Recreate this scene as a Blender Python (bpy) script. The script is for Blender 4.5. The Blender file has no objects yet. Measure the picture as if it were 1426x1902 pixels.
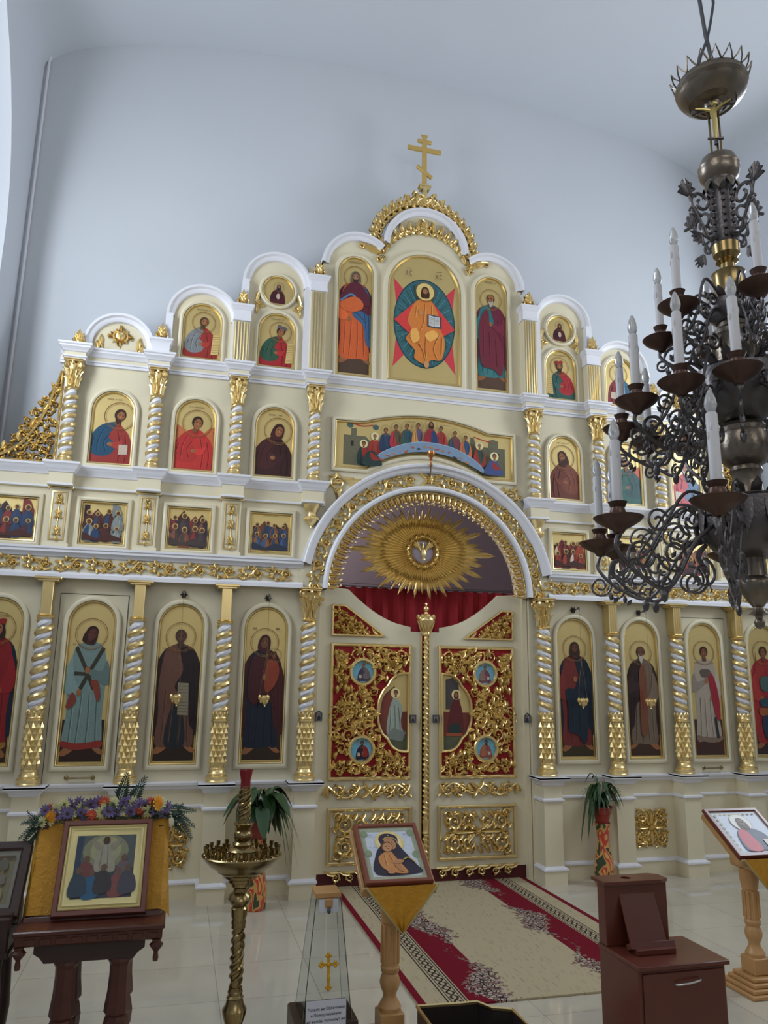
import bpy, math, random
from math import sin, cos, pi, radians, sqrt, atan2
from mathutils import Vector, Matrix
random.seed(7)
SC = bpy.context.scene
COL = SC.collection

# ---------------------------------------------------------------- camera
R0 = ((0.96761981, -0.25202105, 0.01404634), (-0.06741433, -0.20440481, 0.97656233), (0.24324313, 0.94588798, 0.21477597))
cam = bpy.data.cameras.new('camera'); cam.sensor_fit = 'VERTICAL'; cam.sensor_height = 36.0
cam.lens = 36.0 * 1426.68 / 1902.0; cam.clip_start = 0.05; cam.clip_end = 100
camo = bpy.data.objects.new('camera', cam); COL.objects.link(camo)
m = Matrix(((R0[0][0], R0[1][0], -R0[2][0], -2.4342), (R0[0][1], R0[1][1], -R0[2][1], -7.4895),
            (R0[0][2], R0[1][2], -R0[2][2], 1.9178), (0, 0, 0, 1)))
camo.matrix_world = m
SC.camera = camo

# ---------------------------------------------------------------- exposure, world, window and fill light
SC.view_settings.view_transform = 'Standard'; SC.view_settings.look = 'None'
SC.view_settings.gamma = 1.0; SC.view_settings.use_curve_mapping = False
SC.view_settings.exposure = 0.0
wd = bpy.data.worlds.new('world'); SC.world = wd; wd.use_nodes = True
wd.node_tree.nodes['Background'].inputs[0].default_value = (0.7, 0.76, 0.85, 1)
wd.node_tree.nodes['Background'].inputs[1].default_value = 0.6
SC.cycles.max_bounces = 7; SC.cycles.diffuse_bounces = 5; SC.cycles.glossy_bounces = 4
SC.cycles.transmission_bounces = 6; SC.cycles.transparent_max_bounces = 8
SC.cycles.caustics_reflective = False; SC.cycles.caustics_refractive = False
SC.cycles.sample_clamp_indirect = 4.0

def area(name, loc, rot, sx, sy, power, color):
    l = bpy.data.lights.new(name, 'AREA'); l.shape = 'RECTANGLE'; l.size = sx; l.size_y = sy
    l.energy = power; l.color = color
    o = bpy.data.objects.new(name, l); COL.objects.link(o); o.location = loc; o.rotation_euler = rot
    return o
SKYC = (0.87, 0.94, 1.0)
REAR = (1.0, 0.96, 0.88)
# daylight through the side windows (in the niches) and the rear side windows of the nave
area('daylight_left', (-5.0, -2.0, 5.4), (0, -pi/2, 0), 2.8, 1.2, 125, SKYC)
area('daylight_right', (5.0, -2.0, 5.4), (0, pi/2, 0), 2.8, 1.2, 135, SKYC)
area('daylight_left_rear', (-4.28, -8.0, 6.2), (0, -pi/2, 0), 3.2, 1.8, 50, REAR)
area('daylight_right_rear', (4.28, -8.0, 6.2), (0, pi/2, 0), 3.2, 1.8, 50, REAR)
area('nave_back_fill', (-0.5, -12.8, 5.4), (pi/2, 0, 0), 5.0, 2.6, 80, REAR)  # added general fill from the west end, no window is built there
area('chancel_fill', (-2.25, 1.9, 4.4), (0, -pi/2, 0), 1.0, 0.8, 42, (1.0, 0.9, 0.92))  # unseen lamp added to brighten the chancel, which has no window

# ---------------------------------------------------------------- materials
def lin(c):
    return tuple(((x/255.)/12.92 if x/255. <= 0.04045 else ((x/255.+0.055)/1.055)**2.4) for x in c[:3])
def mat(name, rgb, rough=0.5, metal=0.0, bump=0.0, bscale=60, spec=0.5, trans=0.0, emit=None, mottle=0.0, mscale=3, alpha=1.0):
    M = bpy.data.materials.new(name); M.use_nodes = True; nt = M.node_tree; b = nt.nodes['Principled BSDF']
    c = lin(rgb) + (1,)
    b.inputs['Base Color'].default_value = c; b.inputs['Roughness'].default_value = rough
    b.inputs['Metallic'].default_value = metal; b.inputs['Specular IOR Level'].default_value = spec
    b.inputs['Transmission Weight'].default_value = trans
    if alpha < 1: b.inputs['Alpha'].default_value = alpha
    if emit:
        b.inputs['Emission Color'].default_value = lin(emit[0]) + (1,); b.inputs['Emission Strength'].default_value = emit[1]
    tc = nt.nodes.new('ShaderNodeTexCoord')
    if bump:
        n = nt.nodes.new('ShaderNodeTexNoise'); n.inputs['Scale'].default_value = bscale
        nt.links.new(tc.outputs['Object'], n.inputs['Vector'])
        bu = nt.nodes.new('ShaderNodeBump'); bu.inputs['Strength'].default_value = bump; bu.inputs['Distance'].default_value = 0.01
        nt.links.new(n.outputs['Fac'], bu.inputs['Height']); nt.links.new(bu.outputs['Normal'], b.inputs['Normal'])
    if mottle:
        n = nt.nodes.new('ShaderNodeTexNoise'); n.inputs['Scale'].default_value = mscale; n.inputs['Detail'].default_value = 5
        nt.links.new(tc.outputs['Object'], n.inputs['Vector'])
        mx = nt.nodes.new('ShaderNodeMixRGB'); mx.inputs[1].default_value = c
        mx.inputs[2].default_value = tuple(v*(1-mottle) for v in c[:3]) + (1,)
        nt.links.new(n.outputs['Fac'], mx.inputs[0]); nt.links.new(mx.outputs[0], b.inputs['Base Color'])
    return M
GOLD = mat('carved_gilding', (240, 214, 152), 0.33, 0.9, bump=0.15, bscale=45, mottle=0.12, mscale=14)
GOLD2 = mat('smooth_gilding', (232, 208, 150), 0.32, 1.0)
LEAFG = mat('gold_leaf_ground', (214, 190, 128), 0.42, 0.6, mottle=0.12, mscale=5)
CREAM = mat('cream_enamel', (223, 213, 184), 0.45, mottle=0.05, mscale=2)
WHITE = mat('white_moulding', (226, 226, 232), 0.4)
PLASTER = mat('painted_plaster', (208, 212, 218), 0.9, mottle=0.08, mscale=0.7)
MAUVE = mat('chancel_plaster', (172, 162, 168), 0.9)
BRONZE = mat('dark_bronze', (112, 108, 110), 0.36, 0.85, bump=0.15, bscale=90, mottle=0.4, mscale=12)
BRONZE2 = mat('worn_bronze', (140, 130, 118), 0.32, 0.9, bump=0.12, bscale=70, mottle=0.45, mscale=16)
COPPER = mat('copper_drip_pan', (96, 74, 66), 0.38, 0.75, mottle=0.3, mscale=10)
BRASS = mat('polished_brass', (158, 138, 96), 0.24, 1.0, mottle=0.35, mscale=14)
IVORY = mat('candle_plastic', (208, 208, 214), 0.45)
GLASS = mat('bulb_glass', (238, 242, 248), 0.12, 0.0, trans=0.5)
RED = mat('red_curtain_cloth', (150, 24, 34), 0.85, bump=0.2, bscale=20)
REDB = mat('red_backing_cloth', (158, 22, 30), 0.8)
DWOOD = mat('red_brown_wood', (88, 44, 32), 0.35, mottle=0.45, mscale=9, bump=0.1)
DWOOD2 = mat('dark_stained_wood', (60, 38, 32), 0.45, mottle=0.4, mscale=8)
LWOOD = mat('honey_wood', (196, 150, 96), 0.4, mottle=0.3, mscale=11)
LAMIN = mat('mahogany_laminate', (98, 48, 36), 0.28, mottle=0.3, mscale=6)
YCLOTH = mat('gold_brocade', (206, 148, 32), 0.6, bump=0.6, bscale=60, mottle=0.35, mscale=22)
STEEL = mat('dark_steel', (90, 92, 98), 0.4, 0.8)
DARK = mat('shadow_gap', (70, 62, 48), 0.9)
LEAF = mat('plant_leaf', (50, 82, 46), 0.35, mottle=0.4, mscale=20)
POT = mat('red_plastic_pot', (146, 44, 34), 0.4)
SOIL = mat('potting_soil', (50, 38, 30), 0.95)
PAPER = mat('white_paper', (205, 208, 220), 0.8)
INK = mat('grey_ink', (90, 92, 104), 0.8)
PLEXI = mat('clear_plexiglass', (245, 248, 248), 0.03, 0.0, trans=1.0, spec=0.3)
PLEXI.node_tree.nodes['Principled BSDF'].inputs['IOR'].default_value = 1.05

def paint_mat():
    M = bpy.data.materials.new('icon_paint'); M.use_nodes = True; nt = M.node_tree; b = nt.nodes['Principled BSDF']
    a = nt.nodes.new('ShaderNodeVertexColor'); a.layer_name = 'Col'
    n = nt.nodes.new('ShaderNodeTexNoise'); n.inputs['Scale'].default_value = 38; n.inputs['Detail'].default_value = 4
    tc = nt.nodes.new('ShaderNodeTexCoord'); nt.links.new(tc.outputs['Object'], n.inputs['Vector'])
    mx = nt.nodes.new('ShaderNodeMixRGB'); mx.blend_type = 'OVERLAY'; mx.inputs[0].default_value = 0.2
    nt.links.new(a.outputs['Color'], mx.inputs[1]); nt.links.new(n.outputs['Fac'], mx.inputs[2])
    nt.links.new(mx.outputs[0], b.inputs['Base Color'])
    b.inputs['Roughness'].default_value = 0.38; b.inputs['Specular IOR Level'].default_value = 0.35
    return M
PAINT = paint_mat()

def floor_mat():
    M = bpy.data.materials.new('porcelain_tiles'); M.use_nodes = True; nt = M.node_tree; b = nt.nodes['Principled BSDF']
    tc = nt.nodes.new('ShaderNodeTexCoord'); mp = nt.nodes.new('ShaderNodeMapping')
    mp.inputs['Location'].default_value = (2.07 + 6.2, 0.345 + 12.4, 0)
    nt.links.new(tc.outputs['Object'], mp.inputs['Vector'])
    br = nt.nodes.new('ShaderNodeTexBrick'); br.offset = 0; br.squash = 1
    br.inputs['Scale'].default_value = 1.0; br.inputs['Brick Width'].default_value = 0.62; br.inputs['Row Height'].default_value = 0.62
    br.inputs['Mortar Size'].default_value = 0.0028; br.inputs['Mortar Smooth'].default_value = 0.2
    br.inputs['Color1'].default_value = lin((205, 197, 180)) + (1,); br.inputs['Color2'].default_value = lin((199, 191, 174)) + (1,)
    br.inputs['Mortar'].default_value = lin((162, 154, 140)) + (1,)
    nt.links.new(mp.outputs[0], br.inputs['Vector'])
    n = nt.nodes.new('ShaderNodeTexNoise'); n.inputs['Scale'].default_value = 2.5; n.inputs['Detail'].default_value = 6
    nt.links.new(mp.outputs[0], n.inputs['Vector'])
    mx = nt.nodes.new('ShaderNodeMixRGB'); mx.blend_type = 'MULTIPLY'; mx.inputs[0].default_value = 0.25
    nt.links.new(br.outputs['Color'], mx.inputs[1]); nt.links.new(n.outputs['Fac'], mx.inputs[2])
    nt.links.new(mx.outputs[0], b.inputs['Base Color']); b.inputs['Roughness'].default_value = 0.06; b.inputs['Specular IOR Level'].default_value = 0.7
    return M
TILE = floor_mat()

def carpet_mat():
    M = bpy.data.materials.new('woven_runner'); M.use_nodes = True; nt = M.node_tree; L = nt.links; b = nt.nodes['Principled BSDF']
    tc = nt.nodes.new('ShaderNodeTexCoord'); sp = nt.nodes.new('ShaderNodeSeparateXYZ'); L.new(tc.outputs['Object'], sp.inputs[0])
    def mth(op, a, c=None, clamp=False):
        n = nt.nodes.new('ShaderNodeMath'); n.operation = op; n.use_clamp = clamp
        for i, v in enumerate((a, c)):
            if v is None: continue
            if isinstance(v, (int, float)): n.inputs[i].default_value = v
            else: L.new(v, n.inputs[i])
        return n.outputs[0]
    d = mth('ABSOLUTE', sp.outputs['X'])
    def band(a, c): return mth('MULTIPLY', mth('GREATER_THAN', d, a), mth('LESS_THAN', d, c))
    cream = lin((176, 162, 132)) + (1,); burg = lin((112, 24, 38)) + (1,); blk = lin((52, 40, 40)) + (1,); fl = lin((176, 160, 146)) + (1,)
    ns = nt.nodes.new('ShaderNodeTexNoise'); ns.inputs['Scale'].default_value = 1.0; ns.inputs['Detail'].default_value = 4
    mp = nt.nodes.new('ShaderNodeMapping'); mp.inputs['Scale'].default_value = (60, 9, 1); mp.inputs['Rotation'].default_value = (0, 0, 0.5)
    L.new(tc.outputs['Object'], mp.inputs[0]); L.new(mp.outputs[0], ns.inputs['Vector'])
    def mix(f, a, c):
        n = nt.nodes.new('ShaderNodeMixRGB')
        if isinstance(f, float): n.inputs[0].default_value = f
        else: L.new(f, n.inputs[0])
        for i, v in ((1, a), (2, c)):
            if isinstance(v, tuple): n.inputs[i].default_value = v
            else: L.new(v, n.inputs[i])
        return n.outputs[0]
    veins = mth('GREATER_THAN', ns.outputs['Fac'], 0.62)
    base = mix(mth('MULTIPLY', veins, 0.42), cream, lin((120, 106, 88)) + (1,))
    col = mix(band(0.41, 0.66), base, burg)
    # rope band: two thin lines and interlaced loops
    y = sp.outputs['Y']
    w1 = mth('MULTIPLY', mth('SINE', mth('MULTIPLY', y, 42.0)), 0.022)
    def near(cen, off, wd_):
        return mth('LESS_THAN', mth('ABSOLUTE', mth('SUBTRACT', mth('SUBTRACT', d, cen), off)), wd_)
    w2 = mth('MULTIPLY', w1, -1.0)
    rope = mth('MAXIMUM', near(0.73, w1, 0.008), near(0.73, w2, 0.008))
    edge = mth('MAXIMUM', mth('MAXIMUM', band(0.668, 0.678), band(0.69, 0.697)), mth('MAXIMUM', band(0.765, 0.772), band(0.785, 0.795)))
    col = mix(mth('MAXIMUM', rope, edge), col, blk)
    col = mix(band(0.93, 0.98), col, burg)
    # flower sprays straddling the inner edge of the burgundy stripe
    vo = nt.nodes.new('ShaderNodeTexVoronoi'); vo.inputs['Scale'].default_value = 30; vo.feature = 'DISTANCE_TO_EDGE'
    L.new(tc.outputs['Object'], vo.inputs['Vector'])
    n2 = nt.nodes.new('ShaderNodeTexNoise'); n2.inputs['Scale'].default_value = 26; n2.inputs['Detail'].default_value = 3
    L.new(tc.outputs['Object'], n2.inputs['Vector'])
    per = mth('SINE', mth('MULTIPLY', mth('ADD', y, 0.25), 5.2))
    dist = mth('ABSOLUTE', mth('SUBTRACT', mth('SUBTRACT', d, 0.44), mth('MULTIPLY', mth('SINE', mth('MULTIPLY', y, 9.0)), 0.05)))
    env = mth('SUBTRACT', mth('MULTIPLY', mth('ADD', per, 0.7), 0.07), dist)
    env2 = mth('ADD', env, mth('MULTIPLY', mth('SUBTRACT', n2.outputs['Fac'], 0.5), 0.30))
    m1 = mth('GREATER_THAN', env2, 0.0)
    petals = mix(mth('GREATER_THAN', vo.outputs['Distance'], 0.11), blk, fl)
    petals = mix(mth('GREATER_THAN', n2.outputs['Fac'], 0.56), petals, lin((120, 92, 84)) + (1,))
    col = mix(m1, col, petals)
    L.new(col, b.inputs['Base Color']); b.inputs['Roughness'].default_value = 0.95; b.inputs['Specular IOR Level'].default_value = 0.1
    return M
CARPET = carpet_mat()

def vase_mat():
    M = bpy.data.materials.new('painted_vase_glaze'); M.use_nodes = True; nt = M.node_tree; b = nt.nodes['Principled BSDF']
    tc = nt.nodes.new('ShaderNodeTexCoord'); mp = nt.nodes.new('ShaderNodeMapping'); mp.inputs['Scale'].default_value = (9, 9, 5)
    L = nt.links; L.new(tc.outputs['Object'], mp.inputs[0])
    n = nt.nodes.new('ShaderNodeTexNoise'); n.inputs['Scale'].default_value = 0.9; n.inputs['Detail'].default_value = 1; n.inputs['Distortion'].default_value = 1.2
    L.new(mp.outputs[0], n.inputs['Vector'])
    cr = nt.nodes.new('ShaderNodeValToRGB'); cr.color_ramp.interpolation = 'CONSTANT'
    e = cr.color_ramp.elements; e[0].position = 0; e[0].color = lin((60, 70, 48)) + (1,)
    for p, c in ((0.42, (196, 150, 84)), (0.5, (188, 66, 52)), (0.58, (206, 160, 92)), (0.66, (128, 40, 40))):
        x = e.new(p); x.color = lin(c) + (1,)
    e[-1].position = 0.72; e[-1].color = lin((210, 176, 110)) + (1,)
    L.new(n.outputs['Fac'], cr.inputs[0]); L.new(cr.outputs[0], b.inputs['Base Color']); b.inputs['Roughness'].default_value = 0.2
    return M
VASE = vase_mat()

# ---------------------------------------------------------------- mesh helpers
def plain(u, v, h): return (u, -h, v)          # panel coordinates: u right, v up, h towards the viewer
class MB:
    def __init__(s, mp=None): s.v = []; s.f = []; s.mi = []; s.c = []; s.map = mp; s.mat = 0; s.col = (1, 1, 1)
    def add(s, vs, fs, raw=False):
        o = len(s.v)
        s.v += [tuple(p) for p in vs] if (raw or not s.map) else [s.map(*p) for p in vs]
        for f in fs: s.f.append([o+i for i in f]); s.mi.append(s.mat); s.c.append(s.col)
        return o
    def box(s, x0, x1, y0, y1, z0, z1):
        vs = [(x, y, z) for x in (x0, x1) for y in (y0, y1) for z in (z0, z1)]
        s.add(vs, [(0, 1, 3, 2), (4, 6, 7, 5), (0, 4, 5, 1), (2, 3, 7, 6), (0, 2, 6, 4), (1, 5, 7, 3)], True)
    def bbox(s, x0, x1, y0, y1, z0, z1, b=0.004):
        """box with chamfered vertical and horizontal edges (front lattice of three rings)"""
        r = [(b, 0), (0, b)]
        rings = []
        for ins, dz in ((b, 0), (0, b)): rings.append((ins, z0+dz))
        rings += [(0, z1-b), (b, z1)]
        vs = []
        for ins, z in rings:
            X0, X1, Y0, Y1 = x0+ins, x1-ins, y0+ins, y1-ins
            vs += [(X0+b, Y0, z), (X1-b, Y0, z), (X1, Y0+b, z), (X1, Y1-b, z), (X1-b, Y1, z), (X0+b, Y1, z), (X0, Y1-b, z), (X0, Y0+b, z)]
        fs = [tuple(range(7, -1, -1)), tuple(range(24, 32))]
        for k in range(3):
            for i in range(8): j = (i+1) % 8; fs.append((k*8+i, k*8+j, k*8+8+j, k*8+8+i))
        s.add(vs, fs, True)
    def lathe(s, prof, cx=0, cy=0, seg=20, z0=0, ax=None, caps=True):
        vs = []; fs = []
        for r, z in prof:
            for i in range(seg):
                a = 2*pi*i/seg; vs.append((cx+r*cos(a), cy+r*sin(a), z0+z))
        for k in range(len(prof)-1):
            for i in range(seg):
                j = (i+1) % seg; fs.append((k*seg+i, k*seg+j, (k+1)*seg+j, (k+1)*seg+i))
        if caps:
            fs.append(tuple(range(seg-1, -1, -1))); fs.append(tuple((len(prof)-1)*seg+i for i in range(seg)))
        if ax: vs = [tuple(ax @ Vector(p)) for p in vs]
        s.add(vs, fs, True)
    def tube(s, pts, r, seg=6, raw=True, closed=False, flat=1.0):
        P = [Vector(p) for p in pts]; n = len(P)
        rs = r if isinstance(r, (list, tuple)) else [r]*n
        vs = []; fs = []; up = None
        for i in range(n):
            t = (P[(i+1) % n]-P[i-1]) if closed else (P[min(i+1, n-1)]-P[max(i-1, 0)])
            if t.length < 1e-9: t = Vector((0, 0, 1))
            t.normalize()
            if up is None:
                up = Vector((0, 0, 1)) if abs(t.z) < 0.9 else Vector((1, 0, 0))
            up = (up - t*up.dot(t)); up = up.normalized() if up.length > 1e-6 else t.orthogonal().normalized()
            sd = t.cross(up)
            for k in range(seg):
                a = 2*pi*k/seg; q = P[i] + up*(cos(a)*rs[i]*flat) + sd*(sin(a)*rs[i]); vs.append(tuple(q))
        m_ = n if closed else n-1
        for i in range(m_):
            for k in range(seg):
                a, b_ = i*seg, ((i+1) % n)*seg; j = (k+1) % seg
                fs.append((a+k, a+j, b_+j, b_+k))
        if not closed:
            fs.append(tuple(range(seg-1, -1, -1))); fs.append(tuple((n-1)*seg+k for k in range(seg)))
        s.add(vs, fs, raw)
    def ell(s, c, r, nu=8, nv=5, raw=True):
        vs = []; fs = []
        for j in range(nv+1):
            t = pi*j/nv
            for i in range(nu):
                a = 2*pi*i/nu; vs.append((c[0]+r[0]*sin(t)*cos(a), c[1]+r[1]*sin(t)*sin(a), c[2]+r[2]*cos(t)))
        for j in range(nv):
            for i in range(nu): k = (i+1) % nu; fs.append((j*nu+i, (j+1)*nu+i, (j+1)*nu+k, j*nu+k))
        s.add(vs, fs, raw)
    def prism(s, pts, y0, y1):
        """polygon in xz extruded from y0 (front) to y1 (back)"""
        n = len(pts)
        vs = [(p[0], y0, p[1]) for p in pts] + [(p[0], y1, p[1]) for p in pts]
        fs = [tuple(range(n)), tuple(range(2*n-1, n-1, -1))] + [(i, n+i, n+(i+1) % n, (i+1) % n) for i in range(n)]
        s.add(vs, fs, True)
    def loft(s, rings, cap=False, closed=True):
        n = len(rings[0]); vs = [p for r in rings for p in r]; fs = []
        for k in range(len(rings)-1):
            for i in range(n if closed else n-1): j = (i+1) % n; fs.append((k*n+i, k*n+j, (k+1)*n+j, (k+1)*n+i))
        if cap: fs.append(tuple((len(rings)-1)*n+i for i in range(n)))
        s.add(vs, fs, True)
    # ---- carving, in panel coordinates (u, v, h)
    def ribbon(s, pts, w, h, h0=0.0):
        """raised moulded strip along a 2-D path; w, h lists or numbers"""
        n = len(pts); vs = []; fs = []
        for i in range(n):
            a = pts[max(i-1, 0)]; b = pts[min(i+1, n-1)]; dx, dy = b[0]-a[0], b[1]-a[1]; l = sqrt(dx*dx+dy*dy) or 1
            nx, ny = -dy/l, dx/l; W = w[i] if isinstance(w, list) else w; H = h[i] if isinstance(h, list) else h
            for k, hh in ((-1, 0.0), (-.75, .7), (0, 1.0), (.75, .7), (1, 0.0)):
                vs.append((pts[i][0]+nx*W*k, pts[i][1]+ny*W*k, h0+H*hh))
        for i in range(n-1):
            for k in range(4): fs.append((i*5+k, i*5+k+1, i*5+k+6, i*5+k+5))
        fs += [(0, 5-5+1, 2, 3, 4), tuple((n-1)*5+k for k in (4, 3, 2, 1, 0))]
        s.add(vs, fs)
    def leaf(s, x, y, a, L, W, h, bend=0.0, h0=0.0, n=5):
        vs = []; fs = []; px, py, an = x, y, a
        for i in range(n+1):
            t = i/n; w = W*(sin(pi*min(1, t*0.92+0.1))**0.7)*(1+0.25*(i % 2)) if i < n else 0.002
            nx, ny = -sin(an), cos(an); H = h*(sin(pi*(0.15+0.75*t)))+0.3*h
            vs += [(px+nx*w, py+ny*w, h0), (px+nx*w*.45, py+ny*w*.45, h0+H), (px, py, h0+H*.72), (px-nx*w*.45, py-ny*w*.45, h0+H), (px-nx*w, py-ny*w, h0)]
            px += cos(an)*L/n; py += sin(an)*L/n; an += bend/n
        for i in range(n):
            for k in range(4): fs.append((i*5+k, i*5+5+k, i*5+6+k, i*5+k+1))
        s.add(vs, fs)
    def dome(s, x, y, r, h, h0=0.0, seg=8):
        vs = [(x+r*cos(2*pi*i/seg), y+r*sin(2*pi*i/seg), h0) for i in range(seg)] + [(x+.72*r*cos(2*pi*i/seg), y+.72*r*sin(2*pi*i/seg), h0+h*.75) for i in range(seg)] + [(x, y, h0+h)]
        fs = [(i, (i+1) % seg, seg+(i+1) % seg, seg+i) for i in range(seg)] + [(seg+i, seg+(i+1) % seg, 2*seg) for i in range(seg)]
        s.add(vs, fs)
    def scroll(s, x, y, R, a0, d=1, turns=1.3, w=None, h=None, leaves=3, rose=True):
        w = w or R*.17; h = h or R*.3; n = int(12*turns)+3; pts = []; ws = []; hs = []
        for i in range(n):
            t = i/(n-1); r = R*(1-t*.68); a = a0+d*2*pi*turns*t
            pts.append((x+r*cos(a), y+r*sin(a))); ws.append(w*(1-.45*t)); hs.append(h*(.8+.3*t))
        s.ribbon(pts, ws, hs)
        if rose: s.dome(x, y, R*.24, h*1.5)
        for k in range(leaves):
            a = a0+d*(0.5+k*1.25); r = R*(1-.12*k)
            s.leaf(x+r*cos(a), y+r*sin(a), a+d*0.7, R*.62, R*.2, h*.9, d*1.2, 0, 4)
    def rosette(s, x, y, R, h, n=6, a0=0.0):
        for k in range(n): s.leaf(x, y, a0+2*pi*k/n, R, R*.28, h*.7, 0, 0, 3)
        s.dome(x, y, R*.28, h)
    def grapes(s, x, y, R, h, a=-pi/2):
        for row, cnt in enumerate((3, 4, 3, 2, 1)):
            for k in range(cnt):
                u = (k-(cnt-1)/2)*R*.42; v = row*R*.36
                s.dome(x+cos(a)*v-sin(a)*u, y+sin(a)*v+cos(a)*u, R*.24, h, 0, 6)

def link(name, me, mats, parent=None, smooth=True):
    for m_ in (mats if isinstance(mats, (list, tuple)) else [mats]): me.materials.append(m_)
    o = bpy.data.objects.new(name, me); COL.objects.link(o)
    if parent: o.parent = parent
    return o
def obj(name, mb, mats, parent=None, smooth=True, loc=None, rot=None, label=None, ang=35):
    me = bpy.data.meshes.new(name); me.from_pydata(mb.v, [], mb.f)
    me.polygons.foreach_set('material_index', mb.mi)
    if smooth:
        me.polygons.foreach_set('use_smooth', [True]*len(mb.f))
        try: me.set_sharp_from_angle(angle=radians(ang))
        except Exception: pass
    me.update()
    o = link(name, me, mats, parent)
    if loc: o.location = loc
    if rot: o.rotation_euler = rot
    if label: o['label'] = label
    return o
def thing(name, label, cat, loc=(0, 0, 0), rotz=0, group=None):
    o = bpy.data.objects.new(name, None); COL.objects.link(o); o.empty_display_size = 0.1
    o.location = loc; o.rotation_euler = (0, 0, rotz); o['label'] = label; o['category'] = cat
    if group: o['group'] = group
    return o
def tag(o, label, cat, group=None):
    o['label'] = label; o['category'] = cat
    if group: o['group'] = group
    return o
def struct(name, mb, m_, smooth=False):
    o = obj(name, mb, m_, None, smooth); o['kind'] = 'structure'; return o
KIDS = {}
def kids(o): return [c for c in COL.objects if c.parent == o]
def dup(root, loc, label, rotz=None, group=None, scale=None):
    def cp(o, par):
        c = o.copy(); COL.objects.link(c)
        if par: c.parent = par
        for k in kids(o): cp(k, c)
        return c
    r = cp(root, None); r.location = loc; r['label'] = label
    if rotz is not None: r.rotation_euler = (0, 0, rotz)
    if group: r['group'] = group
    if scale: r.scale = scale
    return r
def catmull(pts, n=5, closed=True):
    out = []; N = len(pts)
    rng = range(N) if closed else range(N-1)
    for i in rng:
        g = (lambda k: pts[k % N]) if closed else (lambda k: pts[max(0, min(N-1, k))])
        p0, p1, p2, p3 = g(i-1), g(i), g(i+1), g(i+2)
        for j in range(n):
            t = j/n
            out.append(tuple(0.5*((2*p1[k])+(-p0[k]+p2[k])*t+(2*p0[k]-5*p1[k]+4*p2[k]-p3[k])*t*t+(-p0[k]+3*p1[k]-3*p2[k]+p3[k])*t**3) for k in range(len(p1))))
    if not closed: out.append(pts[-1])
    return out
def arch_pts(w, h, n=16, x0=0, z0=0):
    r = w/2
    return [(x0-r, z0)] + [(x0-r*cos(pi*i/n), z0+h-r+r*sin(pi*i/n)) for i in range(n+1)] + [(x0+r, z0)]
def offset(pts, d):
    """inset a clockwise-from-lower-left closed outline by d"""
    n = len(pts); out = []
    for i in range(n):
        a, b, c = pts[i-1], pts[i], pts[(i+1) % n]
        def nr(p, q):
            dx, dy = q[0]-p[0], q[1]-p[1]; l = sqrt(dx*dx+dy*dy) or 1; return dy/l, -dx/l
        n1 = nr(a, b); n2 = nr(b, c); k = 1+n1[0]*n2[0]+n1[1]*n2[1]; k = max(k, 0.3)
        out.append((b[0]+d*(n1[0]+n2[0])/k, b[1]+d*(n1[1]+n2[1])/k))
    return out
def ringframe(mb, pts, prof):
    """prof: (inset, height towards viewer) rings"""
    mb.loft([[(x, -h, z) for x, z in offset(pts, d)] for d, h in prof])
def plansweep(mb, path, prof):
    """moulding profile (out, z) carried along a plan path travelling +x with its face towards -y"""
    n = len(path); dirs = []
    for i in range(n-1):
        dx, dy = path[i+1][0]-path[i][0], path[i+1][1]-path[i][1]; l = sqrt(dx*dx+dy*dy); dirs.append((dy/l, -dx/l))
    rings = []
    for i in range(n):
        a = dirs[max(i-1, 0)]; b = dirs[min(i, n-2)]
        if i == 0: a = b
        if i == n-1: b = a
        k = 1+a[0]*b[0]+a[1]*b[1]; mx, my = (a[0]+b[0])/k, (a[1]+b[1])/k
        rings.append([(path[i][0]+mx*o, path[i][1]+my*o, z) for o, z in prof])
    mb.loft([r for r in rings], closed=False)
def breaks(x0, x1, y0, cs, hw, p):
    path = [(x0, y0)]
    for c in cs:
        if c-hw > x0 and c+hw < x1: path += [(c-hw, y0), (c-hw, y0-p), (c+hw, y0-p), (c+hw, y0)]
        elif c-hw <= x0 < c+hw: path = [(x0, y0-p), (c+hw, y0-p), (c+hw, y0)]
        elif c-hw < x1 <= c+hw: path += [(c-hw, y0), (c-hw, y0-p), (x1, y0-p)]; return path
    path.append((x1, y0)); return path
def text_mesh(name, body, size, m_, parent, loc, rot, extrude=0.0006):
    cu = bpy.data.curves.new(name, 'FONT'); cu.body = body; cu.size = size; cu.align_x = 'CENTER'; cu.extrude = extrude
    t = bpy.data.objects.new(name, cu); COL.objects.link(t)
    bpy.context.view_layer.update()
    me = bpy.data.meshes.new_from_object(t.evaluated_get(bpy.context.evaluated_depsgraph_get()))
    bpy.data.objects.remove(t); bpy.data.curves.remove(cu)
    o = link(name, me, m_, parent); o.location = loc; o.rotation_euler = rot
    return o
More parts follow.
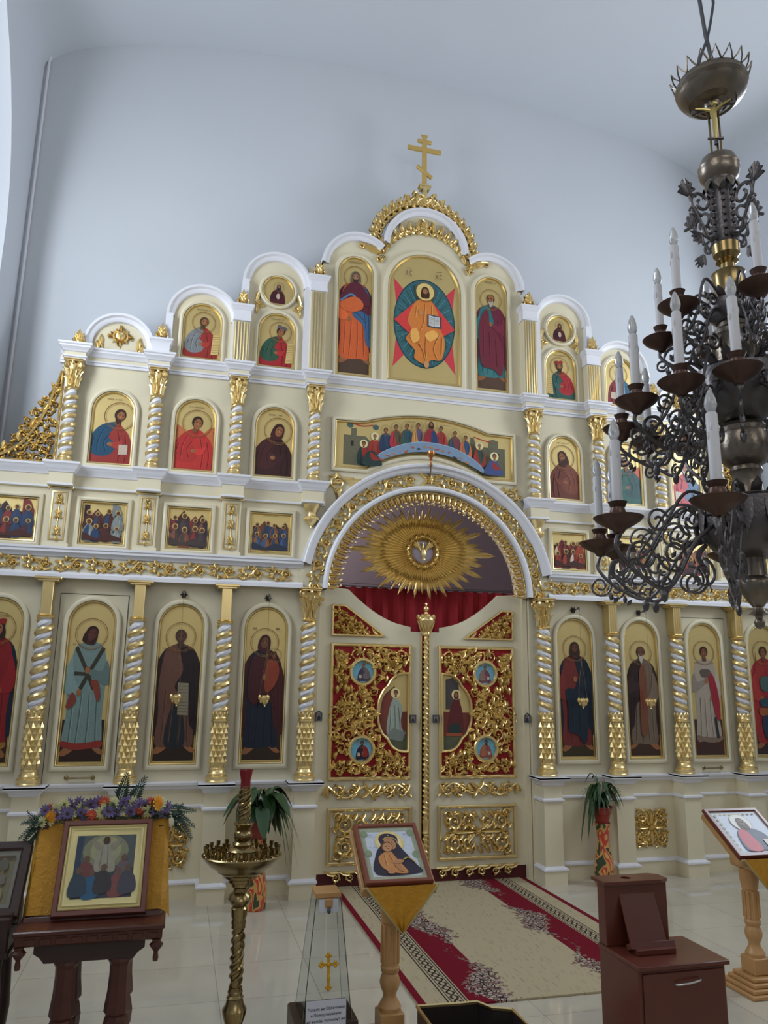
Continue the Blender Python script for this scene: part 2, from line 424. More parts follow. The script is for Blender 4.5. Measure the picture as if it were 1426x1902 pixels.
# ---------------------------------------------------------------- icon painting: flat coloured shapes, each a hair above the last
class Paint:
    def __init__(s, w, h): s.w = w; s.h = h; s.v = []; s.f = []; s.mi = []; s.c = []; s.k = 0; s.clip = None
    def poly(s, pts, col, mi=1, step=1):
        s.k += step; o = len(s.v); hw = s.w/2
        pts = [(max(-hw, min(hw, x)), max(0, min(s.h, z))) for x, z in pts]
        s.v += [(x, -0.00028*s.k, z) for x, z in pts]; s.f.append(list(range(o, o+len(pts)))); s.mi.append(mi); s.c.append(lin(col)+(1,))
    def sm(s, pts, col, n=4): s.poly(catmull(pts, n), col)
    def el(s, x, z, a, b, col, rot=0, n=20, mi=1):
        s.poly([(x+a*cos(t)*cos(rot)-b*sin(t)*sin(rot), z+a*cos(t)*sin(rot)+b*sin(t)*cos(rot)) for t in [2*pi*i/n for i in range(n)]], col, mi)
    def line(s, pts, w, col):
        L = []; R = []
        for i, p in enumerate(pts):
            a = pts[max(0, i-1)]; b = pts[min(len(pts)-1, i+1)]; dx, dy = b[0]-a[0], b[1]-a[1]; l = sqrt(dx*dx+dy*dy) or 1
            L.append((p[0]-dy/l*w/2, p[1]+dx/l*w/2)); R.append((p[0]+dy/l*w/2, p[1]-dx/l*w/2))
        s.poly(L+R[::-1], col)
    def ring(s, x, z, r, w, col):
        n = 28; o = len(s.v); s.k += 1
        for i in range(n):
            a = 2*pi*i/n
            for q in (r-w/2, r+w/2): s.v.append((x+q*cos(a), -0.00028*s.k, z+q*sin(a)))
        for i in range(n): j = (i+1) % n; s.f.append([o+2*i, o+2*i+1, o+2*j+1, o+2*j]); s.mi.append(1); s.c.append(lin(col)+(1,))
    def script(s, x, z, w, hgt, col=(120, 84, 48), seed=1):
        """faint illegible inscription as in the photograph: short pen strokes"""
        r = random.Random(seed); n = max(3, int(w/hgt*1.1)); u = w/n; s.k += 1
        for i in range(n):
            if r.random() < .15: continue
            x0 = x-w/2+i*u; t = hgt*.16
            for (a, b, c, d) in [((0, 0, t, hgt)), (u*.5, 0, u*.5+t, hgt*.9)] + [((0, hgt*.45, u*.5, hgt*.45+t)) if r.random() < .6 else (0, hgt-t, u*.5, hgt)]:
                o = len(s.v); s.v += [(x0+a, -0.00028*s.k, z+b), (x0+c, -0.00028*s.k, z+b), (x0+c, -0.00028*s.k, z+d), (x0+a, -0.00028*s.k, z+d)]
                s.f.append([o, o+1, o+2, o+3]); s.mi.append(1); s.c.append(lin(col)+(1,))
    def make(s, name, parent, depth, ground=None, mats=None):
        me = bpy.data.meshes.new(name); me.from_pydata(s.v, [], s.f); me.polygons.foreach_set('material_index', s.mi)
        at = me.color_attributes.new('Col', 'FLOAT_COLOR', 'CORNER'); d = []
        for f, c in zip(s.f, s.c): d += list(c)*len(f)
        at.data.foreach_set('color', d); me.update()
        o = link(name, me, mats or [LEAFG, PAINT], parent); o.location = (0, depth, 0); return o

def dk(c, f): return tuple(int(min(255, x*f)) for x in c)
SK = (150, 98, 62)
def head(P, x, z, r, hair=(58, 36, 26), skin=SK, beard=0.0, tilt=0.0, hood=None, halo=1, look=0, hat=None, halofill=None, long=0, bald=0):
    """head centre (x, z), half height r"""
    if halo:
        if halofill: P.el(x, z, r*1.75, r*1.75, halofill, n=28)
        P.ring(x, z, r*1.95, r*.07, (136, 92, 50)); P.ring(x, z, r*1.75, r*.04, (164, 126, 64))
    T = lambda u, v: (x+(u*cos(tilt)+v*sin(tilt))*r, z+(-u*sin(tilt)+v*cos(tilt))*r)
    E = lambda u, v, a, b, c: P.el(*T(u, v), a*r, b*r, c, -tilt)
    P.poly([T(-.3, -.6), T(.3, -.6), T(.38, -1.35), T(-.38, -1.35)], dk(skin, .78))
    if hood: P.sm([T(-.75, -1.1), T(-.86, -.2), T(-.62, .75), T(0, 1.12), T(.62, .75), T(.86, -.2), T(.75, -1.1), T(0, -1.4)], hood); E(0, .02, .6, .84, dk(hood, .7))
    else:
        E(0, .2, .74, .86, hair)
        if long: P.sm([T(-.7, .2), T(-.86, -.5), T(-.7, -1.2), T(-.2, -1.1), T(-.35, 0)], hair); P.sm([T(.7, .2), T(.86, -.5), T(.7, -1.2), T(.2, -1.1), T(.35, 0)], hair)
    E(look*.1, -.05, .5, .76, skin)
    if bald: E(0, .42, .56, .52, skin)
    if beard: P.sm([T(-.5+look*.1, -.1), T(-.42, -.5), T(-.24, -.72-beard*.7), T(0+look*.1, -.85-beard), T(.24, -.72-beard*.7), T(.42, -.5), T(.5+look*.1, -.1), T(.2+look*.1, -.42), T(-.2+look*.1, -.42)], hair if not bald else (176, 168, 156))
    E(look*.14, .02, .05, .26, dk(skin, 1.3))                       # nose
    for sx in (-.22, .22):
        E(sx+look*.14, .14, .12, .05, (44, 28, 22)); E(sx+look*.14, .26, .15, .03, (62, 40, 30))
    E(look*.12, -.38, .15, .045, (120, 52, 40))                     # mouth
    E(look*.1, -.14, .2, .1, dk(skin, 1.16)) if False else None
    if hat: P.poly([T(-.75, .55), T(-.85, 1.15), T(-.4, 1.25), T(0, 1.1), T(.4, 1.25), T(.85, 1.15), T(.75, .55)], hat)
def folds(P, lines, col, w, hi=None):
    for i, l in enumerate(lines):
        P.line(catmull(l, 4, False), w, col)
        if hi: P.line(catmull([(a+w*1.6, b) for a, b in l], 4, False), w*.6, hi)
def standing(P, cx, z0, H, robe, mantle=None, under=None, m=1, hem=None, stole=None, scroll=None, feet=SK, shoes=None, mcol2=None, arm=1, arms_out=0, hd=None, ground=(60, 42, 32), gh=0.22, gtop=None, wide=1.0):
    """a robed standing figure, m mirrors it"""
    F = lambda u, v: (cx+m*u*H*wide, z0+v*H)
    W = P.w/2
    ga = P.w*0.46
    P.poly([(-ga, .02), (ga, .02), (ga, z0+gh*H), (-ga, z0+gh*H)], ground)
    if gtop: P.poly([(-ga, .02), (ga, .02), (ga, z0+gh*H*.35), (-ga, z0+gh*H*.35)], gtop)
    if mantle: P.sm([F(-.03, .87), F(-.12, .8), F(-.165, .62), F(-.18, .4), F(-.16, .16), F(-.06, .13), F(.08, .13), F(.17, .18), F(.175, .42), F(.16, .64), F(.11, .81), F(.03, .87)], mantle)
    fc = shoes or feet
    P.sm([F(-.09, .08), F(-.14, .02), F(-.11, 0), F(-.05, .05)], fc, 3); P.sm([F(.05, .08), F(.11, .015), F(.15, .02), F(.09, .08)], fc, 3)
    P.sm([F(-.03, .865), F(-.095, .82), F(-.12, .68), F(-.13, .5), F(-.12, .3), F(-.13, .08), F(-.04, .05), F(.05, .06), F(.125, .07), F(.115, .3), F(.12, .5), F(.12, .68), F(.09, .82), F(.03, .865)], robe)
    if under: P.sm([F(-.05, .3), F(-.07, .08), F(0, .045), F(.07, .08), F(.05, .3), F(0, .4)], under)
    folds(P, [[F(-.08, .5), F(-.085, .3), F(-.09, .1)], [F(-.03, .46), F(-.035, .28), F(-.045, .08)], [F(.02, .46), F(.025, .25), F(.02, .07)], [F(.07, .48), F(.075, .28), F(.085, .09)]], dk(robe, .68), H*.006, dk(robe, 1.22))
    if mantle:
        mc = mcol2 or dk(mantle, .9)
        P.sm([F(.0, .84), F(.09, .82), F(.14, .66), F(.165, .42), F(.165, .2), F(.1, .22), F(.07, .42), F(-.02, .52), F(.03, .66)], mc)
        folds(P, [[F(.1, .72), F(.12, .5), F(.125, .27)], [F(.06, .7), F(.085, .52), F(.1, .36)], [F(0, .56), F(.06, .5), F(.1, .44)]], dk(mc, .65), H*.006, dk(mc, 1.3))
    if hem: P.sm([F(-.132, .11), F(-.13, .07), F(-.04, .045), F(.05, .055), F(.125, .065), F(.125, .115), F(.04, .1), F(-.05, .095)], hem)
    if stole:
        P.line([F(-.09, .82), F(-.02, .66), F(.045, .5)], H*.028, stole); P.line([F(.09, .82), F(.02, .66), F(-.045, .5)], H*.028, stole)
        P.line([F(-.09, .62), F(.05, .61)], H*.026, stole)
    if arm:   # forearm raised to the chest, other hand low
        P.sm([F(.12, .72), F(.155, .58), F(.12, .53), F(.02, .6), F(0, .635), F(.03, .65), F(.09, .64)], dk(robe, .86) if not mantle else dk(mantle, 1.1)); P.el(*F(-.005, .645), H*.02, H*.028, SK)
        P.sm([F(-.11, .74), F(-.155, .6), F(-.14, .47), F(-.06, .46), F(-.05, .5), F(-.09, .6)], dk(robe, 1.1)); P.el(*F(-.05, .475), H*.017, H*.026, SK)
    if scroll: 
        P.poly([F(.0, .56), F(.075, .555), F(.085, .3), F(.01, .305)], scroll)
        for k in range(9): P.line([F(.008, .53-.025*k), F(.074, .528-.025*k)], H*.004, (110, 96, 80))
    head(P, *F(0, .925), H*.062, **(hd or {}))
def halffig(P, cx, z0, H, robe, mantle, m=1, hd=None, wings=None, item=None, side=0, lean=0):
    F = lambda u, v: (cx+m*u*H, z0+v*H)
    if wings: 
        for q in (-1, 1): P.sm([F(q*.12, .6), F(q*.3, .78), F(q*.38, .68), F(q*.4, .3), F(q*.3, .1), F(q*.16, .2)], wings); P.line([F(q*.3, .7), F(q*.33, .2)], H*.012, dk(wings, .7))
    P.sm([F(-.02+lean, .72), F(-.16, .66), F(-.3, .5), F(-.36, .25), F(-.34, 0), F(-.1, 0), F(.1, 0), F(.32, 0), F(.33, .25), F(.27, .5), F(.14, .66), F(.05+lean, .72)], robe)
    if mantle: 
        P.sm([F(-.02+lean, .72), F(-.16, .66), F(-.3, .5), F(-.36, .25), F(-.22, .12), F(.0, .16), F(.06, .34), F(-.06, .46), F(.02, .6)], mantle)
        folds(P, [[F(-.12, .6), F(-.2, .42), F(-.22, .2)], [F(-.04, .5), F(-.12, .36), F(-.08, .2)], [F(-.26, .45), F(-.3, .3)]], dk(mantle, .62), H*.011, dk(mantle, 1.35))
    folds(P, [[F(.08, .58), F(.14, .3), F(.12, .04)], [F(.2, .5), F(.24, .25), F(.22, .04)]], dk(robe, .65), H*.011, dk(robe, 1.3))
    P.sm([F(.2, .42), F(.12, .26), F(-.02, .3), F(.0, .36), F(.12, .38)], dk(robe, 1.12)); P.el(*F(-.02, .33), H*.045, H*.035, SK)
    if item == 'book': P.poly([F(.12, .16), F(.26, .17), F(.26, .34), F(.12, .33)], (196, 180, 160))
    if item == 'scroll':
        P.poly([F(.2, .1), F(.36, .12), F(.38, .58), F(.23, .56)], (214, 186, 122))
        for k in range(8): P.line([F(.22, .16+.05*k), F(.36, .175+.05*k)], H*.007, (150, 116, 66))
    if item == 'staff': P.line([F(.3, .0), F(.34, .9)], H*.015, (110, 60, 40))
    head(P, *F(.02+lean, .82), H*.125, **(hd or {}))

# ---------------------------------------------------------------- framed icons
def rect_pts(w, h): return [(-w/2, 0), (-w/2, h), (w/2, h), (w/2, 0)]
def circ_pts(w, n=32): return [(-w/2*cos(2*pi*i/n), w/2+w/2*sin(2*pi*i/n)) for i in range(n)]
def icon(label, loc, w, h, draw, group=None, shape='arch', fw=0.045, gw=0.022, pts=None, wide=None):
    t = thing('icon', label, 'icon', loc, 0, group)
    pts = pts or (arch_pts(w, h) if shape == 'arch' else circ_pts(w) if shape == 'circle' else rect_pts(w, h))
    fr = MB(); ringframe(fr, pts, [(0, 0), (0, .022), (.008, .03), (fw*.55, .034), (fw*.9, .028), (fw, .018), (fw, 0.0)])
    obj('frame', fr, CREAM, t)
    g = MB(); ringframe(g, pts, [(fw, 0), (fw, .02), (fw+gw*.3, .026), (fw+gw*.6, .024), (fw+gw, .006), (fw+gw, 0)])
    obj('gilt_moulding', g, GOLD2, t)
    inner = offset(pts, fw+gw*.6)
    zb = min(p[1] for p in inner); W = max(p[0] for p in inner)*2; Hh = max(p[1] for p in inner)-zb
    P = Paint(W, Hh)
    P.poly([(x, z-zb) for x, z in inner], (255, 255, 255), 0)
    draw(P)
    o = P.make('painting', t, -0.003); o.location = (0, -0.003, zb)
    return t
# ---------------------------------------------------------------- the room
NX = 4.35
SKYPANE = mat("window_daylight", (235, 242, 250), 0.2, emit=((225, 236, 255), 2.2))
def build_room():
    b = MB(); b.box(-5.4, 5.4, -13.2, 2.9, -0.1, 0.0); struct('floor', b, TILE)
    # east wall behind the iconostasis, with the opening to the chancel, closed at the top by the vault
    b = MB(); b.box(-NX-.3, -1.3, .6, .8, 0, 10); b.box(1.3, NX+.3, .6, .8, 0, 10); b.box(-1.3, 1.3, .6, .8, 4.45, 10)
    struct('wall_east', b, PLASTER)
    b = MB(); b.box(-2.4, 2.4, 2.6, 2.8, 0, 5.2); b.box(-2.5, -2.38, .8, 2.8, 0, 5.2); b.box(2.38, 2.5, .8, 2.8, 0, 5.2); b.box(-2.5, 2.5, .8, 2.8, 5.1, 5.3)
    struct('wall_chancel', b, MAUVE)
    # barrel vault
    def vz(x): return 8.55 + .92*sqrt(max(0, 1-(x/NX)**2))
    b = MB(); n = 48; rings = []
    for y in (.62, -13.0):
        rings.append([(-NX*cos(pi*i/n), y, vz(NX*cos(pi*i/n))) for i in range(n+1)])
    b.loft(rings, closed=False); b.loft([[(x, y, z+.2) for x, y, z in r] for r in rings], closed=False)
    struct('ceiling', b, PLASTER, True)
    b = MB(); b.box(-NX-.3, NX+.3, -13.2, -13.0, 0, 10); struct('wall_west', b, PLASTER)
    for s, nm in ((-1, 'left'), (1, 'right')):
        # side wall with a tall round-headed niche holding the window
        b = MB(); y1, y0, zc, r = -0.1, -4.7, 6.0, 2.3
        def bx(xa, xb, *a): b.box(min(s*xa, s*xb), max(s*xa, s*xb), *a)
        bx(NX, NX+.3, y1, .7, 0, 9.4); bx(NX, NX+.3, -13.1, y0, 0, 9.4)
        k = 24; pts = [(y0+2.3-2.3*cos(pi*i/k), zc+r*sin(pi*i/k)) for i in range(k+1)]
        vs = []; fs = []
        for (y, z) in pts: vs += [(s*NX, y, z), (s*NX, y, 9.4), (s*(NX+.9), y, z)]
        for i in range(k):
            a = i*3; fs += [(a, a+3, a+4, a+1), (a, a+2, a+5, a+3)]
        b.add(vs, fs)
        for yy in (y0+.003, y1-.003): b.add([(s*NX, yy, 0), (s*(NX+.9), yy, 0), (s*(NX+.9), yy, zc), (s*NX, yy, zc)], [(0, 1, 2, 3)])
        # back of the niche around the window opening
        X = s*(NX+.9)
        def q(a, c, d, e): b.add([(X, a, d), (X, c, d), (X, c, e), (X, a, e)], [(0, 1, 2, 3)])
        q(y0, -3.5, 0, 8.4); q(-1.7, y1, 0, 8.4); q(-3.5, -1.7, 0, 4.1); q(-3.5, -1.7, 7.7, 8.4)
        struct('wall_'+nm, b, PLASTER)
        w = MB()
        def fb(a, c, d, e): w.box(min(X, X+s*.06), max(X, X+s*.06), a, c, d, e)
        fb(-3.5, -3.42, 4.1, 7.7); fb(-1.78, -1.7, 4.1, 7.7); fb(-3.5, -1.7, 4.1, 4.18); fb(-3.5, -1.7, 7.62, 7.7); fb(-2.63, -2.57, 4.1, 7.7); fb(-3.5, -1.7, 6.4, 6.46)
        o = struct('window_%d' % (1 if s < 0 else 2), w, WHITE)
        g = MB(); g.box(min(X+s*.025, X+s*.035), max(X+s*.025, X+s*.035), -3.45, -1.75, 4.15, 7.65)
        pg = obj('pane', g, SKYPANE, o, False)



build_room()
# ---------------------------------------------------------------- carpet
def build_carpet():
    c = MB(); c.box(-.98, .98, -1.42, 1.42, 0, .012)
    o = obj('carpet_runner', c, CARPET, None, False, loc=(.075, -1.18, 0.001))
    tag(o, 'cream carpet runner with burgundy stripes and flower sprays leading to the gilded doors', 'carpet')
build_carpet()

b = MB(); b.tube([(-4.31, .57, 0), (-4.31, .57, 8.65), (-4.28, .55, 8.8)], .016, 8)
o = obj('conduit', b, WHITE); tag(o, 'thin white vertical conduit in the upper left corner of the wall', 'conduit')
# ---------------------------------------------------------------- iconostasis body
CX = (1.245, 2.047, 2.84, 3.633)
ISO = thing('iconostasis', 'tall cream and white altar screen with stepped round-arched top filling the wall', 'altar screen', (0, .4, 0))
def iso(name, mb, m_, smooth=True, label=None):
    mb.v = [(x, y-.4, z) for x, y, z in mb.v]
    return obj(name, mb, m_, ISO, smooth, label=label, ang=30)
YL, YS, YM, YU = .10, .14, .18, .22
def build_lower():
    for s in (-1, 1):
        b = MB(); xa, xb = sorted((s*1.13, s*4.349)); b.box(xa, xb, YL, YL+.06, 0, 2.81); iso('lower_panel', b, CREAM, False)
        b = MB(); xa, xb = sorted((s*1.075, s*1.122)); b.box(xa, xb, .14, .2, 0, 2.81); iso('door_jamb', b, CREAM, False)
        for c in CX:
            c *= s; hw = .098
            path = [(c-hw, YL), (c-hw, -.1), (c+hw, -.1), (c+hw, YL)]
            b = MB(); b.mat = 0; plansweep(b, path, [(.022, 0), (.022, .13), (0, .15), (0, 1.0)])
            b.mat = 1
            plansweep(b, path, [(.02, .126), (.034, .132), (.034, .148), (.02, .158), (0, .17)])
            plansweep(b, path, [(0, .76), (.02, .774), (.02, .79), (0, .8)])
            plansweep(b, path, [(0, .915), (.018, .925), (.024, .945), (.05, .97), (.066, .978), (.066, .998), (0, 1.0)])
            b.box(c-hw-.066, c+hw+.066, -.166, YL, .985, 1.0)
            iso('pedestal', b, [CREAM, WHITE])
        ends = [s*1.13] + [s*c for c in CX] + [s*4.349]
        for i in range(5):
            a, c = ends[i], ends[i+1]
            a += 0 if i == 0 else s*.09; c -= 0 if i == 4 else s*.09
            xa, xb = sorted((a, c))
            if xb-xa < .1: continue
            path = [(xa, YL), (xb, YL)]
            b = MB(); b.mat = 0; plansweep(b, path, [(.022, 0), (.022, .13), (0.004, .15), (.004, .9)])
            b.mat = 1
            plansweep(b, path, [(.02, .126), (.034, .132), (.034, .148), (.02, .158), (0, .17)])
            plansweep(b, path, [(0, .76), (.02, .774), (.02, .79), (0, .8)])
            plansweep(b, path, [(0, .925), (.02, .935), (.03, .955), (.055, .97), (.06, .99), (0, 1.0)])
            iso('dado_panel', b, [CREAM, WHITE])
        # entablature over the lower tier: white fillet, carved frieze on cream, white crown
        xa, xb = sorted((s*1.32, s*4.349))
        b = MB(); b.mat = 0; b.box(xa, xb, .02, .2, 2.80, 3.08)
        b.mat = 1
        plansweep(b, [(xa, .02), (xb, .02)], [(0, 2.795), (.03, 2.795), (.03, 2.83), (.012, 2.85), (0, 2.855)])
        plansweep(b, [(xa, .02), (xb, .02)], [(0, 2.985), (.012, 2.992), (.02, 3.01), (.045, 3.03), (.045, 3.05), (.055, 3.06), (.055, 3.08), (-.15, 3.082)])
        iso('frieze_band', b, [CREAM, WHITE])
        f = MB(lambda u, v, h: (u, .02-h, v)); L = .275; n = 11
        for k in range(n):
            x = s*(1.42+L*(k+.25)); d = 1 if k % 2 else -1
            if abs(x) > 4.3: continue
            up = -d; zc = 2.922
            f.scroll(x, zc, .052, radians(90*d), -s*d, 1.3, .011, .022, 4)
            f.rosette(x, zc, .034, .028, 6)
            pts = catmull([(x-L*.62, zc-d*.045), (x-L*.42, zc-d*.052), (x-L*.2, zc-d*.01), (x-L*.02, zc+d*.05), (x+L*.18, zc+d*.042)], 4, False)
            f.ribbon(pts, .0115, .022)
            for (u, v, a) in ((-.40, .6, 60), (-.33, -.2, -40), (-.5, .2, 150), (-.45, -.7, -120), (-.27, .75, 20), (-.56, -.4, 200)):
                f.leaf(x+u*L, zc+v*d*.05, radians(a*d), .062, .019, .022, .7*d, 0, 4)
            f.dome(x-L*.5, zc, .02, .028); f.leaf(x-L*.5, zc, radians(90*d), .05, .018, .022, .6); f.leaf(x-L*.42, zc, radians(-90*d), .05, .018, .022, -.6)
        iso('carved_frieze', f, GOLD)
        # square-picture tier and cornice above it
        xa, xb = sorted((s*1.1, s*4.349))
        b = MB(); b.box(xa, xb, YS, .2, 3.06, 3.70); iso('picture_band', b, CREAM, False)
        cs = sorted(s*c for c in CX)
        path = breaks(xa, xb, YS-.02, cs, .105, .12)
        b = MB(); b.mat = 0; plansweep(b, path, [(-.03, 3.655), (.0, 3.66), (0, 3.80)])
        b.mat = 1; plansweep(b, path, [(.0, 3.785), (.01, 3.79), (.016, 3.81), (.04, 3.835), (.044, 3.85), (.058, 3.865), (.06, 3.885), (-.1, 3.89)])
        plansweep(b, [(p[0], p[1]-.001) for p in path], [(-.01, 3.66), (.008, 3.665), (.008, 3.68), (-.01, 3.69)])
        for c in cs: b.box(c-.1, c+.1, 0, .2, 3.87, 3.889)
        iso('cornice', b, [CREAM, WHITE])
        b = MB(); b.box(min(s*1.1, s*3.75), max(s*1.1, s*3.75), YM, .3, 3.88, 4.97); iso('middle_panel', b, CREAM, False)
    # centre: spandrels round the great arch
    b = MB(); n = 48; R = 1.12; y0, y1 = .17, .2; vs = []; fs = []
    for i in range(n+1):
        a = pi*i/n; cx, cz = cos(a), sin(a); X, Z = 1.33, 4.95-2.8
        t = min(X/abs(cx) if abs(cx) > 1e-6 else 9e9, Z/cz if cz > 1e-6 else 9e9)
        for (r, y) in ((R, y0), (t, y0), (R, y1+.15)): vs.append((r*cx, y, 2.8+r*cz))
    for i in range(n): a = i*3; fs += [(a, a+3, a+4, a+1), (a, a+2, a+5, a+3)]
    b.add(vs, fs, True); b.box(-1.33, 1.33, .2, .3, 4.0, 4.96); b.box(-1.345, -1.22, .0135, .2, 2.8, 3.06); b.box(1.22, 1.345, .0135, .2, 2.8, 3.06); iso('spandrel_wall', b, CREAM, False)
    def arc(b, prof, a0, a1, n=72):
        """prof (radius, y)"""
        b.loft([[(r*cos(a), y, 2.8+r*sin(a)) for r, y in prof] for a in [radians(a0+(a1-a0)*i/n) for i in range(n+1)]], closed=False)
    b = MB(); b.mat = 1
    arc(b, [(1.268, .02), (1.268, -.01), (1.285, -.035), (1.31, -.045), (1.325, -.075), (1.345, -.08), (1.358, -.07), (1.362, .175)], 10.5, 169.5)
    arc(b, [(1.075, .14), (1.075, -.02), (1.085, -.035), (1.105, -.04), (1.125, -.025), (1.13, .02)], 0, 180)
    b.mat = 0; arc(b, [(1.12, 0.012), (1.28, .012)], 0, 180); b.mat = 0; arc(b, [(1.076, -.0), (1.076, .35)], 0, 180)
    iso('great_arch', b, [CREAM, WHITE])
    f = MB(lambda u, v, h: ((1.2+v)*cos(pi/2-u/1.2), .012-h, 2.8+(1.2+v)*sin(pi/2-u/1.2)))
    L = .235
    for s in (-1, 1):
        for k in range(8):
            x = s*(.16+L*(k+.3)); d = 1 if k % 2 else -1
            if abs(x) > 1.88: continue
            f.scroll(x, 0, .054, radians(90*d), -s*d, 1.3, .012, .024, 4); f.rosette(x, 0, .036, .03, 6); f.dome(x-L*.5, 0, .02, .028); f.leaf(x-L*.5, 0, radians(90*d), .05, .018, .022, .6)
            f.ribbon(catmull([(x-L*.62, -d*.045), (x-L*.42, -d*.052), (x-L*.2, -d*.01), (x-L*.02, d*.052), (x+L*.18, d*.042)], 4, False), .012, .024)
            for (u, v, a) in ((-.40, .6, 60), (-.33, -.2, -40), (-.5, .2, 150), (-.45, -.7, -120), (-.27, .8, 20), (-.56, -.5, 200)):
                f.leaf(x+u*L, v*d*.055, radians(a*d), .065, .02, .024, .7*d, 0, 4)
    f.rosette(0, 0, .06, .03, 8); f.dome(0, 0, .022, .045)
    for q in (-1, 1): f.leaf(q*.04, .02, pi/2-q*1.1, .13, .02, .02, q*.8); f.leaf(q*.04, -.02, -pi/2+q*1.1, .13, .02, .02, -q*.8)
    iso('carved_arch_band', f, GOLD)
    f = MB(lambda u, v, h: ((1.0+v)*cos(pi/2-u), .04-h, 2.8+(1.0+v)*sin(pi/2-u))); n = 50
    for i in range(n):
        u = -pi/2+pi*(i+.5)/n
        f.leaf(u-.012, .07, -pi/2, .1+.02*(i % 2), .02, .026, .15); f.dome(u, -.03-.02*(i % 2), .018, .026, 0, 7); f.dome(u+.015, -.065, .014, .022, 0, 6)
        f.dome(u+.03, .03, .017, .02, 0, 6); f.leaf(u+.03, .05, -pi/2, .09, .012, .02, -.2)
        f.ribbon([(u-.035, .07), (u, .055), (u+.035, .07)], .012, .02)
    for r in (1.065,):
        f.ribbon([(-pi/2+pi*i/60, .068) for i in range(61)], .008, .02)
    iso('lace_fringe', f, GOLD)
build_lower()

def build_upper():
    # entablature between the middle and upper tiers
    cs = sorted([s*c for c in CX for s in (-1, 1)])
    b = MB(); path = breaks(-3.78, 3.78, YM-.02, cs, .1, .1)
    b.mat = 1; plansweep(b, path, [(-.03, 4.935), (.0, 4.94), (0, 4.965), (.012, 4.97), (.012, 4.985)])
    b.mat = 0; plansweep(b, path, [(0, 4.98), (0, 5.03)])
    b.mat = 1; plansweep(b, path, [(0, 5.02), (.012, 5.028), (.02, 5.045), (.042, 5.065), (.044, 5.08), (.056, 5.09), (.058, 5.108), (-.2, 5.11)])
    for c in cs: b.box(c-.1, c+.1, .06, .3, 5.09, 5.109)
    b.box(-3.77, 3.77, .175, .42, 4.96, 5.108)
    iso('upper_cornice', b, [CREAM, WHITE])
    # arched gables of the upper tier
    def gable(name, outline, arcs):
        b = MB(); b.mat = 0; b.prism(outline, YU, YU+.16); b.mat = 1
        for cx, cz, R, a0, a1 in arcs:
            pr = [(R-.012, YU), (R-.008, YU-.03), (R+.01, YU-.045), (R+.03, YU-.05), (R+.045, YU-.075), (R+.068, YU-.078), (R+.072, YU-.06), (R+.072, YU+.17), (R-.0, YU+.17)]
            n = 36
            b.loft([[(cx+r*cos(a), y, cz+r*sin(a)) for r, y in pr] for a in [radians(a0+(a1-a0)*i/n) for i in range(n+1)]], closed=False)
        iso(name, b, [CREAM, WHITE])
    def vert(x, s, z0, z1):  # straight shank of the white moulding
        b = MB(); X = sorted((x, x+s*.072)); b.box(X[0], X[1], YU-.078, YU+.17, z0, z1); return b
    for s in (-1, 1):
        def ar(c, cz, R, a0=0, a1=180, n=24): return [(c+R*cos(radians(a)), cz+R*sin(radians(a))) for a in [a1-(a1-a0)*i/n for i in range(n+1)]]
        c = s*3.245; gable('gable', [(c-.33, 5.1)]+ar(c, 5.19, .33)+[(c+.33, 5.1)], [(c, 5.19, .27, -10, 190)])
        c = s*2.445; gable('gable', [(c-.36, 5.1)]+ar(c, 5.58, .345)+[(c+.36, 5.1)], [(c, 5.60, .30, 0, 180)])
        iso('gable_shank', vert(c-s*.30, -s, 5.1, 5.6), WHITE, False); iso('gable_shank', vert(c+s*.30, s, 5.1, 5.6), WHITE, False)
        c = s*1.69; gable('gable', [(c-.36, 5.1)]+ar(c, 6.08, .345)+[(c+.36, 5.1)], [(c, 6.10, .30, 0, 180)])
        iso('gable_shank', vert(c-s*.30, -s, 5.1, 6.1), WHITE, False); iso('gable_shank', vert(c+s*.30, s, 5.1, 6.1), WHITE, False)
        for a, c, zt in ((1.19, 1.35, 6.4), (2.03, 2.1, 5.72), (2.79, 2.93, 5.24)):
            b = MB(); xa, xb = sorted((s*a, s*c)); b.box(xa, xb, YU+.01, .37, 5.1, zt); iso('upper_panel', b, CREAM, False)
    def seg(cx, cz, R, a0, a1, n=18): return [(cx+R*cos(radians(a)), cz+R*sin(radians(a))) for a in [a0+(a1-a0)*i/n for i in range(n+1)]]
    out = [(-1.2, 5.1)] + seg(-.79, 6.45, .40, 180, 52) + seg(0, 6.82, .50, 178, 2) + seg(.79, 6.45, .40, 128, 0) + [(1.2, 5.1)]
    gable('central_gable', out, [(-.79, 6.45, .35, 46, 180), (0, 6.81, .44, 0, 180), (.79, 6.45, .35, 0, 134)])
build_upper()

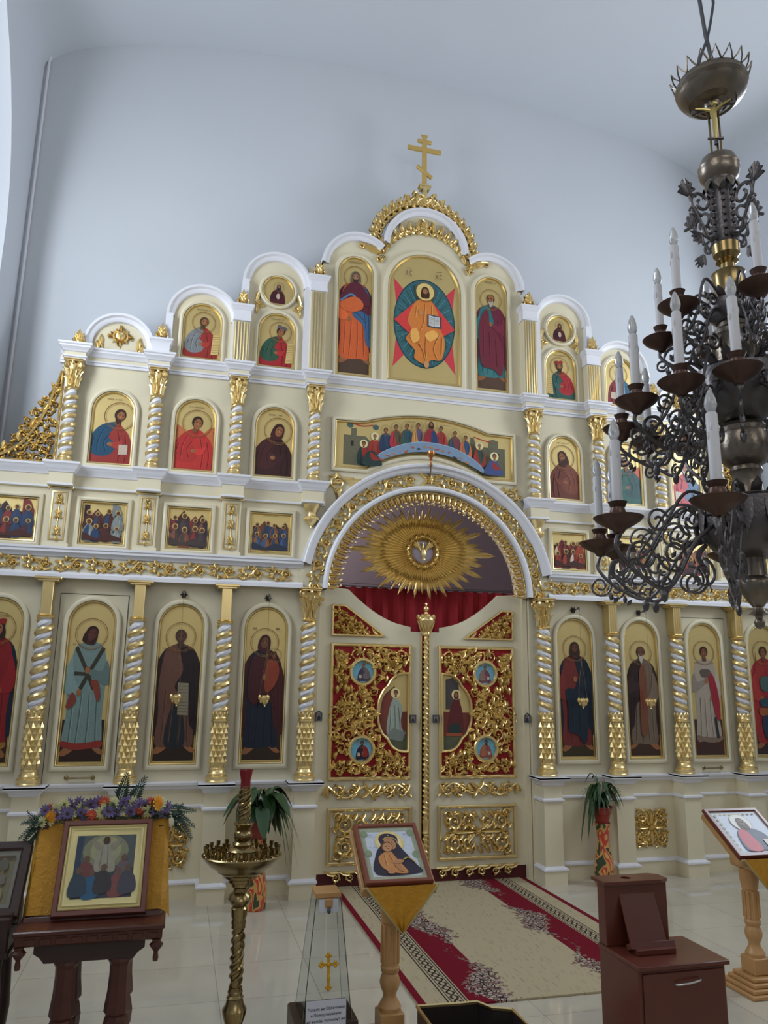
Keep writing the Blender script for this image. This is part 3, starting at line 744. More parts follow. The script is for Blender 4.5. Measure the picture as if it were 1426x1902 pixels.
# ---------------------------------------------------------------- columns
def flute_lobes(b, r, z0, z1, n=12):
    pass
def capital(b, z0, z1, r, R, mp=None):
    """corinthian capital as carved mesh round the axis"""
    H = z1-z0; b.map = None
    b.lathe([(r*.98, 0), (r*1.22, H*.04), (r*1.0, H*.09), (r*.8, H*.12), (r*.82, H*.5), (r*1.1, H*.86)], seg=20, z0=z0)
    b.map = lambda u, v, h: ((r*1.0+h+max(0, (v-z0)/H-.45)*r*.7)*sin(u), -(r*1.0+h+max(0, (v-z0)/H-.45)*r*.7)*cos(u), v)
    for row, (zz, LL, nn, off) in enumerate(((.1, .42, 8, 0), (.3, .48, 8, .5))):
        for k in range(nn):
            u = 2*pi*(k+off)/nn; n = 5; vs = []; fs = []
            for i in range(n+1):
                t = i/n; w = .33*(sin(pi*min(1, t*.85+.15))**.6)*(1+.18*(i % 2)); z = z0+H*(zz+LL*t); o = r*(.02+.22*t+(1.3*max(0, t-.55)))
                if i == n: z -= H*.07; w *= .5
                vs += [(u-w, z, o-r*.2), (u-w*.4, z, o+.008), (u, z, o-.001), (u+w*.4, z, o+.008), (u+w, z, o-r*.2)]
            for i in range(n):
                for q in range(4): fs.append((i*5+q, i*5+q+1, i*5+q+6, i*5+q+5))
            b.add(vs, fs)
    b.map = None
    for k in range(4):
        a = pi/4+k*pi/2; d = Vector((sin(a), -cos(a), 0)); t = Vector((cos(a), sin(a), 0))
        c = d*(R*1.12)+Vector((0, 0, z0+H*.80)); pts = []
        for i in range(13):
            q = i/12; rr = H*.13*(1-q*.75); an = pi*.5+q*2*pi*1.25; pts.append(c-d*(cos(an)*rr)*-1+Vector((0, 0, sin(an)*rr)))
        pts = [d*(r*1.1)+Vector((0, 0, z0+H*.62))] + pts
        b.tube(pts, H*.05, 6)
        c2 = Vector((sin(k*pi/2), -cos(k*pi/2), 0))*(r*1.5)+Vector((0, 0, z0+H*.86)); b.ell(c2, (H*.06, H*.06, H*.07), 8, 5)
    s = R*1.18
    b.bbox(-s, s, -s, s, z1-H*.1, z1-H*.045, .004); b.bbox(-s*1.08, s*1.08, -s*1.08, s*1.08, z1-H*.045, z1, .004)
def helix(b, r, tr, z0, z1, pitch, ph, d, seg=8, flat=1.0, ease=True):
    n = int((z1-z0)/pitch*22); pts = []; rs = []
    for i in range(n+1):
        t = i/n; a = ph+d*2*pi*(z1-z0)*t/pitch; e = min(1, t*n/10+.25, (1-t)*n/10+.25)
        pts.append((r*sin(a), -r*cos(a), z0+(z1-z0)*t)); rs.append(tr*e)
    b.tube(pts, rs, seg)
def twisted(t, z0, z1, r, pitch, d):
    w = MB(); w.lathe([(r*.8, z0), (r*.8, z1)], seg=18); helix(w, r*.60, pitch*.25, z0+.005, z1-.005, pitch, pi/2, d, 8)
    obj('white_strand', w, WHITE, t)
    g = MB(); helix(g, r*.80, pitch*.27, z0, z1, pitch, pi/2+pi*d, d, 8); obj('gilt_strand', g, GOLD, t)
def lower_column(label, x, d, top, group):
    t = thing('twisted_column', label, 'column', (x, 0, 1.001), 0, group)
    b = MB(); b.lathe([(.098, 0), (.1, .012), (.094, .02), (.1, .03), (.098, .05), (.08, .062), (.084, .075), (.072, .088), (.068, .11), (.074, .12), (.066, .128)], seg=24); obj('base', b, GOLD, t)
    b = MB(); n = 8; rows = 4; z0, z1 = .125, .53; r = .065; b.lathe([(r*.94, z0), (r*.94, z1)], seg=20)
    for j in range(rows*2-1):
        for k in range(n):
            u0 = 2*pi*(k+(.5 if j % 2 else 0))/n; du = pi/n; dz = (z1-z0)/rows/2; zc = z0+dz*(j+1)
            P = lambda u, z, rr: (rr*sin(u), -rr*cos(u), z)
            b.add([P(u0-du, zc, r), P(u0, zc+dz, r), P(u0+du, zc, r), P(u0, zc-dz, r), P(u0, zc, r*1.32)], [(0, 4, 1), (1, 4, 2), (2, 4, 3), (3, 4, 0)], True)
    obj('diamond_drum', b, GOLD, t, False)
    b = MB(); b.lathe([(.066, .525), (.078, .532), (.078, .545), (.07, .55), (.074, .56), (.066, .575), (.07, .62), (.06, .62)], seg=24)
    for k in range(10): b.ell((.066*sin(k*.628), -.066*cos(k*.628), .6), (.014, .014, .03), 6, 4)
    obj('lower_ring', b, GOLD, t)
    if top == 'pilaster':
        twisted(t, .6, 1.43, .066, .115, d)
        b = MB(); b.lathe([(.06, 1.42), (.076, 1.428), (.078, 1.44), (.066, 1.448), (.076, 1.455), (.06, 1.462)], seg=24); obj('upper_ring', b, GOLD, t)
        b = MB(); b.bbox(-.048, .048, -.048, .09, 1.455, 1.765, .004)
        for k in (-.024, .0, .024): b.box(k-.005, k+.005, -.054, -.048, 1.48, 1.75)
        obj('pilaster_neck', b, GOLD2, t)
        b = MB(); b.bbox(-.09, .09, -.07, .09, 1.755, 1.775, .004); b.bbox(-.115, .115, -.09, .09, 1.772, 1.795, .005); obj('cap_plate', b, GOLD2, t)
    else:
        twisted(t, .6, 1.48, .066, .115, d)
        b = MB(); capital(b, 1.47, 1.795, .062, .082); obj('capital', b, GOLD, t)
    return t
NM = {1: 'nearest the doors', 2: 'second out from the doors', 3: 'third out from the doors', 4: 'fourth out from the doors'}
for s, sn in ((-1, 'left'), (1, 'right')):
    what = {1: 'leafy gilded capital, just %s of the doors' % sn, 2: 'plain square neck, second column %s of the doors' % sn,
            3: 'plain square neck, third column %s of the doors' % sn, 4: 'plain square neck, fourth column %s of the doors' % sn}
    for k, c in enumerate(CX):
        lower_column('tall lower twisted column with '+what[k+1], s*c, 1 if s < 0 else -1, 'pilaster' if k else 'cap', 'twisted columns of the lower tier')
def mid_column(label, x, d):
    t = thing('twisted_column', label, 'column', (x, .085, 3.891), 0, 'twisted columns of the middle tier')
    b = MB(); b.lathe([(.07, 0), (.073, .01), (.066, .02), (.072, .03), (.068, .045), (.06, .052), (.062, .065), (.056, .075)], seg=24); obj('base', b, GOLD, t)
    twisted(t, .07, .75, .056, .093, d)
    b = MB(); capital(b, .745, 1.045, .052, .07); obj('capital', b, GOLD, t)
for s, sn in ((-1, 'left'), (1, 'right')):
    for k, c in enumerate(CX):
        where = ('beside the long supper panel on its %s' % sn, 'second out %s of the long supper panel' % sn, 'third out %s of the long supper panel' % sn, 'outermost on the %s of the screen' % sn)[k]
        mid_column('short twisted column of the middle tier, '+where, s*c, 1 if s < 0 else -1)
# fluted pilasters of the upper tier, carved pilasters of the picture band, finials, corbels
def fluted(label, x, z1):
    t = thing('fluted_pilaster', label, 'pilaster', (x, .21, 5.11), 0, 'fluted pilasters of the upper tier'); H = z1-5.11
    b = MB(); b.bbox(-.085, .085, -.10, .02, 0, H, .004); obj('shaft', b, CREAM, t)
    f = MB()
    for k in range(5): u = -.06+.03*k; f.tube([(u, -.102, .015), (u, -.102, H-.01)], .0085, 8)
    obj('gilt_fluting', f, GOLD2, t)
    b = MB(); b.bbox(-.095, .095, -.115, .05, H, H+.03); plansweep(b, [(-.09, .05), (-.09, -.11), (.09, -.11), (.09, .05)], [(0, H+.03), (0, H+.12), (.012, H+.13), (.018, H+.15), (.03, H+.165), (.03, H+.185), (-.09, H+.187)])
    b.box(-.1, .1, -.12, .05, H+.17, H+.186); obj('cap_block', b, WHITE, t)
for s, sn in ((-1, 'left'), (1, 'right')):
    fluted('tall fluted cream pilaster flanking the %s side of the big central gable' % sn, s*1.245, 6.05)
    fluted('short fluted cream pilaster below the %s round-picture gable, outer side' % sn, s*2.047, 5.59)
def block(label, x):
    t = thing('plinth_block', label, 'block', (x, .2, 5.11), 0, 'white blocks on the upper cornice')
    b = MB(); plansweep(b, [(-.085, .05), (-.085, -.11), (.085, -.11), (.085, .05)], [(.01, 0), (0, .01), (0, .10), (.012, .12), (.018, .14), (.03, .15), (.03, .17), (-.085, .171)]); b.box(-.1, .1, -.12, .05, .155, .17); obj('block', b, WHITE, t)
def finial(label, x, z, y=.13):
    t = MB(plain)
    for q in (-1, 1):
        t.scroll(q*.032, .035, .03, pi*.5, -q, 1.1, .008, .02, 1, False); t.leaf(0, .03, pi/2+q*.75, .1, .02, .022, -q*1.2); t.leaf(0, .06, pi/2+q*.35, .09, .018, .022, q*.5)
    t.leaf(0, .06, pi/2, .12, .024, .026); t.dome(0, .045, .02, .03); t.leaf(-.055, .01, 0, .11, .012, .02)
    t.v = [(x_, y_-.008, z_) for x_, y_, z_ in t.v]; n = len(t.v)
    # back half so the finial is carved in the round
    t.add([(x_, .016-y_, z_) for x_, y_, z_ in t.v[:n]], [list(reversed(f)) for f in t.f], True)
    o = obj('finial', t, GOLD, None, loc=(x, y, z)); tag(o, label, 'finial', 'gilded leaf finials on the screen')
for s, sn in ((-1, 'left'), (1, 'right')):
    block('white moulded block on the cornice between the two lowest %s gables' % sn, s*2.84)
    finial('small gilded leaf finial at the outermost %s corner of the cornice' % sn, s*3.62, 5.112)
    finial('small gilded leaf finial on the white block between the two lowest %s gables' % sn, s*2.84, 5.283)
    finial('small gilded leaf finial on the short fluted pilaster, %s' % sn, s*2.047, 5.779)
    finial('small gilded leaf finial on the tall fluted pilaster, %s of the central gable' % sn, s*1.245, 6.239)
def carved_pil(label, x):
    t = thing('carved_pilaster', label, 'pilaster', (x, .14, 3.09), 0, 'carved pilasters of the picture band')
    b = MB(); b.bbox(-.11, .11, -.075, 0, 0, .04); b.bbox(-.095, .095, -.07, 0, .035, .56); obj('shaft', b, CREAM, t)
    b = MB(); ringframe(b, [(-.07, .06), (-.07, .53), (.07, .53), (.07, .06)], [(0, .07), (.002, .078), (.012, .08), (.018, .07)]); obj('gilt_moulding', b, GOLD2, t)
    f = MB(lambda u, v, h: (u, -.07-h, v))
    for z, fl in ((.14, 1), (.30, 1), (.44, -1)):
        f.rosette(0, z, .03, .022, 5)
        for q in (-1, 1): f.leaf(0, z, pi/2+q*.7, .06, .014, .016, -q); f.leaf(0, z, -pi/2+q*.6, .05, .014, .016, q)
    f.leaf(0, .1, -pi/2, .05, .018, .02); f.leaf(0, .48, pi/2, .04, .015, .02); f.ribbon([(0, .16), (0, .43)], .006, .014); obj('carving', f, GOLD, t)
    b = MB(); b.bbox(-.115, .115, -.088, 0, .555, .575, .004); obj('gilt_cap', b, GOLD2, t)
for s, sn in ((-1, 'left'), (1, 'right')):
    for k, c in enumerate(CX[1:]):
        carved_pil('short carved cream pilaster, %s one out from the doors on the %s' % (('first', 'second', 'third')[k], sn), s*c)
    t = thing('hanging_corbel', 'gilded round corbel under the cornice block, %s of the great arch' % sn, 'corbel', (s*1.245, .085, 3.45), 0, 'corbels beside the great arch')
    b = MB(); b.lathe([(.0, -.04), (.014, -.03), (.012, -.01), (.03, 0), (.06, .03), (.068, .05), (.068, .075), (.055, .085), (.05, .12), (.056, .135), (.07, .16), (.085, .185), (.09, .208)], seg=24)
    for k in range(12): b.ell((.068*sin(k*.5236), -.068*cos(k*.5236), .062), (.012, .012, .02), 6, 4)
    obj('corbel_body', b, GOLD, t)

# ---------------------------------------------------------------- carved ornaments
def fill(f, inside, x0, x1, z0, z1, pitch, seed, h=.018, w=.2, lf=1.0):
    r = random.Random(seed); row = 0; z = z0+pitch*.5
    while z < z1:
        x = x0+pitch*(.5 if row % 2 == 0 else 1.0); 
        while x < x1:
            u, v = x+r.uniform(-.12, .12)*pitch, z+r.uniform(-.12, .12)*pitch
            if inside(u, v):
                R = pitch*r.uniform(.36, .5); d = r.choice((-1, 1)); a = r.uniform(0, 2*pi)
                f.scroll(u, v, R, a, d, 1.2, R*w, h, 3 if lf == 1 else 4)
            for q in range(3):
                u, v = x+r.uniform(-.5, .5)*pitch, z+r.uniform(-.5, .5)*pitch
                if inside(u, v): f.leaf(u, v, r.uniform(0, 2*pi), pitch*.5*min(lf, 1.3), pitch*.14*lf, h*1.1, r.uniform(-1.2, 1.2), 0, 4)
            x += pitch
        z += pitch*.86; row += 1
def ornament(name, label, f, loc, group=None, cat='carving'):
    o = obj(name, f, GOLD, None, loc=loc); tag(o, label, cat, group); return o
for s, sn in ((-1, 'left'), (1, 'right')):
    f = MB(plain); S = .195
    for qx in (-1, 1):
        for qz in (-1, 1):
            f.scroll(qx*.11, qz*.11, .062, pi/2, qx*qz, 1.3, .012, .024, 3); f.leaf(qx*.02, qz*.02, atan2(qz, qx), .09, .018, .022, .8*qx*qz)
            for a in range(5): f.leaf(qx*(.17-.02*a), qz*(.03+.032*a), atan2(qz, qx)+a*.7, .05, .014, .02, .6)
        f.leaf(qx*.03, 0, 0 if qx > 0 else pi, .14, .02, .022); f.leaf(0, qx*.03, qx*pi/2, .14, .02, .022)
    f.rosette(0, 0, .045, .03, 8); fill(f, lambda u, v: abs(u) < S-.01 and abs(v) < S-.01, -S, S, -S, S, .07, 5, .018)
    f.box(-S, S, -.004, .0, -S, S) if False else None
    ornament('carved_square', 'square of gilded openwork carving on the dado, %s of the doors' % sn, f, (s*2.452, YL-.004, .46), 'carved squares on the dado')
    # emblem and leaf sprays of the lowest gables
    c = s*3.245; f = MB(plain); f.add([], [])
    for k in range(16):
        a = 2*pi*k/16; f.leaf(.03*cos(a), .03*sin(a)*.85, a, (.1 if k % 4 == 0 else .075 if k % 2 == 0 else .055), .016, .014, 0, 0, 3)
    f.dome(0, 0, .06, .045, 0, 16); fill(f, lambda u, v: abs(u)/.12+abs(v)/.10 < 1, -.12, .12, -.1, .1, .04, 6, .02); f.dome(-.02, .015, .009, .012, .04); f.dome(.02, .015, .009, .012, .04); f.leaf(0, -.005, -pi/2, .03, .007, .01, 0, .042)
    for q in (-1, 1): f.ribbon(catmull([(q*.02, .05), (q*.06, .03), (q*.065, -.02), (q*.04, -.06)], 4, False), .012, .03)
    ornament('gilded_emblem', 'gilded face-like sunburst emblem in the lowest %s gable' % sn, f, (c, YU-.004, 5.30), 'emblems of the lowest gables')
    for q, qn in ((-1, 'left'), (1, 'right')):
        f = MB(plain)
        f.scroll(0, .04, .04, pi/2, q, 1.2, .012, .022, 2); f.leaf(0, .05, pi/2+q*.3, .14, .025, .025, -q*.6); f.leaf(-q*.01, .02, pi if q > 0 else 0, .17, .022, .022, q*.3)
        f.leaf(0, .03, pi/2-q*.5, .09, .02, .022, q*.6); f.leaf(-q*.05, .0, (pi if q > 0 else 0)-q*.5, .06, .018, .02, 0); f.dome(0, .04, .018, .03)
        ornament('leaf_spray', 'small gilded leaf spray at the %s foot of the lowest %s gable' % (qn, sn), f, (c+q*.2, YU-.002, 5.12), 'leaf sprays on the gables')
        f = MB(plain)
        f.scroll(q*.0, .05, .035, -pi/2, -q, 1.2, .012, .022, 2); f.leaf(0, .06, pi/2+q*.15, .16, .028, .025, q*.4); f.leaf(0, .04, -pi/2-q*.2, .12, .022, .022, q*.5); f.leaf(0, .05, pi if q > 0 else 0, .07, .02, .02, q*.6)
        f.dome(0, .05, .018, .03); f.leaf(-q*.02, .0, pi/2+q*1.2, .08, .018, .02, 0)
        ornament('leaf_spray', 'upright gilded leaf spray %s of the small round icon in the %s gable' % (qn, sn), f, (s*1.665+q*.235, YU-.002, 5.83), 'leaf sprays on the gables')
    f = MB(plain)
    f.scroll(0, 0, .065, -s*0+pi/2, -s, 1.3, .014, .026, 3); f.leaf(-s*.06, .02, 0 if s < 0 else pi, .2, .035, .022, .2*s); f.leaf(.0, -.05, -pi/2-s*.2, .16, .03, .024, .2); f.leaf(-s*.03, .04, 0 if s < 0 else pi, .1, .02, .02, -s*.5); f.grapes(s*.0, -.05, .04, .02)
    for a in range(6): f.leaf(s*.05*cos(a), .05*sin(a), a*1.05, .06, .018, .02, .5)
    f.v = [(x_*1.35, y_, z_*1.15) for x_, y_, z_ in f.v]
    ornament('corner_carving', 'gilded scroll carving in the %s corner above the great arch' % sn, f, (s*.97, .168, 3.93), 'corner carvings over the arch')
    # spray between the side and centre arches of the central gable
    f = MB(plain)
    for a, L in ((0, .3), (.25, .2), (-.3, .2), (-1.0, .16), (-1.45, .2), (.6, .12), (-.7, .15)):
        f.leaf(0, 0, (pi+a if s < 0 else -a), L*.8, .03, .03, .5*s)
    f.scroll(s*.13, .03, .035, pi/2, -s, 1.3, .011, .028, 3); f.scroll(s*.2, .01, .025, pi/2, s, 1.2, .009, .024, 3); f.scroll(s*.02, -.1, .03, 0, s, 1.2, .01, .026, 3)
    f.rosette(0, 0, .05, .035, 7); f.grapes(-s*.01, -.06, .05, .025); f.scroll(s*.06, .0, .04, 0, s, 1.2, .01, .022, 2)
    f.v = [(x_*1.15, y_, z_*1.15) for x_, y_, z_ in f.v]
    ornament('gable_spray', 'gilded leaf spray where the %s lobe meets the middle lobe of the central gable' % sn, f, (s*.53, YU-.002, 6.73), 'sprays of the central gable')
    # open carved bracket at the end of the middle tier
    f = MB(plain)
    def ins(u, v): return 0 <= u <= .6 and 0 < v < .93*(1-(u/.62))**1.6+.05 and (u+.0 < .58)
    rr = random.Random(3)
    fill(f, ins, 0, .6, 0, .95, .105, 21, .024); f.ribbon([(.01, 0), (.01, .93)], .014, .03); f.ribbon([(0, .012), (.6, .012)], .014, .03)
    f.ribbon(catmull([(.6, .03), (.46, .07), (.3, .2), (.16, .45), (.07, .75), (.02, .95)], 6, False), .016, .03)
    for k in range(7): t = k/6; f.leaf(.56*(1-t)**1.2, .04+.9*t**1.5, pi*.25+.3*k, .1, .03, .024, 1)
    if s < 0: f.v = [(-x_, y_, z_) for x_, y_, z_ in f.v]
    f.v = [(x_, y_-.01, z_) for x_, y_, z_ in f.v]; n = len(f.v); f.add([(x_, .02-y_-.02, z_) for x_, y_, z_ in f.v[:n]], [list(reversed(q)) for q in f.f], True)
    ornament('openwork_bracket', 'triangular gilded openwork bracket at the far %s end of the middle tier' % sn, f, (s*3.73, .2, 3.905), 'openwork brackets at the ends')
# carving under the top arch and the crest
f = MB(lambda u, v, h: ((.53+v)*sin(u), -h, (.53+v)*cos(u)))
def arcspray(f, R, span, n, hh, seed):
    r = random.Random(seed)
    for k in range(n):
        t = -1+2*k/(n-1); u = t*span; w = 1-.55*abs(t)
        sc = 1/R
        for q in range(2):
            a = r.uniform(0, 6.28); f.v += []
        yield u, w, t
f = MB(plain)
for u, w, t in arcspray(f, .5, radians(58), 13, .1, 2):
    x, z = .54*sin(u), .54*cos(u); s = -1 if t < 0 else 1
    f.scroll(x, z, .045*w+.015, pi/2-u, s, 1.25, .013, .028, 4); f.leaf(x, z, pi/2-u*1.4, .12*w+.04, .028, .03, s*.9); f.leaf(x, z-.01, -u*1.1 if t > 0 else pi-u*1.1, .1, .02, .024, -s*.5)
    f.leaf(x, z, -pi/2-u, .05, .018, .024, 0)
f.leaf(0, .56, pi/2, .13, .034, .03); f.rosette(0, .53, .055, .035, 8)
for q in (-1, 1): f.leaf(0, .56, pi/2+q*.6, .12, .026, .028, -q*.8); f.leaf(q*.44, .31, -pi/2+q*.35, .1, .02, .024)
ornament('arched_spray', 'arched gilded leaf carving above the largest central icon', f, (0, YU-.002, 6.52), None)
f = MB(plain)
for u, w, t in arcspray(f, .5, radians(94), 21, .1, 2):
    x, z = .585*sin(u), .585*cos(u); s = -1 if t < 0 else 1
    f.scroll(x, z, .05*w+.022, pi/2-u+.5*s, s, 1.25, .015, .03, 4); f.leaf(x*1.05, z*1.05, pi/2-u, .1*w+.03, .03, .03, s*1.2)
    f.leaf(x, z, pi/2-u+s*.6, .11*w+.05, .026, .028, s*.9); f.leaf(x, z, pi/2-u-s*.8, .08*w+.04, .022, .026, -s*.6); f.leaf(x, z, -u if t > 0 else pi-u, .1, .022, .026, 0)
for q in (-1, 1):
    f.scroll(q*.09, .70, .055, pi/2, -q, 1.3, .013, .028, 3); f.leaf(q*.02, .66, pi/2+q*.35, .16, .03, .03, -q*.5); f.leaf(q*.04, .62, pi/2-q*.9, .14, .03, .03, q*.9); f.scroll(q*.2, .64, .05, pi/2, -q, 1.3, .013, .026, 3)
f.rosette(0, .66, .06, .04, 8); f.ribbon([(0, .6), (0, .84)], .03, .035)
f.v = [(x_, y_-.012, z_) for x_, y_, z_ in f.v]; n = len(f.v); f.add([(x_, -y_, z_) for x_, y_, z_ in f.v[:n]], [list(reversed(q)) for q in f.f], True)
f.bbox(-.075, .075, -.05, .05, .835, .86); f.bbox(-.06, .06, -.04, .04, .80, .84)
ornament('gilded_crest', 'gilded scroll crest riding over the topmost arch, below the cross', f, (0, .27, 6.83), None)
# cross with slanted foot bar
b = MB(); H = .69
b.bbox(-.028, .028, -.016, .016, 0, H, .004); b.bbox(-.21, .21, -.018, .014, H-.225, H-.17, .004); b.bbox(-.088, .088, -.018, .014, H-.105, H-.065, .004)
bb = MB(); bb.bbox(-.115, .115, -.018, .014, -.022, .022, .004); ca, sa = cos(.62), sin(.62)
b.add([(x*ca+z*sa, y, .19-x*sa+z*ca) for x, y, z in bb.v], bb.f, True)
b.bbox(-.04, .04, -.018, .014, H-.012, H+.006)
o = obj('cross', b, mat('matte_gilding', (212, 178, 104), .5, .55), None, loc=(0, .27, 7.692)); tag(o, 'large matte gold eight-pointed cross with slanted foot bar on top of the screen', 'cross')
# ---------------------------------------------------------------- icons of the lower tier (glazed panels of standing figures)
G3 = 'tall arched icons of the lower tier'
BR = (86, 52, 38)
def draw_s0(P): standing(P, 0, .06, 1.20, (132, 30, 34), (26, 34, 52), None, -1, hem=(150, 110, 50), hd=dict(hat=(140, 40, 36), hair=(50, 30, 26), long=1)); P.script(0, 1.27, .16, .018, seed=3)
def draw_s1(P):
    standing(P, 0, .07, 1.16, (116, 138, 134), None, None, 1, hem=(140, 52, 44), stole=(58, 56, 44), ground=(52, 34, 28), hd=dict(tilt=.3, hair=(52, 28, 24), skin=(92, 52, 42), long=1, look=1), wide=1.12, gh=.27)
    P.sm([(-.12, .62), (-.165, .5), (-.13, .48), (-.08, .55)], (126, 60, 48)); P.sm([(.03, .72), (.09, .72), (.12, .6), (.1, .54), (.06, .64)], (132, 62, 48))
    P.script(-.12, 1.04, .06, .014, seed=4); P.script(.12, 1.0, .06, .014, seed=5)
def draw_s2(P):
    standing(P, 0, .08, 1.14, (104, 70, 58), (44, 30, 34), (34, 40, 44), 1, ground=(48, 36, 28), mcol2=(40, 28, 32), arm=0, scroll=(138, 128, 106), hd=dict(hair=(70, 50, 44), skin=(92, 62, 48), beard=.4), wide=1.15, gh=.28)
    P.script(-.12, 1.02, .06, .014, seed=6); P.script(.12, 1.02, .06, .014, seed=7)
def draw_s3(P):
    standing(P, -.01, .07, 1.12, (28, 36, 50), (72, 30, 34), None, 1, ground=(54, 40, 30), mcol2=(70, 28, 32), arm=0, hd=dict(hood=(66, 28, 32), skin=(110, 70, 50), tilt=.15), wide=1.1, gh=.27)
    P.sm([(-.1, .98), (-.15, .8), (-.15, .6), (-.08, .52), (.0, .6), (.05, .7), (.04, .9)], (70, 30, 34)); P.sm([(.02, .92), (.0, .78), (.02, .64), (.1, .7), (.14, .82), (.12, .92), (.07, .95)], (142, 62, 44))
    head(P, .085, .985, .036, halo=1, skin=(120, 76, 52)); P.el(.0, .78, .016, .03, SK); P.script(-.11, 1.23, .03, .02, seed=9); P.script(.11, 1.23, .03, .02, seed=10)
def draw_s4(P):
    standing(P, 0, .07, 1.14, (112, 46, 42), (28, 38, 52), (104, 44, 40), 1, ground=(60, 50, 32), mcol2=(26, 36, 50), hd=dict(beard=.35, long=1, skin=(98, 60, 44)), wide=1.12, gh=.27)
    P.sm([(-.12, .7), (-.1, .5), (-.1, .28), (0, .24), (.08, .14), (.12, .3), (.12, .56), (.05, .68)], (28, 40, 52)); folds(P, [[(-.05, .6), (-.05, .3)], [(.03, .6), (.03, .26)]], (16, 24, 36), .006, (44, 60, 74))
    P.script(-.11, 1.02, .06, .012, seed=11); P.script(.11, 1.02, .06, .012, seed=12)
def draw_s5(P):
    standing(P, 0, .08, 1.1, (112, 96, 82), (54, 36, 36), None, -1, ground=(66, 46, 36), stole=None, mcol2=(50, 34, 34), hd=dict(bald=1, beard=.8, skin=(104, 70, 52)), wide=1.12, gh=.26)
    P.sm([(-.03, .92), (.04, .92), (.05, .5), (.03, .25), (-.04, .25), (-.04, .6)], (116, 72, 52)); P.line([(-.01, .7), (-.01, .5)], .02, (128, 50, 42)); P.script(-.11, 1.02, .06, .012, seed=13); P.script(.11, 1.02, .06, .012, seed=14)
def draw_s6(P):
    standing(P, 0, .1, 1.1, (164, 152, 138), None, None, -1, hem=(128, 108, 92), ground=(70, 46, 40), hd=dict(skin=(122, 76, 56)), wide=1.1, gh=.27, shoes=(80, 40, 36))
    P.sm([(.03, .93), (.1, .86), (.15, .66), (.155, .4), (.1, .42), (.07, .6), (.04, .8)], (148, 42, 54)); P.line([(.09, .42), (.11, .2)], .03, (44, 48, 50)); P.sm([(-.06, .93), (.06, .93), (.04, .86), (-.04, .86)], (96, 84, 76)); P.script(-.11, 1.0, .06, .012, seed=15); P.script(.11, 1.0, .06, .012, seed=16)
def draw_s7(P):
    standing(P, 0, .08, 1.14, (150, 50, 46), (168, 48, 58), None, 1, ground=(56, 44, 44), hd=dict(skin=(128, 80, 58)), wide=1.1)
    P.sm([(-.06, .86), (-.07, .74), (0, .7), (.07, .74), (.06, .86)], (72, 96, 92)); P.sm([(-.08, .62), (.09, .62), (.09, .54), (-.08, .54)], (46, 70, 82)); P.sm([(-.1, .52), (.1, .5), (.1, .42), (-.1, .44)], (150, 86, 46)); P.sm([(-.08, .42), (.08, .42), (.06, .2), (-.06, .2)], (40, 56, 74)); P.line([(-.14, .9), (-.1, 1.14)], .006, (90, 40, 30))
LY, LZ = YL-.001, 1.10
for x, d, lab in (
    (-4.03, draw_s0, 'tall arched icon of a crowned figure in red, at the left photo edge'),
    (-2.444, draw_s2, 'tall arched icon of a monk in a dark mantle holding a pale scroll'),
    (-1.646, draw_s3, 'tall arched icon of a mother in maroon with a child in orange'),
    (1.646, draw_s4, 'tall arched icon of a bearded figure in a navy mantle, right of the doors'),
    (2.444, draw_s5, 'tall arched icon of an old bald monk in a brown mantle, raising one hand'),
    (4.03, draw_s7, 'tall arched icon of a young warrior in red and green, at the far right')):
    icon(lab, (x, LY, LZ), .505, 1.55, d, G3)
for s, sn, d, who in ((-1, 'left', draw_s1, 'pale blue robed figure'), (1, 'right', draw_s6, 'white-robed figure in a crimson mantle')):
    t = icon('%s side door with an arched icon of a %s' % (sn, who), (s*3.238, LY-.008, LZ), .505, 1.55, d, None)
    t.name = 'side_door'; t['category'] = 'door'
    b = MB(); b.box(-.295, .295, .0, .008, -.10, 1.56); obj('door_panel', b, CREAM, t, False)
    b = MB(); b.box(-.30, -.295, .004, .0078, -.10, 1.565); b.box(.295, .30, .004, .0078, -.10, 1.565); b.box(-.30, .30, .004, .0078, 1.56, 1.567); obj('door_gap', b, DARK, t, False)
    b = MB(); q = .01; b.tube([(-.11+q, 0, -.055), (-.11+q, -.03, -.055), (.11+q, -.03, -.055), (.11+q, 0, -.055)], .007, 8)
    for k in (-.11+q, .11+q): b.ell((k, -.004, -.055), (.02, .008, .02), 10, 6)
    obj('handle', b, BRASS, t, label='brass pull handle')

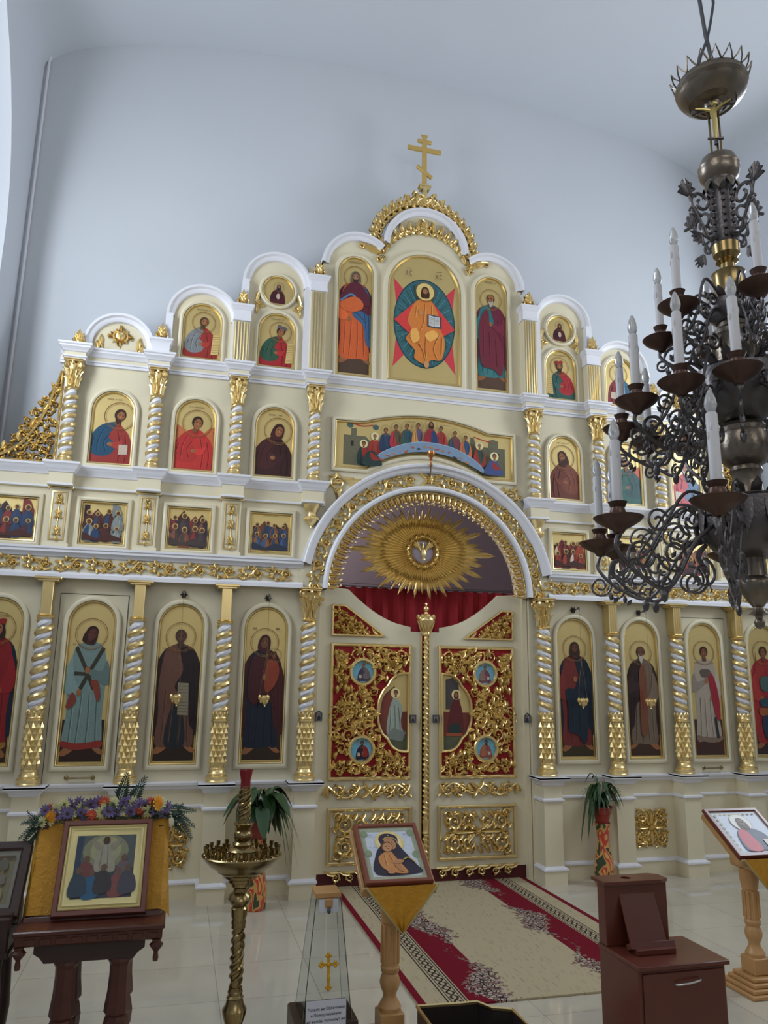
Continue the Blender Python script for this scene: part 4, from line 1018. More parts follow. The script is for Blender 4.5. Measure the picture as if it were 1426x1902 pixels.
# middle tier
def dm(robe, mantle, m=1, hd=None, wings=None, item=None, lean=0, sc=.58, seed=1):
    def d(P): halffig(P, 0, .0, P.h*.82, robe, mantle, m, hd, wings, item, 0, lean); P.script(0, P.h*.9, .14, .014, seed=seed)
    return d
RB = (150, 52, 46)
G4 = 'half-length arched icons of the middle tier'
for x, lab, d in (
    (-3.236, 'half-length icon of a bearded man in a blue mantle, leftmost of the middle tier', dm(RB, (34, 74, 100), 1, dict(beard=.3, look=1, tilt=.25), lean=.08, item='book', seed=21)),
    (-2.444, 'half-length icon of a winged angel in bright red', dm((188, 54, 50), (176, 50, 48), 1, dict(hair=(56, 34, 26), tilt=.2, look=1), wings=(196, 110, 68), item='staff', seed=22)),
    (-1.646, 'half-length icon of a maroon-veiled woman, left of the supper panel', dm((58, 28, 32), (72, 34, 34), 1, dict(hood=(70, 32, 34), tilt=.3, look=1), lean=.04, seed=23)),
    (1.646, 'half-length icon of a brown-cloaked man, right of the supper panel', dm((112, 60, 48), (128, 72, 56), -1, dict(beard=.7, long=1, look=-1, tilt=-.25, hair=(66, 40, 30)), seed=24)),
    (2.444, 'half-length icon of a winged angel in green, right half of the screen', dm((44, 92, 84), (40, 78, 78), -1, dict(tilt=-.2), wings=(196, 96, 66), seed=25)),
    (3.236, 'half-length icon of a man in a crimson mantle over blue, behind the chandelier', dm((180, 50, 62), (60, 96, 130), -1, dict(bald=1, beard=.4, tilt=-.2), item='book', seed=26))):
    icon(lab, (x, YM-.001, 3.897), .49, .835, d, G4, fw=.042, gw=.022)
# square feast pictures
def scene(seed, pal):
    def d(P):
        r = random.Random(seed); w, h = P.w, P.h*1.12; W = w*.45
        dkc = (46, 34, 38)
        P.poly([(-W, .03), (-W, h*.60), (W, h*.60), (W, .03)], dkc)
        ms = [(-W*.95, .62, .5), (-W*.35, .80, .42), (W*.3, .70, .4), (W*.82, .78, .36)]
        for i, (mx, mz, mw) in enumerate(ms):
            mx += r.uniform(-.1, .1)*W; mz += r.uniform(-.08, .06); c = pal[i % 2]
            P.poly([(max(-W, mx-mw*W), .03), (max(-W, mx-mw*W*.85), h*mz*.8), (max(-W, mx-mw*W*.5), h*mz*.9), (max(-W, min(W, mx-mw*W*.1)), h*mz), (min(W, mx+mw*W*.15), h*mz*.93), (min(W, mx+mw*W*.7), h*mz*.8), (min(W, mx+mw*W), .03)], c)
            P.line([(max(-W, mx-mw*W*.3), h*mz*.7), (min(W, mx+mw*W*.1), h*mz*.45), (min(W, mx+mw*W*.4), h*mz*.4)], .006, dk(c, 1.35)); P.line([(max(-W, mx-mw*W*.1), h*mz*.9), (max(-W, mx-mw*W*.2), h*mz*.5)], .005, dk(c, .6))
        if seed % 2: P.poly([(W*.42, h*.2), (W*.42, h*.86), (W*.5, h*.9), (W*.8, h*.84), (W*.98, h*.66), (W, h*.2)], pal[2]); P.poly([(W*.52, h*.25), (W*.52, h*.6), (W*.64, h*.68), (W*.76, h*.6), (W*.76, h*.25)], (30, 24, 30)); P.poly([(-W, h*.3), (-W, h*.84), (-W*.72, h*.84), (-W*.72, h*.3)], dk(pal[3], .8))
        else: P.sm([(-W*.5, h*.44), (-W*.1, h*.60), (W*.4, h*.56), (W*.5, h*.48), (0, h*.40)], pal[2])
        for k in range(8):
            x = -W*.78+W*1.56*(k%4)/3+r.uniform(-.1, .1)*W; z = h*(.46 if k < 4 else .2)+r.uniform(-.04, .04)*h; H = h*r.uniform(.28, .4); c = pal[2+r.randrange(len(pal)-2)]; c2 = pal[2+r.randrange(len(pal)-2)]
            x = max(-W+.3*H, min(W-.3*H, x))
            P.sm([(x-.3*H, z-.42*H), (x-.26*H, z+.2*H), (x, z+.5*H), (x+.26*H, z+.2*H), (x+.3*H, z-.42*H)], c); P.sm([(x-.02*H, z+.45*H), (x-.24*H, z+.1*H), (x-.2*H, z-.3*H), (x, z-.1*H)], dk(c2, 1.1)); P.line([(x+.1*H, z-.3*H), (x+.08*H, z+.2*H)], .004, dk(c, 1.4))
            P.el(x, z+.62*H, .16*H, .17*H, (198, 168, 100)); P.el(x, z+.6*H, .11*H, .13*H, (92, 58, 40))
        P.poly([(-W, .03), (W, .03), (W, .06), (W*.3, .1), (-W*.3, .05), (-W, .11)], pal[-1]); P.script(0, P.h*.95, w*.4, .01, seed=seed)
    return d
RD, BL, GN, BN, GY = (128, 48, 44), (44, 62, 92), (66, 84, 70), (74, 42, 38), (126, 132, 130)
SQ = [(-4.03, 'crowded scene of figures in blue and red, leftmost', 31, (BL, (52, 40, 50), RD, BL, (130, 60, 60), BN)), (-3.236, 'scene of brown and grey figures by a dark doorway, far left bay', 33, ((104, 58, 48), (92, 50, 46), GY, (60, 32, 40), BL, BN)),
      (-2.444, 'scene of a reclining red shape on brown hills', 36, ((118, 66, 52), BN, RD, (120, 74, 60), (60, 50, 60), (70, 60, 56))), (-1.646, 'scene of blue robed figures on ochre hills, left of the arch', 38, (BN, (104, 62, 44), BL, (50, 80, 120), (130, 86, 50), (40, 50, 70))),
      (1.646, 'scene of red cliffs and pale figures, first right of the arch', 42, ((120, 48, 36), (110, 40, 34), (150, 60, 40), (196, 186, 160), RD, BN)), (2.444, 'scene of dark red robed figures, second right of the arch', 44, ((110, 52, 44), BN, RD, (140, 90, 50), GN, BN)),
      (3.236, 'scene half hidden by the chandelier arms', 46, ((104, 46, 44), BN, (150, 90, 50), RD, BL, (60, 36, 36))), (4.03, 'scene at the far right, behind the chandelier column', 48, (BL, BN, RD, GN, GY, BN))]
for x, lab, seed, pal in SQ: icon('square framed '+lab, (x, YS-.001, 3.095), .50, .50, scene(seed, pal), 'square pictures over the frieze', 'rect', fw=.04, gw=.02)
# upper tier
def du(f): return f
icon('gable icon of an old man in a grey-blue mantle, far left', (-2.445, YU-.001, 5.112), .48, .70, dm(RB, (122, 126, 128), 1, dict(beard=.4, hair=(80, 60, 44), look=1, tilt=.2), item='scroll', seed=51), 'half-length icons of the gables', fw=.04, gw=.02)
icon('gable icon of a scroll-holding figure in red and green, under the left round icon', (-1.665, YU-.001, 5.112), .48, .70, dm((164, 44, 48), (50, 84, 66), 1, dict(look=1, tilt=.3, hat=(96, 88, 96)), item='scroll', lean=.05, seed=52), 'half-length icons of the gables', fw=.04, gw=.02)
icon('gable icon of a red-capped figure with a scroll, under the right round icon', (1.665, YU-.001, 5.112), .48, .70, dm((50, 88, 82), (164, 44, 48), -1, dict(beard=.5, hat=(150, 50, 44), tilt=-.1), item='scroll', seed=53), 'half-length icons of the gables', fw=.04, gw=.02)
icon('gable icon of a figure in blue over dark red, far right', (2.445, YU-.001, 5.112), .48, .70, dm((132, 46, 50), (44, 96, 122), -1, dict(bald=1, beard=.4), item='book', seed=54), 'half-length icons of the gables', fw=.04, gw=.02)
for s, sn, hd in ((-1, 'left', dict(hood=(60, 66, 84), beard=.5)), (1, 'right', dict(hood=(52, 40, 44)))):
    def d(P, hd=hd): halffig(P, 0, .02, P.h*.72, (84, 34, 42), (70, 30, 40), 1, hd); P.el(.0, .1, .02, .035, (190, 170, 150))
    icon('small round icon of a dark red robed half figure in the %s gable' % sn, (s*1.675, YU-.001, 5.83), .42, .42, d, 'round icons of the gables', 'circle', fw=.035, gw=.02)
def d(P):
    standing(P, 0, .13, 1.12, (204, 96, 52), (84, 32, 46), None, 1, mcol2=(62, 96, 132), ground=(82, 62, 50), hd=dict(hood=(110, 90, 74), beard=.6, skin=(150, 112, 84)), wide=1.18, gh=.28)
    P.sm([(-.04, 1.1), (-.13, 1.0), (-.17, .86), (0, .92), (.13, .82), (.17, .9), (.1, 1.04), (.03, 1.1)], (92, 36, 50)); P.line(catmull([(-.17, .86), (-.06, .95), (0, .93)], 4, False), .022, (86, 124, 160)); P.sm([(-.15, .86), (-.16, .78), (-.05, .74), (.07, .78), (.09, .86), (.0, .93)], (206, 100, 54)); P.script(0, 1.34, .15, .02, seed=61)
icon('tall arched icon of a hooded elder in orange and blue, left of the central one', (-.82, YU-.001, 5.112), .49, 1.52, d, 'tall icons of the central gable')
def d(P):
    standing(P, 0, .11, 1.1, (54, 112, 116), (110, 40, 58), (62, 120, 122), 1, mcol2=(108, 38, 56), ground=(88, 66, 52), hd=dict(bald=1, beard=.5, look=-1), wide=1.18, gh=.28)
    P.sm([(-.08, .98), (-.15, .8), (-.15, .55), (-.12, .3), (.02, .26), (.12, .2), (.15, .5), (.08, .7), (-.02, .8), (-.03, .96)], (112, 42, 56)); folds(P, [[(-.1, .8), (-.1, .4)], [(-.03, .72), (-.02, .34)], [(.05, .64), (.06, .3)]], (74, 24, 40), .006, (140, 62, 74)); P.script(0, 1.34, .15, .02, seed=62)
icon('tall arched icon of a bearded man in maroon and teal, right of the central one', (.80, YU-.001, 5.112), .49, 1.52, d, 'tall icons of the central gable')
def d(P):
    w, h = P.w, P.h; zc = h*.46
    for a, b in (((-.37, zc+.52), 1), ((.37, zc+.50), 1), ((-.37, zc-.56), 1), ((.37, zc-.58), 1)):
        P.poly([(a[0], a[1]), (a[0]*.35, a[1]*.5+zc*.5), (0, zc), (a[0]*.9, zc+(a[1]-zc)*.35)], (206, 66, 74))
    P.el(0, zc, .365, .545, (34, 66, 74), n=44); P.el(0, zc, .352, .53, (58, 104, 112), n=44)
    r = random.Random(5)
    for k in range(44):
        a = 2*pi*k/44; x, z = .33*cos(a), .50*sin(a); P.line([(x*.45, zc+z*.45), (x, zc+z)], .007, (96, 148, 150) if k % 2 else (44, 92, 70))
    P.poly([(-.36, zc+.0), (-.1, zc+.26), (.1, zc+.26), (.36, zc-.04), (.1, zc-.22), (-.1, zc-.22)], (212, 66, 64))
    OR = (214, 128, 60)
    P.sm([(-.04, zc+.30), (-.13, zc+.22), (-.2, zc+.02), (-.16, zc-.1), (-.22, zc-.22), (-.12, zc-.34), (-.12, zc-.44), (0, zc-.5), (.08, zc-.44), (.2, zc-.42), (.24, zc-.2), (.18, zc-.04), (.16, zc+.12), (.08, zc+.28), (.02, zc+.3)], OR)
    folds(P, [[(-.1, zc+.2), (-.12, zc+.05)], [(0, zc+.24), (-.02, zc), (-.06, zc-.1)], [(.08, zc+.22), (.08, zc+.04)], [(-.2, zc-.18), (-.05, zc-.3), (0, zc-.46)], [(.02, zc-.12), (.0, zc-.3), (.02, zc-.48)], [(.16, zc-.14), (.1, zc-.3), (.14, zc-.42)], [(.2, zc-.16), (.19, zc-.36)], [(-.12, zc-.16), (-.02, zc-.36)]], (168, 84, 38), .008, (240, 186, 96))
    P.sm([(.0, zc-.14), (.1, zc-.08), (.16, zc-.14), (.06, zc-.22)], (240, 178, 92)); P.sm([(-.17, zc-.12), (-.1, zc-.08), (-.06, zc-.2), (-.14, zc-.26)], (238, 176, 90))
    P.el(-.05, zc+.12, .022, .04, (198, 136, 88), .2); P.el(.02, zc-.5, .03, .045, (206, 148, 96))
    P.poly([(.03, zc-.04), (.19, zc-.05), (.19, zc+.1), (.03, zc+.11)], (44, 70, 92)); P.poly([(.045, zc-.025), (.108, zc-.035), (.108, zc+.09), (.045, zc+.1)], (206, 206, 200)); P.poly([(.112, zc-.035), (.176, zc-.03), (.176, zc+.09), (.112, zc+.09)], (206, 206, 200))
    for k in range(5): P.line([(.052, zc+.0+.018*k), (.1, zc-.005+.018*k)], .004, (130, 110, 110)); P.line([(.12, zc-.005+.018*k), (.168, zc+.018*k)], .004, (130, 110, 110))
    head(P, 0, zc+.38, .062, hair=(70, 42, 28), beard=.35, long=1, halofill=(224, 198, 124), skin=(160, 108, 72))
    for x, g in ((-.19, 'IC'), (.17, 'XC')):
        x -= .03
        if g == 'IC': P.line([(x, zc+.56), (x, zc+.62)], .007, (90, 66, 40))
        else: P.line([(x-.015, zc+.56), (x+.015, zc+.62)], .006, (90, 66, 40)); P.line([(x-.015, zc+.62), (x+.015, zc+.56)], .006, (90, 66, 40))
        P.line([(x+.05+.016*cos(q), zc+.59+.03*sin(q)) for q in [radians(50+26*i) for i in range(11)]], .006, (90, 66, 40)); P.line([(x-.01, zc+.645), (x+.06, zc+.65)], .005, (90, 66, 40))
icon('largest arched icon, seated figure in orange before a teal oval and red star', (-.01, YU-.001, 5.112), .98, 1.68, d, None, fw=.055, gw=.03)
# long supper panel
def mid(a, b, n, f): return [f(i/n) for i in range(n+1)]
def sup_outline():
    L, Rr = -1.05, 1.05; up = lambda t: (-.71+1.42*t, 4.66+.125*sin(pi*t)**.85-0); dn = lambda t: (.66-1.32*t, 4.06+.21*sin(pi*t)**.85)
    return [(L, 4.06), (L, 4.655)] + mid(0, 1, 26, up) + [(Rr, 4.655), (Rr, 4.06)] + mid(0, 1, 26, dn)
def d(P):
    OL = (104, 102, 80)
    P.poly([(-.92, .03), (-.92, .36), (-.84, .36), (-.84, .44), (-.78, .44), (-.78, .36), (-.68, .36), (-.62, .3), (-.62, .03)], OL)
    P.poly([(.92, .03), (.92, .36), (.84, .36), (.84, .44), (.78, .46), (.72, .44), (.72, .36), (.58, .36), (.55, .46), (.51, .46), (.5, .2), (.62, .03)], OL)
    P.poly([(-.84, .3), (-.81, .3), (-.81, .24), (-.84, .24)], (40, 40, 34)); P.poly([(.82, .3), (.85, .3), (.85, .24), (.82, .24)], (40, 40, 34))
    for x, z in ((-.85, .47), (-.57, .47)): P.el(x, z, .035, .03, (74, 96, 90))
    P.line(catmull([(-.84, .5), (-.72, .47), (-.6, .49)], 4, False), .014, (176, 60, 48)); P.line(catmull([(.55, .47), (.66, .44), (.76, .42)], 4, False), .012, (176, 60, 48))
    FG = [(-.70, .14, 'l', (40, 62, 60), RB), (-.58, .23, 'l', RB, (160, 60, 50)), (-.46, .31, '', (44, 62, 90), (50, 70, 96)), (-.345, .355, '', (176, 56, 66), (90, 80, 62)), (-.225, .375, '', (60, 88, 76), (46, 76, 100)), (-.10, .395, '', (196, 140, 80), (92, 84, 120)),
          (.16, .38, 'b', (184, 66, 70), RB), (.32, .34, '', (60, 76, 92), (128, 60, 64)), (.44, .30, '', (196, 110, 70), (50, 80, 112)), (.60, .22, 'r', RB, (46, 74, 64))]
    for x, z, k, a, b in FG:
        z += .05
        P.sm([(x-.065, z-.14), (x-.06, z), (x-.02, z+.05), (x+.02, z+.05), (x+.06, z), (x+.065, z-.14)], a); P.sm([(x-.02, z+.04), (x+.03, z+.04), (x+.05, z-.03), (x+.02, z-.12), (x-.01, z-.05)], b)
        P.line([(x-.03, z), (x-.035, z-.1)], .005, dk(a, .6)); P.line([(x-.04, z), (x-.045, z-.1)], .004, dk(a, 1.35)); P.line([(x+.03, z), (x+.035, z-.08)], .005, dk(b, .6))
        if k in 'lr' and k: P.el(x, z+.085, .045, .045, (226, 212, 160))
        head(P, x, z+.085, .03, halo=0 if k else 1, beard=.2 if int(x*100) % 2 else 0, hair=(70, 46, 32) if int(x*100) % 3 else (150, 140, 124))
    P.sm([(-.04, .27), (-.03, .44), (.02, .5), (.06, .5), (.1, .44), (.12, .27)], (150, 44, 56)); P.sm([(.05, .48), (.1, .44), (.13, .27), (.05, .26), (.04, .38)], (44, 66, 108)); head(P, .04, .545, .036, beard=.3, long=1)
    lo = [(.62-1.22*k/20, .035+.195*sin(pi*(.02+.96*k/20))**.85) for k in range(21)]; P.poly(catmull([(-.6, .10), (-.5, .19), (-.3, .285), (-.1, .335), (.1, .335), (.3, .30), (.5, .21), (.62, .12), (.68, .05)], 4, False)+lo, (124, 148, 172))
    P.line(catmull([(-.6, .10), (-.5, .19), (-.3, .285), (-.1, .335), (.1, .335), (.3, .30), (.5, .21), (.62, .12)], 4, False), .006, (160, 190, 214))
    r = random.Random(8)
    for k in range(16):
        t = -1+2*(k+.5)/16; x = t*.55; z = .31-.2*t*t-.02-r.uniform(0, .04); P.el(x, z, r.uniform(.01, .03), r.uniform(.007, .014), r.choice([(180, 84, 60), (48, 64, 92), (60, 50, 60), (196, 120, 70)]), r.uniform(-.6, .6))
    for x, z, a in ((-.62, .09, (40, 60, 58)), (.76, .1, (66, 80, 130))):
        P.sm([(x-.1, z-.06), (x-.08, z+.04), (x-.02, z+.1), (x+.04, z+.08), (x+.09, z), (x+.1, z-.06)], a); P.sm([(x-.02, z+.08), (x+.05, z+.04), (x+.08, z), (x, z+.0)], RB)
    P.el(.77, .245, .05, .05, (232, 220, 170)); head(P, .77, .245, .034, halo=0); P.script(-.2, .545, .12, .012, seed=71); P.script(.2, .54, .14, .012, seed=72)
pts = sup_outline(); t = icon('long arched panel of a supper, a row of figures behind a pale blue curved table', (0, .168, 4.06), 2.1, .72, d, None, 'rect', fw=.035, gw=.025, pts=[(x, z-4.06) for x, z in pts])

# ---------------------------------------------------------------- royal doors
DY = .2
def leafdoor(s, sn):
    t = thing('door_leaf', '%s leaf of the gilded openwork centre doors with a red backing' % sn, 'door', (s*1.09, DY, .13), 0, 'leaves of the centre doors')
    X = lambda x: s*x-s*1.09
    Z = lambda z: z-.13
    def o2(name, mb, m_, sm=True, par=None, label=None):
        mb.v = [(x*s-s*1.09, y, z-.13) for x, y, z in mb.v]; return obj(name, mb, m_, par or t, sm, label=label)
    # built for the right leaf (x > 0), mirrored by s
    b = MB(); cur = [(.20, 2.48)] + [(.20+.62*k/10, 2.48+.35*(k/10)**1.7) for k in range(1, 11)]
    b.prism([(.03, .13), (.03, 2.42), (.155, 2.42), (.155, 2.465)] + cur[1:] + [(1.085, 2.85), (1.085, .13)], 0, .045); o2('door_board', b, CREAM, False)
    pts = [(.145, .97), (.145, 2.285), (.985, 2.285), (.985, .97)]
    b = MB(); b.box(.15, .98, -.003, 0, .975, 2.28); o2('red_backing', b, REDB, False, label='red cloth behind the carving')
    b = MB(); ringframe(b, pts, [(0, 0), (0, .02), (.008, .028), (.02, .028), (.03, .02), (.034, .002)]); o2('gilt_frame', b, GOLD)
    meds = ((.655, 2.005), (.655, 1.255))
    ann = catmull([(.195, 1.245), (.28, 1.255), (.345, 1.30), (.39, 1.37), (.435, 1.41), (.475, 1.50), (.487, 1.61), (.475, 1.73), (.43, 1.82), (.39, 1.86), (.345, 1.93), (.28, 1.975), (.195, 1.985)], 3, False)
    def inside(u, v):
        if not (.20 < u < .93 and 1.03 < v < 2.225): return False
        for a, c in meds:
            if (u-a)**2+(v-c)**2 < .165**2: return False
        return not (u < .53 and abs(v-1.615) < .40 and (u-.19)/.37 + 0 < 1.0*sqrt(max(0, 1-((v-1.615)/.42)**2)))
    f = MB(plain); fill(f, inside, .17, .965, 1.0, 2.26, .125, 14, .034, w=.24, lf=1.5); fill(f, inside, .12, .99, .93, 2.3, .15, 77, .026, w=.18, lf=1.0); r = random.Random(4)
    for k in range(9):
        u, v = r.uniform(.2, .93), r.uniform(1.05, 2.2)
        if inside(u, v): f.grapes(u, v, .05, .042)
    for u0, v0, u1, v1, bd in ((.9, 1.05, .9, 2.2, .05), (.25, 1.06, .9, 1.1, .04), (.25, 2.2, .9, 2.17, -.04), (.56, 1.4, .88, 1.62, .06), (.56, 1.82, .88, 1.62, -.06)):
        pass
    o2('openwork_carving', f, GOLD)
    for i, (a, c) in enumerate(meds):
        b = MB(); ringframe(b, [(a-.142*cos(q), c+.142*sin(q)) for q in [2*pi*k/32 for k in range(32)]], [(0, 0), (.003, .026), (.012, .036), (.03, .036), (.038, .022), (.04, .01)])
        ring = o2('medallion', b, GOLD)
        P = Paint(.21, .21); P.el(0, .105, .104, .104, (120, 182, 206), n=32)
        pal = [((74, 62, 84), (120, 110, 110)), ((120, 74, 88), (150, 120, 110)), ((44, 34, 44), (150, 52, 48)), ((150, 86, 76), (176, 110, 84))][(0 if s < 0 else 1)+2*i]
        halffig(P, (.01 if s < 0 else 0), .012, .19, pal[0], pal[1], s, dict(beard=.4, hair=(120, 110, 100) if i == 0 else (60, 40, 30), halo=1), None, 'book')
        o = P.make('medallion_painting', ring, 0, mats=[LEAFG, PAINT]); o.location = (s*a-s*1.09, -.008, c-.13-.105)
    closed = [(.195, 1.245)] + [p for p in ann[::1]][::-1] if False else ann
    out = [(p[0], p[1]) for p in ann]          # runs from the bottom up along the outer side
    poly = [(.19, 1.245), (.19, 1.985)] + out[::-1][1:-1]
    b = MB(); b.loft([[(x, -h, z) for x, z in offset(poly, dd)] for dd, h in ((-.022, 0), (-.022, .03), (-.012, .04), (-.002, .036), (.004, .02))]); fr = o2('picture_frame', b, GOLD)
    P = Paint(2.2, 3)
    P.poly([(x*s, z) for x, z in poly], (255, 255, 255), 0)
    lo = [(x*s, z) for x, z in poly if z < 1.62]; q = max(lo, key=lambda p: abs(p[0]))
    P.poly([(s*.192, 1.25)] + [(s*.192, 1.62)] + [(x*s, z) for x, z in out[::-1] if z <= 1.63], (112, 54, 44)); P.poly([(s*.192, 1.25)] + [(s*.192, 1.38)] + [(x*s, z) for x, z in out[::-1] if z <= 1.39], (86, 88, 66))
    if s < 0:
        P.sm([(-.45, 1.45), (-.47, 1.6), (-.44, 1.76), (-.36, 1.84), (-.32, 1.86), (-.34, 1.74), (-.3, 1.6), (-.36, 1.45)], (120, 62, 50)); P.sm([(-.40, 1.42), (-.38, 1.62), (-.34, 1.74), (-.29, 1.74), (-.24, 1.64), (-.26, 1.5), (-.22, 1.4), (-.32, 1.36)], (150, 160, 148)); folds(P, [[(-.36, 1.66), (-.37, 1.42)], [(-.32, 1.68), (-.31, 1.42)], [(-.28, 1.66), (-.26, 1.44)]], (90, 104, 100), .006, (190, 196, 180))
        P.poly([(-.42, 1.36), (-.24, 1.33), (-.2, 1.42), (-.34, 1.46)], (120, 126, 118)); P.el(-.315, 1.80, .05, .05, (224, 208, 150)); head(P, -.31, 1.80, .03, halo=0)
    else:
        P.poly([(.22, 1.64), (.22, 1.94), (.3, 1.96), (.36, 1.9), (.38, 1.64)], (74, 66, 66)); P.sm([(.24, 1.42), (.26, 1.62), (.31, 1.74), (.36, 1.74), (.4, 1.62), (.41, 1.42), (.33, 1.38)], (92, 38, 38)); P.sm([(.26, 1.42), (.28, 1.5), (.36, 1.5), (.38, 1.42)], (38, 56, 52)); P.el(.335, 1.79, .05, .05, (224, 208, 150)); head(P, .335, 1.79, .032, halo=0, hood=(92, 38, 38)); P.poly([(.22, 1.38), (.4, 1.38), (.4, 1.41), (.22, 1.41)], (150, 80, 50))
    o = P.make('annunciation_painting', fr, 0); o.name = 'half_picture'; o.location = (-s*1.09, -.012, -.13)
    # strip, lower panel, corner triangle, fringe
    f = MB(plain); zc = .865
    for k, (u, dd) in enumerate(((.24, 1), (.39, -1), (.74, 1), (.89, -1))): f.scroll(u, zc, .062, radians(90*dd), dd, 1.3, .014, .03, 4)
    for k in range(4): f.leaf(.565, zc, k*pi/2+pi/4, .11, .022, .028, .5)
    for u in (.16, .31, .46, .67, .82, .97): f.leaf(u, zc-.055, pi/2-.4, .11, .024, .026, .8); f.leaf(u, zc+.055, -pi/2+.4, .11, .024, .026, .8)
    f.rosette(.565, zc, .04, .03); f.ribbon(catmull([(.14, zc-.06), (.3, zc+.06), (.5, zc-.04), (.63, zc+.04), (.8, zc-.06), (.98, zc+.05)], 6, False), .013, .026)
    f.ribbon([(.14, zc-.08), (.98, zc-.08)], .008, .015) if False else None
    o2('carved_strip', f, GOLD)
    b = MB(); ringframe(b, [(.135, .205), (.135, .715), (.975, .715), (.975, .205)], [(0, 0), (0, .018), (.008, .026), (.018, .026), (.028, .016), (.03, 0)]); o2('lower_frame', b, GOLD2)
    f = MB(plain); cx, cz = .555, .462
    for qx in (-1, 1):
        for qz in (-1, 1):
            f.scroll(cx+qx*.25, cz+qz*.1, .085, pi/2, qx*qz, 1.35, .018, .034, 5); f.scroll(cx+qx*.10, cz+qz*.1, .068, 0, -qx*qz, 1.3, .016, .032, 4); f.scroll(cx+qx*.31, cz+qz*.17, .045, 0, qx*qz, 1.2, .012, .026, 3)
            f.leaf(cx+qx*.03, cz+qz*.02, atan2(qz*.6, qx), .14, .025, .028, .7*qx*qz); f.leaf(cx+qx*.17, cz+qz*.18, 0 if qx > 0 else pi, .12, .02, .024, -.5*qx*qz); f.leaf(cx+qx*.33, cz+qz*.05, qz*pi/2, .1, .02, .024, .5)
            for k in range(4): f.leaf(cx+qx*(.05+.08*k), cz+qz*.2, -qz*pi/2+.5, .09, .024, .03, .6); f.leaf(cx+qx*(.08+.08*k), cz+qz*.02, qz*pi/2-.5, .08, .022, .028, -.8)
        f.leaf(cx+qx*.03, cz, 0 if qx > 0 else pi, .3, .022, .026)
    f.rosette(cx, cz, .05, .035, 8); o2('lower_carving', f, GOLD)
    tri = [(.985, 2.355), (.43, 2.355), (.43, 2.375), (.85, 2.672), (.985, 2.672)]
    b = MB(); b.box(0, 0, 0, 0, 0, 0); b.v = []; b.f = []; b.mi = []; b.c = []
    tr = [(.43, 2.355), (.43, 2.375), (.85, 2.672), (.985, 2.672), (.985, 2.355)]
    b.prism(offset(tr, .01), -.004, 0); o2('triangle_backing', b, REDB, False)
    b = MB(); ringframe(b, tr, [(0, 0), (0, .02), (.006, .026), (.016, .026), (.022, .018), (.024, .002)]); o2('triangle_frame', b, GOLD)
    f = MB(plain); fill(f, lambda u, v: 2.40 < v < 2.62 and u < .94 and (u-.55)*.71 > (v-2.37), .45, .97, 2.37, 2.66, .09, 9, .026, w=.24, lf=1.5)
    fill(f, lambda u, v: 2.39 < v < 2.63 and u < .95 and (u-.53)*.71 > (v-2.37), .45, .97, 2.37, 2.66, .07, 19, .022, w=.24, lf=1.4)
    for k in range(4): f.leaf(.5+.1*k, 2.375, .6, .1, .02, .02, .4)
    o2('triangle_carving', f, GOLD)
    f = MB(plain)
    for k in range(6): u = .18+.14*k; f.scroll(u, .095, .042, pi/2, 1 if k % 2 else -1, 1.2, .012, .022, 3); f.leaf(u, .12, 0, .12, .022, .022, .8)
    f.ribbon([(.12, .137), (.95, .137)], .012, .02); o2('bottom_fringe', f, GOLD)
    if s > 0:
        g = MB(); g.lathe([(.02, .15), (.02, 2.40)], seg=12); helix(g, .020, .0125, .60, 2.36, .05, 0, -1, 6); helix(g, .020, .0125, .15, .46, .05, 0, -1, 6)
        g.lathe([(.03, .46), (.034, .47), (.028, .49), (.028, .55), (.034, .57), (.03, .60)], seg=12)
        g.v = [(x, y-.035, z) for x, y, z in g.v]
        for k in (-.043, .043): g.bbox(k-.008, k+.008, -.02, 0, .15, 2.38, .003)
        o2('astragal', g, GOLD)
        c = MB(); c.lathe([(.035, 0), (.045, .01), (.045, .03), (.038, .04), (.05, .07), (.075, .11), (.09, .15), (.088, .17), (.07, .2), (.045, .215), (.02, .225), (.015, .24)], cy=-.04, seg=20, z0=2.38)
        for k in range(8): a = k*pi/4; c.ell((.085*sin(a), -.04-.085*cos(a), 2.57), (.02, .02, .028), 6, 4); c.tube([(.045*sin(a), -.04-.045*cos(a), 2.4), (.09*sin(a), -.04-.09*cos(a), 2.53)], .008, 5)
        c.ell((0, -.04, 2.655), (.03, .03, .03), 12, 8); c.ell((0, -.04, 2.70), (.012, .012, .02), 8, 6)
        o2('crown', c, GOLD)
    return t
leafdoor(-1, 'left'); leafdoor(1, 'right')
b = MB(); b.box(-1.09, 1.09, .21, .26, .0, .13); iso('threshold', b, mat('dark_red_step', (84, 22, 26), .7), False)
